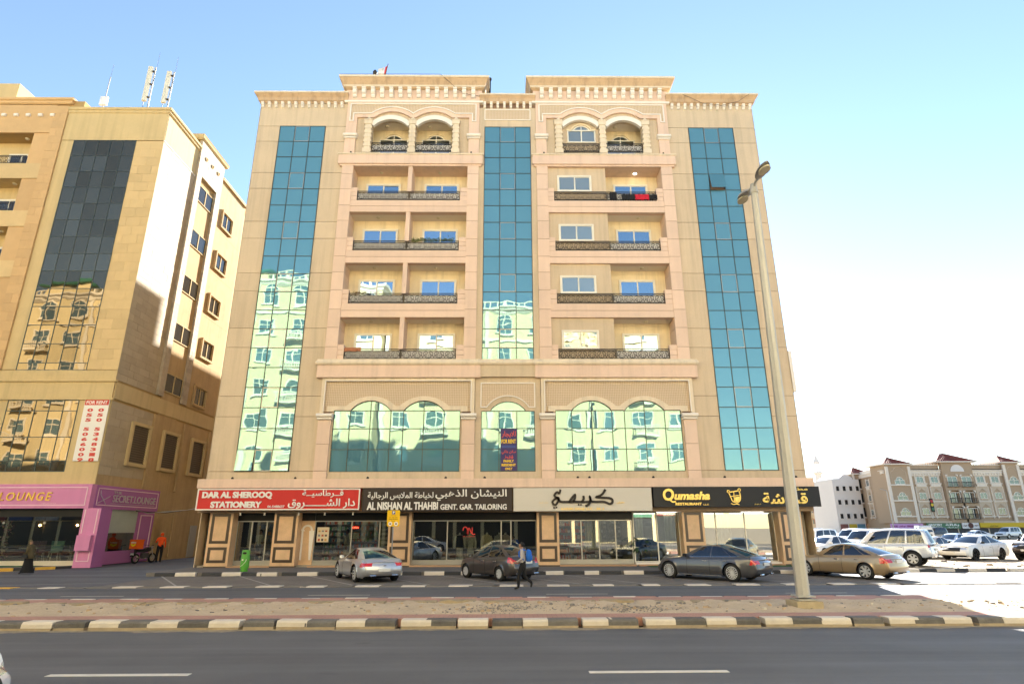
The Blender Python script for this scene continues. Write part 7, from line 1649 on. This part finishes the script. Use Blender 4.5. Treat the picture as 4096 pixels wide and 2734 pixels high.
t = thing('mast_antenna', 'thin mast with a square white box at the left of the amber roof', 'antenna', (-28.55, 35.5, 29.1)); MB().tube([(0, 0, 0), (0.05, 0, 4.0)], .035, 6).build('mast', m_alu, t); MB().box(-.25, .25, -.1, .05, 1.55, 2.25).build('box', M('antenna_box', (0.62, 0.64, 0.68), 0.5), t); MB().tube([(.05, 0, 4.0), (.07, 0, 5.1)], .012, 5).build('whip', m_alu, t)
FL = thing('roof_flag', 'small tattered flag on a leaning pole above the left cornice', 'flag', (-7.95, 31.9, 29.36), 0, None, 1.4); MB().tube([(0, 0, 0), (.18, 0, 1.25)], .02, 6).build('pole', m_iron, FL)
for i, c in enumerate(((0.45, 0.05, 0.05), (0.62, 0.5, 0.42), (0.65, 0.65, 0.62), (0.5, 0.5, 0.5))):
    if i == 0: mb = MB().add([(.05, 0, .35), (.16, 0, 1.15), (.05, .03, 1.10), (-.04, .02, .42)], [(0, 1, 2, 3)])
    else:
        a = (i-1)/3; b = i/3; P_ = lambda u, v: (.05-.04*0-.0+(-.02-.10*v)-.28*u+.08*v, .04*math.sin(u*6), .42+.22*u+(.66-.35*u)*v)
        mb = MB().add([P_(0, a), P_(.5, a), P_(1, a), P_(1, b), P_(.5, b), P_(0, b)], [(0, 1, 4, 5), (1, 2, 3, 4)])
    mb.build('band', M('flag_%d' % i, c, 0.8, var=0), FL)
t = thing('roof_light', 'small lamp on a leaning stalk beside the roof flag', 'lamp', (-8.35, 31.9, 29.36), 0, None, 1.9); MB().tube([(0, 0, 0), (-.08, 0, .5)], .03, 6).build('stalk', m_iron, t); MB().lathe([(.06, 0), (.08, .08), (.04, .16), (0, .17)], 10, (-.09, 0, .48)).build('head', m_iron, t, True)
t = thing('vent_pipe', 'thin vent pipe standing on the roof between the two cornices', 'pipe', (-1.0, 32.2, 28.2), 0, None, 1.6); MB().tube([(0, 0, 0), (0, 0, 1.25)], .04, 8).build('pipe', m_iron, t); MB().lathe([(.07, 1.2), (.07, 1.28), (0, 1.33)], 8).build('cowl', m_iron, t)
t = thing('hanging_cable', 'thin brown cable looping over the left crown cornice', 'cable', (-4.5, 30.9, 29.0)); MB().tube([(-6, .0, .39), (-1, -.03, .40), (.4, -.03, .39), (.9, .1, .0), (1.5, .25, -.55), (2.2, .33, -.85), (2.9, .35, -.95)], .014, 5).build('strand', m_marbd, t)
t = thing('hanging_cable', 'thin brown cable sagging across the right wing brackets', 'cable', (12.5, 31.2, 27.9)); MB().tube([(-1.3, -.05, .30), (-.7, -.02, .05), (.0, 0, -.35), (1.2, 0, -.5), (2.3, -.02, -.2), (3.0, -.1, .28)], .014, 5).build('strand', m_marbd, t)
t = thing('cable_bundle', 'grey cable bundle strung between the pink shop and the red sign', 'cable', (-22.6, 36.5, 2.9))
for k in range(3): MB().tube([(0, 1.5, .1+.05*k), (1.5, .2, .0-.03*k), (3.5, -1.6, -.08+.04*k), (5.5, -3.2, .02), (7.2, -4.6, .1+.03*k)], .022, 6).build('strand', m_alu if k else m_iron, t)
for i, x in enumerate((-13.2, -12.0, -10.3, -9.0, -7.6)):
    t = thing('spot_light', ['first', 'second', 'third', 'fourth', 'fifth'][i]+' small white spotlight from the left under the red sign', 'lamp', (x, 30.93, 2.72), 0, 'spotlights under the red sign'); MB().lathe([(.05, 0), (.05, -.02), (.03, -.06), (.055, -.13), (0, -.13)], 10).build('head', m_white, t, True)
# balcony washing and plants
def drape(x0, x1, z0, z1, y, mat, name, label, cat, ph=0.0):
    n = 14; mb = MB(); rows = []
    for k in range(6):
        v = k/5; z = z1-(z1-z0)*v
        rows.append([(x0+(x1-x0)*i/n, y-.03-.02*math.sin(i*1.1+ph)*(.3+v)-.012*math.sin(i*2.3+ph), z-.02*math.sin(i*.9+ph)*v) for i in range(n+1)])
    mb.rings(rows, cap=False, closed=False); back = [(p[0], y+.05, p[2]) for p in rows[0]]; back2 = [(p[0], y+.07, z1-(z1-z0)*.5) for p in rows[0]]
    mb.rings([rows[0], back, back2], cap=False, closed=False)
    return tag(mb.build(name, mat, smooth=2), label, cat)
m_cb = M('black_cloth', (0.02, 0.02, 0.022), 0.95, var=0.2); m_cr = M('red_cloth', (0.50, 0.02, 0.04), 0.95, var=0.1); m_co = M('rust_cloth', (0.40, 0.16, 0.08), 0.95, var=0.2); m_cm = M('maroon_cloth', (0.20, 0.07, 0.08), 0.95, var=0.2)
drape(6.30, 6.72, 20.72, 21.22, 31.40, m_cb, 'washing', 'black garment at the left end of the balcony rail with washing', 'garment'); drape(7.02, 7.80, 20.72, 21.08, 31.38, m_cb, 'washing', 'wide black cloth left of the red cloth on the balcony rail', 'garment', 1); drape(7.82, 8.66, 20.72, 21.08, 31.38, m_cr, 'washing', 'bright red cloth hung on the fifth floor balcony rail', 'garment', 2); drape(8.68, 9.16, 20.74, 21.06, 31.38, m_cb, 'washing', 'black cloth at the right end of the balcony rail', 'garment', 3)
drape(-6.9, -5.95, 14.1, 14.55, 31.62, m_co, 'rug', 'rust coloured rug behind the left third floor balcony rail', 'rug'); drape(-4.4, -3.6, 14.05, 14.45, 31.62, m_cm, 'rug', 'maroon rug behind the right third floor balcony rail', 'rug', 2); drape(-8.85, -7.95, 11.25, 11.46, 31.42, m_co, 'rug', 'brick red cloth over the lowest balcony rail at its left end', 'rug', 1); drape(-4.9, -3.7, 10.84, 11.18, 31.62, m_cm, 'rug', 'dark red rug behind the lowest right balcony rail', 'rug', 4)
def leaves(name, label, x0, x1, y, z, h, n, mat):
    mb = MB()
    for _ in range(n):
        x = rnd.uniform(x0, x1); zz = z+rnd.gauss(0, h)+.03*math.sin(x*5); yy = y+rnd.gauss(0, .05); s = rnd.uniform(.025, .06); a = rnd.uniform(0, 6); b = rnd.uniform(-1, 1)
        mb.add([(x, yy, zz), (x+s*math.cos(a), yy+s*.5*b, zz+s*math.sin(a)), (x+1.8*s*math.cos(a+.4), yy+s*b, zz+1.8*s*math.sin(a+.4)), (x+s*math.cos(a+.9), yy+s*.3, zz+s*math.sin(a+.9))], [(0, 1, 2, 3)])
    t = thing(name, label, 'plant', ((x0+x1)/2, y, z)); o = mb.build('foliage', mat, t); o.location = (-(x0+x1)/2, -y, -z); MB().tube([(x0-(x0+x1)/2, 0, 0), (0, .02, .02), (x1-(x0+x1)/2, 0, 0)], .012, 5).build('stem', m_marbd, t)
m_lf = M('garland_leaf', (0.07, 0.10, 0.02), 0.7, var=0.4, ns=9)
leaves('balcony_garland', 'green leaf garland along the right fourth floor balcony rail', -5.45, -3.0, 31.36, 18.02, .05, 420, m_lf); leaves('balcony_garland', 'patch of green plants low on the left fourth floor balcony rail', -8.85, -8.2, 31.6, 17.55, .10, 160, m_lf); leaves('balcony_garland', 'brownish plants along the left third floor balcony rail', -8.6, -7.6, 31.5, 14.72, .04, 120, M('dry_leaf', (0.16, 0.09, 0.03), 0.8, var=0.4, ns=9))

# ------------------------------------------------------------------ people
m_skin = M('skin', (0.30, 0.165, 0.105), 0.6, var=0.05); m_hair = M('black_hair', (0.012, 0.010, 0.009), 0.6, var=0.1); m_shoe = M('black_shoe', (0.02, 0.02, 0.02), 0.6, var=0); m_sole = M('white_sole', (0.55, 0.5, 0.45), 0.7)
PEOPLE = []
def person(label, loc, heading, J, mats, scale=.9, group=None):
    """J: joint -> (x, y, z, radius); the body grows from the joints as one skin, coloured by the nearest bone"""
    root = thing('person', label, 'person', loc, R_(heading), group, scale)
    bones = [('pelvis', 'spine', 't'), ('spine', 'chest', 't'), ('chest', 'neck', 't'), ('neck', 'jaw', 's'), ('jaw', 'skull', 's'), ('skull', 'crown', 's'), ('jaw', 'nose', 's')]
    for s in 'LR':
        bones += [('pelvis', 'hip'+s, 'b'), ('hip'+s, 'knee'+s, 'b'), ('knee'+s, 'ankle'+s, 'b'), ('ankle'+s, 'toe'+s, 'f'), ('chest', 'sho'+s, 't'), ('sho'+s, 'elb'+s, 't'), ('elb'+s, 'wri'+s, 'a'), ('wri'+s, 'palm'+s, 's')]
        w, p = Vector(J['wri'+s][:3]), Vector(J['palm'+s][:3]); d = (p-w).normalized(); sd = d.cross(Vector((0, 1, 0))); sd = sd.normalized() if sd.length > .1 else Vector((1, 0, 0))
        for k in range(4):
            a = p+sd*(.027-.018*k); b = a+d*(.035+.006*(k in (1, 2)))+sd*0; c = b+d*.03+Vector((0, -.012 if s == 'L' else .012, 0))
            J['f%d%s' % (k, s)] = (*b, .010); J['g%d%s' % (k, s)] = (*c, .008); bones += [('palm'+s, 'f%d%s' % (k, s), 's'), ('f%d%s' % (k, s), 'g%d%s' % (k, s), 's')]
        th = w+d*.03+sd*.05; J['th'+s] = (*th, .011); bones.append(('wri'+s, 'th'+s, 's'))
    names = list(J); me = bpy.data.meshes.new('body'); me.from_pydata([J[n][:3] for n in names], [(names.index(a), names.index(b)) for a, b, _ in bones], [])
    o = bpy.data.objects.new('body', me); COL.objects.link(o)
    o.modifiers.new('Skin', 'SKIN').use_smooth_shade = True
    for i, n in enumerate(names):
        sv = me.skin_vertices[0].data[i]; sv.radius = (J[n][3], J[n][3]); sv.use_root = (n == 'pelvis')
    ss_ = o.modifiers.new('Sub', 'SUBSURF'); ss_.levels = 2; ss_.render_levels = 2
    PEOPLE.append((o, root, [(Vector(J[a][:3]), Vector(J[b][:3]), c) for a, b, c in bones], mats))
    hd = Vector(J['skull'][:3]); rs = J['skull'][3]
    n = 14; rg = []
    for t_, k in ((-.75, .92), (-.3, 1.16), (.25, 1.20), (.7, .98), (1.0, .62), (1.18, .1)): rg.append([(hd.x-.018+rs*k*1.05*math.cos(2*PI*j/n)*(1 if math.cos(2*PI*j/n) < .3 or t_ > .4 else .45), hd.y+rs*k*.95*math.sin(2*PI*j/n), hd.z+rs*t_) for j in range(n)])
    if mats.get('hair'): MB().rings(rg).build('hair', mats['hair'], root, 2)
    for s in (-1, 1): MB().lathe([(0, -.011), (.011, 0), (0, .011)], 6, (hd.x+rs*.93, s*.032, hd.z-.015)).build('eye', m_hair, root)
    for s in (-1, 1): MB().lathe([(0, -.03), (.016, 0), (0, .03)], 6, (hd.x-.005, s*rs*.98, hd.z-.03)).build('ear', m_skin, root)
    MB().box(hd.x+rs*.82, hd.x+rs*.90, -.022, .022, hd.z-.085, hd.z-.075).build('mouth', M('lip', (0.25, 0.09, 0.07), 0.6), root)
    return root
def flush_people():
    bpy.context.view_layer.update(); dg = bpy.context.evaluated_depsgraph_get()
    for o, root, bones, mats in PEOPLE:
        me = bpy.data.meshes.new_from_object(o.evaluated_get(dg)); order = ['t', 'b', 's', 'f', 'a']
        me.materials.clear()
        for k in order: me.materials.append(mats[k])
        for p in me.polygons:
            c = p.center; best = None
            for a, b, k in bones:
                ab = b-a; t_ = max(0, min(1, (c-a).dot(ab)/max(1e-9, ab.length_squared))); d = (c-a-ab*t_).length
                if best is None or d < best[0]: best = (d, k)
            p.material_index = order.index(best[1]); p.use_smooth = True
        bpy.data.objects.remove(o); obj('body', me, root)
def stand(lean=0.0):
    return {'pelvis': (0, 0, .95, .135), 'spine': (.0, 0, 1.12, .125), 'chest': (.01+lean*.5, 0, 1.33, .145), 'neck': (.02+lean*.8, 0, 1.49, .055), 'jaw': (.045+lean, 0, 1.555, .068), 'skull': (.03+lean, 0, 1.635, .09), 'crown': (.02+lean, 0, 1.70, .055), 'nose': (.135+lean, 0, 1.60, .014),
            'hipL': (0, .095, .90, .115), 'kneeL': (.02, .10, .49, .085), 'ankleL': (-.02, .10, .085, .058), 'toeL': (.15, .115, .035, .035), 'hipR': (0, -.095, .90, .115), 'kneeR': (.02, -.10, .49, .085), 'ankleR': (-.02, -.10, .085, .058), 'toeR': (.15, -.115, .035, .035),
            'shoL': (.01+lean*.5, .19, 1.40, .07), 'elbL': (-.01, .25, 1.12, .048), 'wriL': (.06, .25, .88, .032), 'palmL': (.08, .25, .80, .034), 'shoR': (.01+lean*.5, -.19, 1.40, .07), 'elbR': (-.01, -.25, 1.12, .048), 'wriR': (.06, -.25, .88, .032), 'palmR': (.08, -.25, .80, .034)}
def cloth(n, c, **k): return M(n, c, 0.92, var=0.12, ns=5, **k)
# walking youth with backpack
J = stand(.03); J.update({'kneeL': (.16, .09, .52, .082), 'ankleL': (.17, .09, .09, .055), 'toeL': (.34, .10, .035, .035), 'kneeR': (-.02, -.09, .50, .08), 'ankleR': (-.33, -.09, .24, .055), 'toeR': (-.29, -.10, .07, .035), 'elbL': (.02, .23, 1.13, .048), 'wriL': (.22, .18, 1.0, .032), 'palmL': (.29, .16, .99, .034), 'elbR': (-.03, -.24, 1.12, .048), 'wriR': (.14, -.2, .97, .032), 'palmR': (.21, -.18, .95, .034)})
w_ = person('person with a blue backpack, grey top and black trousers walking on the service road', (.60, 21.2, 0.0), 172, J, dict(t=cloth('grey_top', (0.44, 0.40, 0.39)), b=cloth('black_trousers', (0.015, 0.015, 0.017)), s=m_skin, f=m_shoe, a=MATS['grey_top'], hair=m_hair), .86)
BK = thing('backpack', 'blue backpack on the walking person', 'backpack', (.60, 21.2, 0), R_(172), None, .86); m_bp = cloth('blue_nylon', (0.02, 0.13, 0.55))
rg = []
for t_, w, d in ((0, .12, .07), (.05, .16, .10), (.4, .17, .12), (.8, .155, .10), (.95, .11, .07), (1, .05, .03)):
    rg.append([(-.21+d*math.cos(a)*(1.25 if math.cos(a) < 0 else .8), w*(abs(math.sin(a))**.7)*(1 if math.sin(a) > 0 else -1), 1.02+.45*t_) for a in [2*PI*j/16 for j in range(16)]])
MB().rings(rg).build('bag', m_bp, BK, 2)
MB().rings([[(-.36+d, y, z) for y, z in ((-.11, 1.07), (.11, 1.07), (.11, 1.24), (-.11, 1.24))] for d in (0.06, 0.0)]).build('pocket', m_bp, BK)
for s in (-1, 1): MB().tube([(-.10, s*.10, 1.43), (.03, s*.115, 1.485), (.15, s*.12, 1.38), (.15, s*.13, 1.22), (-.06, s*.15, 1.08)], .02, 6).build('strap', m_bp, BK)
# woman in olive top and long black skirt
J = stand(.05); J.update({'kneeL': (.12, .08, .48, .06), 'ankleL': (.20, .08, .08, .04), 'toeL': (.36, .09, .03, .032), 'kneeR': (-.05, -.08, .48, .06), 'ankleR': (-.34, -.08, .16, .04), 'toeR': (-.26, -.09, .05, .032), 'elbL': (.03, .2, 1.12, .045), 'wriL': (.2, .12, 1.02, .03), 'palmL': (.26, .1, 1.02, .032), 'elbR': (.0, -.22, 1.1, .045), 'wriR': (.16, -.16, .98, .03), 'palmR': (.22, -.14, .97, .032)})
m_ol = cloth('olive_cloth', (0.10, 0.078, 0.04)); m_sk = cloth('black_skirt', (0.012, 0.012, 0.013))
wm = person('woman in an olive headscarf and long black skirt walking past the pink shop', (-22.15, 29.6, 0.0), 178, J, dict(t=m_ol, b=m_sk, s=m_skin, f=m_shoe, a=m_ol, hair=None), .86)
n = 20; rg = []
for z, a, b, dx in ((.06, .37, .22, -.03), (.3, .29, .21, -.02), (.6, .22, .19, 0), (.85, .18, .17, 0), (1.0, .15, .15, 0)): rg.append([(dx+a*math.cos(2*PI*j/n)*(1+.05*math.sin(j*2.5)*(1-z)), b*math.sin(2*PI*j/n)*(1+.06*math.cos(j*3.1)*(1-z)), z) for j in range(n)])
MB().rings(rg, cap=False).build('skirt', m_sk, wm, 2)
rg = []
for z, a, b, dx in ((.78, .21, .22, -.05), (.95, .18, .20, -.03), (1.12, .15, .20, .0), (1.30, .16, .24, .04), (1.40, .13, .20, .07), (1.47, .08, .10, .09), (1.53, .085, .085, .115), (1.60, .105, .092, .125), (1.68, .10, .09, .12), (1.735, .05, .05, .11)): rg.append([(dx+a*math.cos(2*PI*j/n)*(.55 if (1.52 < z < 1.7 and math.cos(2*PI*j/n) > .75) else 1), b*math.sin(2*PI*j/n), z) for j in range(n)])
MB().rings(rg).build('headscarf_and_tunic', m_ol, wm, 2)
for sg in (1, -1): MB().tube([(.05, sg*.19, 1.35), (-.02, sg*.25, 1.15), (.10, sg*.22, 1.02), (.22, sg*.15, 1.02)], [.075, .07, .062, .05], 10).build('sleeve', m_ol, wm, 2)
hb = thing('handbag', 'dark handbag carried by the woman in the olive headscarf', 'bag', (-22.15, 29.6, 0), R_(178), None, .86); MB().rings([[(x, .26+d, z) for x, z in ((-.12, .82), (.12, .82), (.10, 1.0), (-.10, 1.0))] for d in (0, .08)]).build('bag', m_shoe, hb); MB().tube([(-.08, .30, 1.0), (0, .27, 1.22), (.08, .30, 1.0)], .01, 5).build('handle', m_shoe, hb)
# delivery rider and motorcycle
J = stand(.06); J.update({'elbL': (.10, .28, 1.2, .05), 'wriL': (.32, .30, 1.18, .034), 'palmL': (.39, .30, 1.18, .034), 'kneeL': (.08, .13, .5, .085)})
m_or = cloth('orange_jacket', (0.80, 0.09, 0.015))
rd = person('delivery rider in an orange jacket and cap standing beside the motorcycle', (-21.25, 38.9, 0.0), 112, J, dict(t=m_or, b=MATS['black_trousers'], s=m_skin, f=m_shoe, a=m_or, hair=m_or), 1.0)
MB().prism([(.09+.10*math.cos(a), .08*math.sin(a)) for a in [PI*(-.5+i/8) for i in range(9)]], 1.685, 1.70, 'z').build('cap_peak', m_or, rd)
MT = thing('motorcycle', 'black delivery motorcycle in the alley beside the pink shop', 'motorcycle', (-21.95, 38.5, 0.0), R_(75), None, .95); m_mb = M('motorcycle_black', (0.02, 0.02, 0.022), 0.4, var=0.05, coat=.5)
for x, r_ in ((-.62, .29), (.66, .30)):
    t_ = MB(); t_.lathe([(r_*.68, -.05), (r_*.9, -.06), (r_, -.03), (r_, .03), (r_*.9, .06), (r_*.68, .05), (r_*.68, -.05)], 28, (x, 0, r_), axis='y', cap=False); w = t_.build('wheel', m_tyre, MT, 2)
    m_ = MB(); m_.lathe([(r_*.69, -.04), (r_*.69, .04), (r_*.6, .04), (r_*.6, -.04), (r_*.69, -.04)], 24, (x, 0, r_), axis='y', cap=False)
    for i in range(6): m_.tube([(x, 0, r_), (x+r_*.65*math.cos(i*PI/3), 0, r_+r_*.65*math.sin(i*PI/3))], .012, 4)
    m_.build('rim', m_alu, w)
MB().rings([[(x, w*a, z+h*b) for a, b in ((-1, -1), (1, -1), (1.1, .2), (.7, 1), (-.7, 1), (-1.1, .2))] for x, w, z, h in ((-.75, .06, .72, .05), (-.5, .12, .74, .08), (-.1, .13, .72, .08), (.1, .15, .80, .13), (.35, .13, .84, .12), (.48, .06, .86, .06))]).build('tank_and_tail', m_mb, MT, True)
MB().rings([[(x, w*a, z+.04*b) for a, b in ((-1, -1), (1, -1), (.8, 1), (-.8, 1))] for x, w, z in ((-.72, .11, .83), (-.3, .13, .80), (.1, .10, .81))]).build('seat', m_cb, MT, True)
MB().box(-.15, .25, -.14, .14, .30, .62).build('engine', M('engine_grey', (0.12, 0.12, 0.12), 0.5, metal=.5), MT)
for s in (-1, 1): MB().tube([(.66, s*.09, .30), (.50, s*.09, .75), (.42, s*.09, 1.02)], .025, 8).build('fork', m_alu, MT); MB().tube([(-.62, s*.10, .29), (-.2, s*.11, .34)], .025, 6).build('swing_arm', m_iron, MT); MB().tube([(.42, s*.05, 1.02), (.40, s*.25, 1.08), (.30, s*.36, 1.06)], .016, 6).build('handlebar', m_iron, MT)
MB().tube([(.2, -.16, .35), (-.1, -.17, .28), (-.75, -.18, .36)], .035, 8).build('exhaust', m_chr, MT); MB().lathe([(.0, .09), (.09, .05), (.10, 0), (.05, -.08)], 14, (.55, 0, .92), axis='x').build('head_light', m_head, MT); MB().box(-.93, -.91, -.12, .12, .50, .62).build('number_plate', m_plate, MT); MB().prism([(-.98, .42), (-.60, .68), (-.62, .72), (-1.0, .48)], -.07, .07).build('mudguard', m_mb, MT)
DB = thing('delivery_box', 'orange delivery box on the back of the motorcycle', 'box', (-21.95, 38.5, .0), R_(75), None, .95); m_db = M('delivery_orange', (0.78, 0.13, 0.01), 0.5, var=0.04)
MB().box(-.95, -.42, -.28, .28, .88, 1.42).build('case', m_db, DB); MB().box(-.97, -.40, -.295, .295, 1.36, 1.44).build('lid', m_db, DB)
lt = MB().box(-.953, -.951, -.2, .2, 1.30, 1.303).build('print_strip', m_white, DB); text('lettering', 'talabat', lt, m_white, -.2, .2, 1.22, 1.32, -.953, bold=.03, ext=.006, rz=-PI/2)
mb = MB(); pts = [(-.957, -.19+.38*i/10, 1.02+.10*abs(2*i/10-1)**1.6) for i in range(11)]; mb.rings([[(p[0], p[1], p[2]) for p in pts], [(p[0], p[1], min(1.19, p[2]+.12)) for p in pts]], cap=False, closed=False); mb.build('smile_print', M('print_yellow', (0.85, 0.75, 0.02), 0.5), DB)
# people by the shops
J = stand(.0); person('man in a white T-shirt standing in the first shop doorway behind the green bin', (-12.55, 32.2, .22), 250, J, dict(t=cloth('white_tshirt', (0.60, 0.56, 0.54)), b=cloth('navy_jeans', (0.04, 0.05, 0.08)), s=m_skin, f=m_shoe, a=m_skin, hair=m_hair), .98)
J = stand(.0); pm_ = person('man in a pale grey gown inside the stationery shop', (-8.35, 33.2, .22), 200, J, dict(t=m_gg, b=m_gg, s=m_skin, f=m_shoe, a=m_gg, hair=m_hair), .98); mb = MB(); robe(mb, 1.50, .36, .24, 0, 0, .03, arms=False); mb.build('gown', m_gg, pm_, 2)
flush_texts()
flush_people()
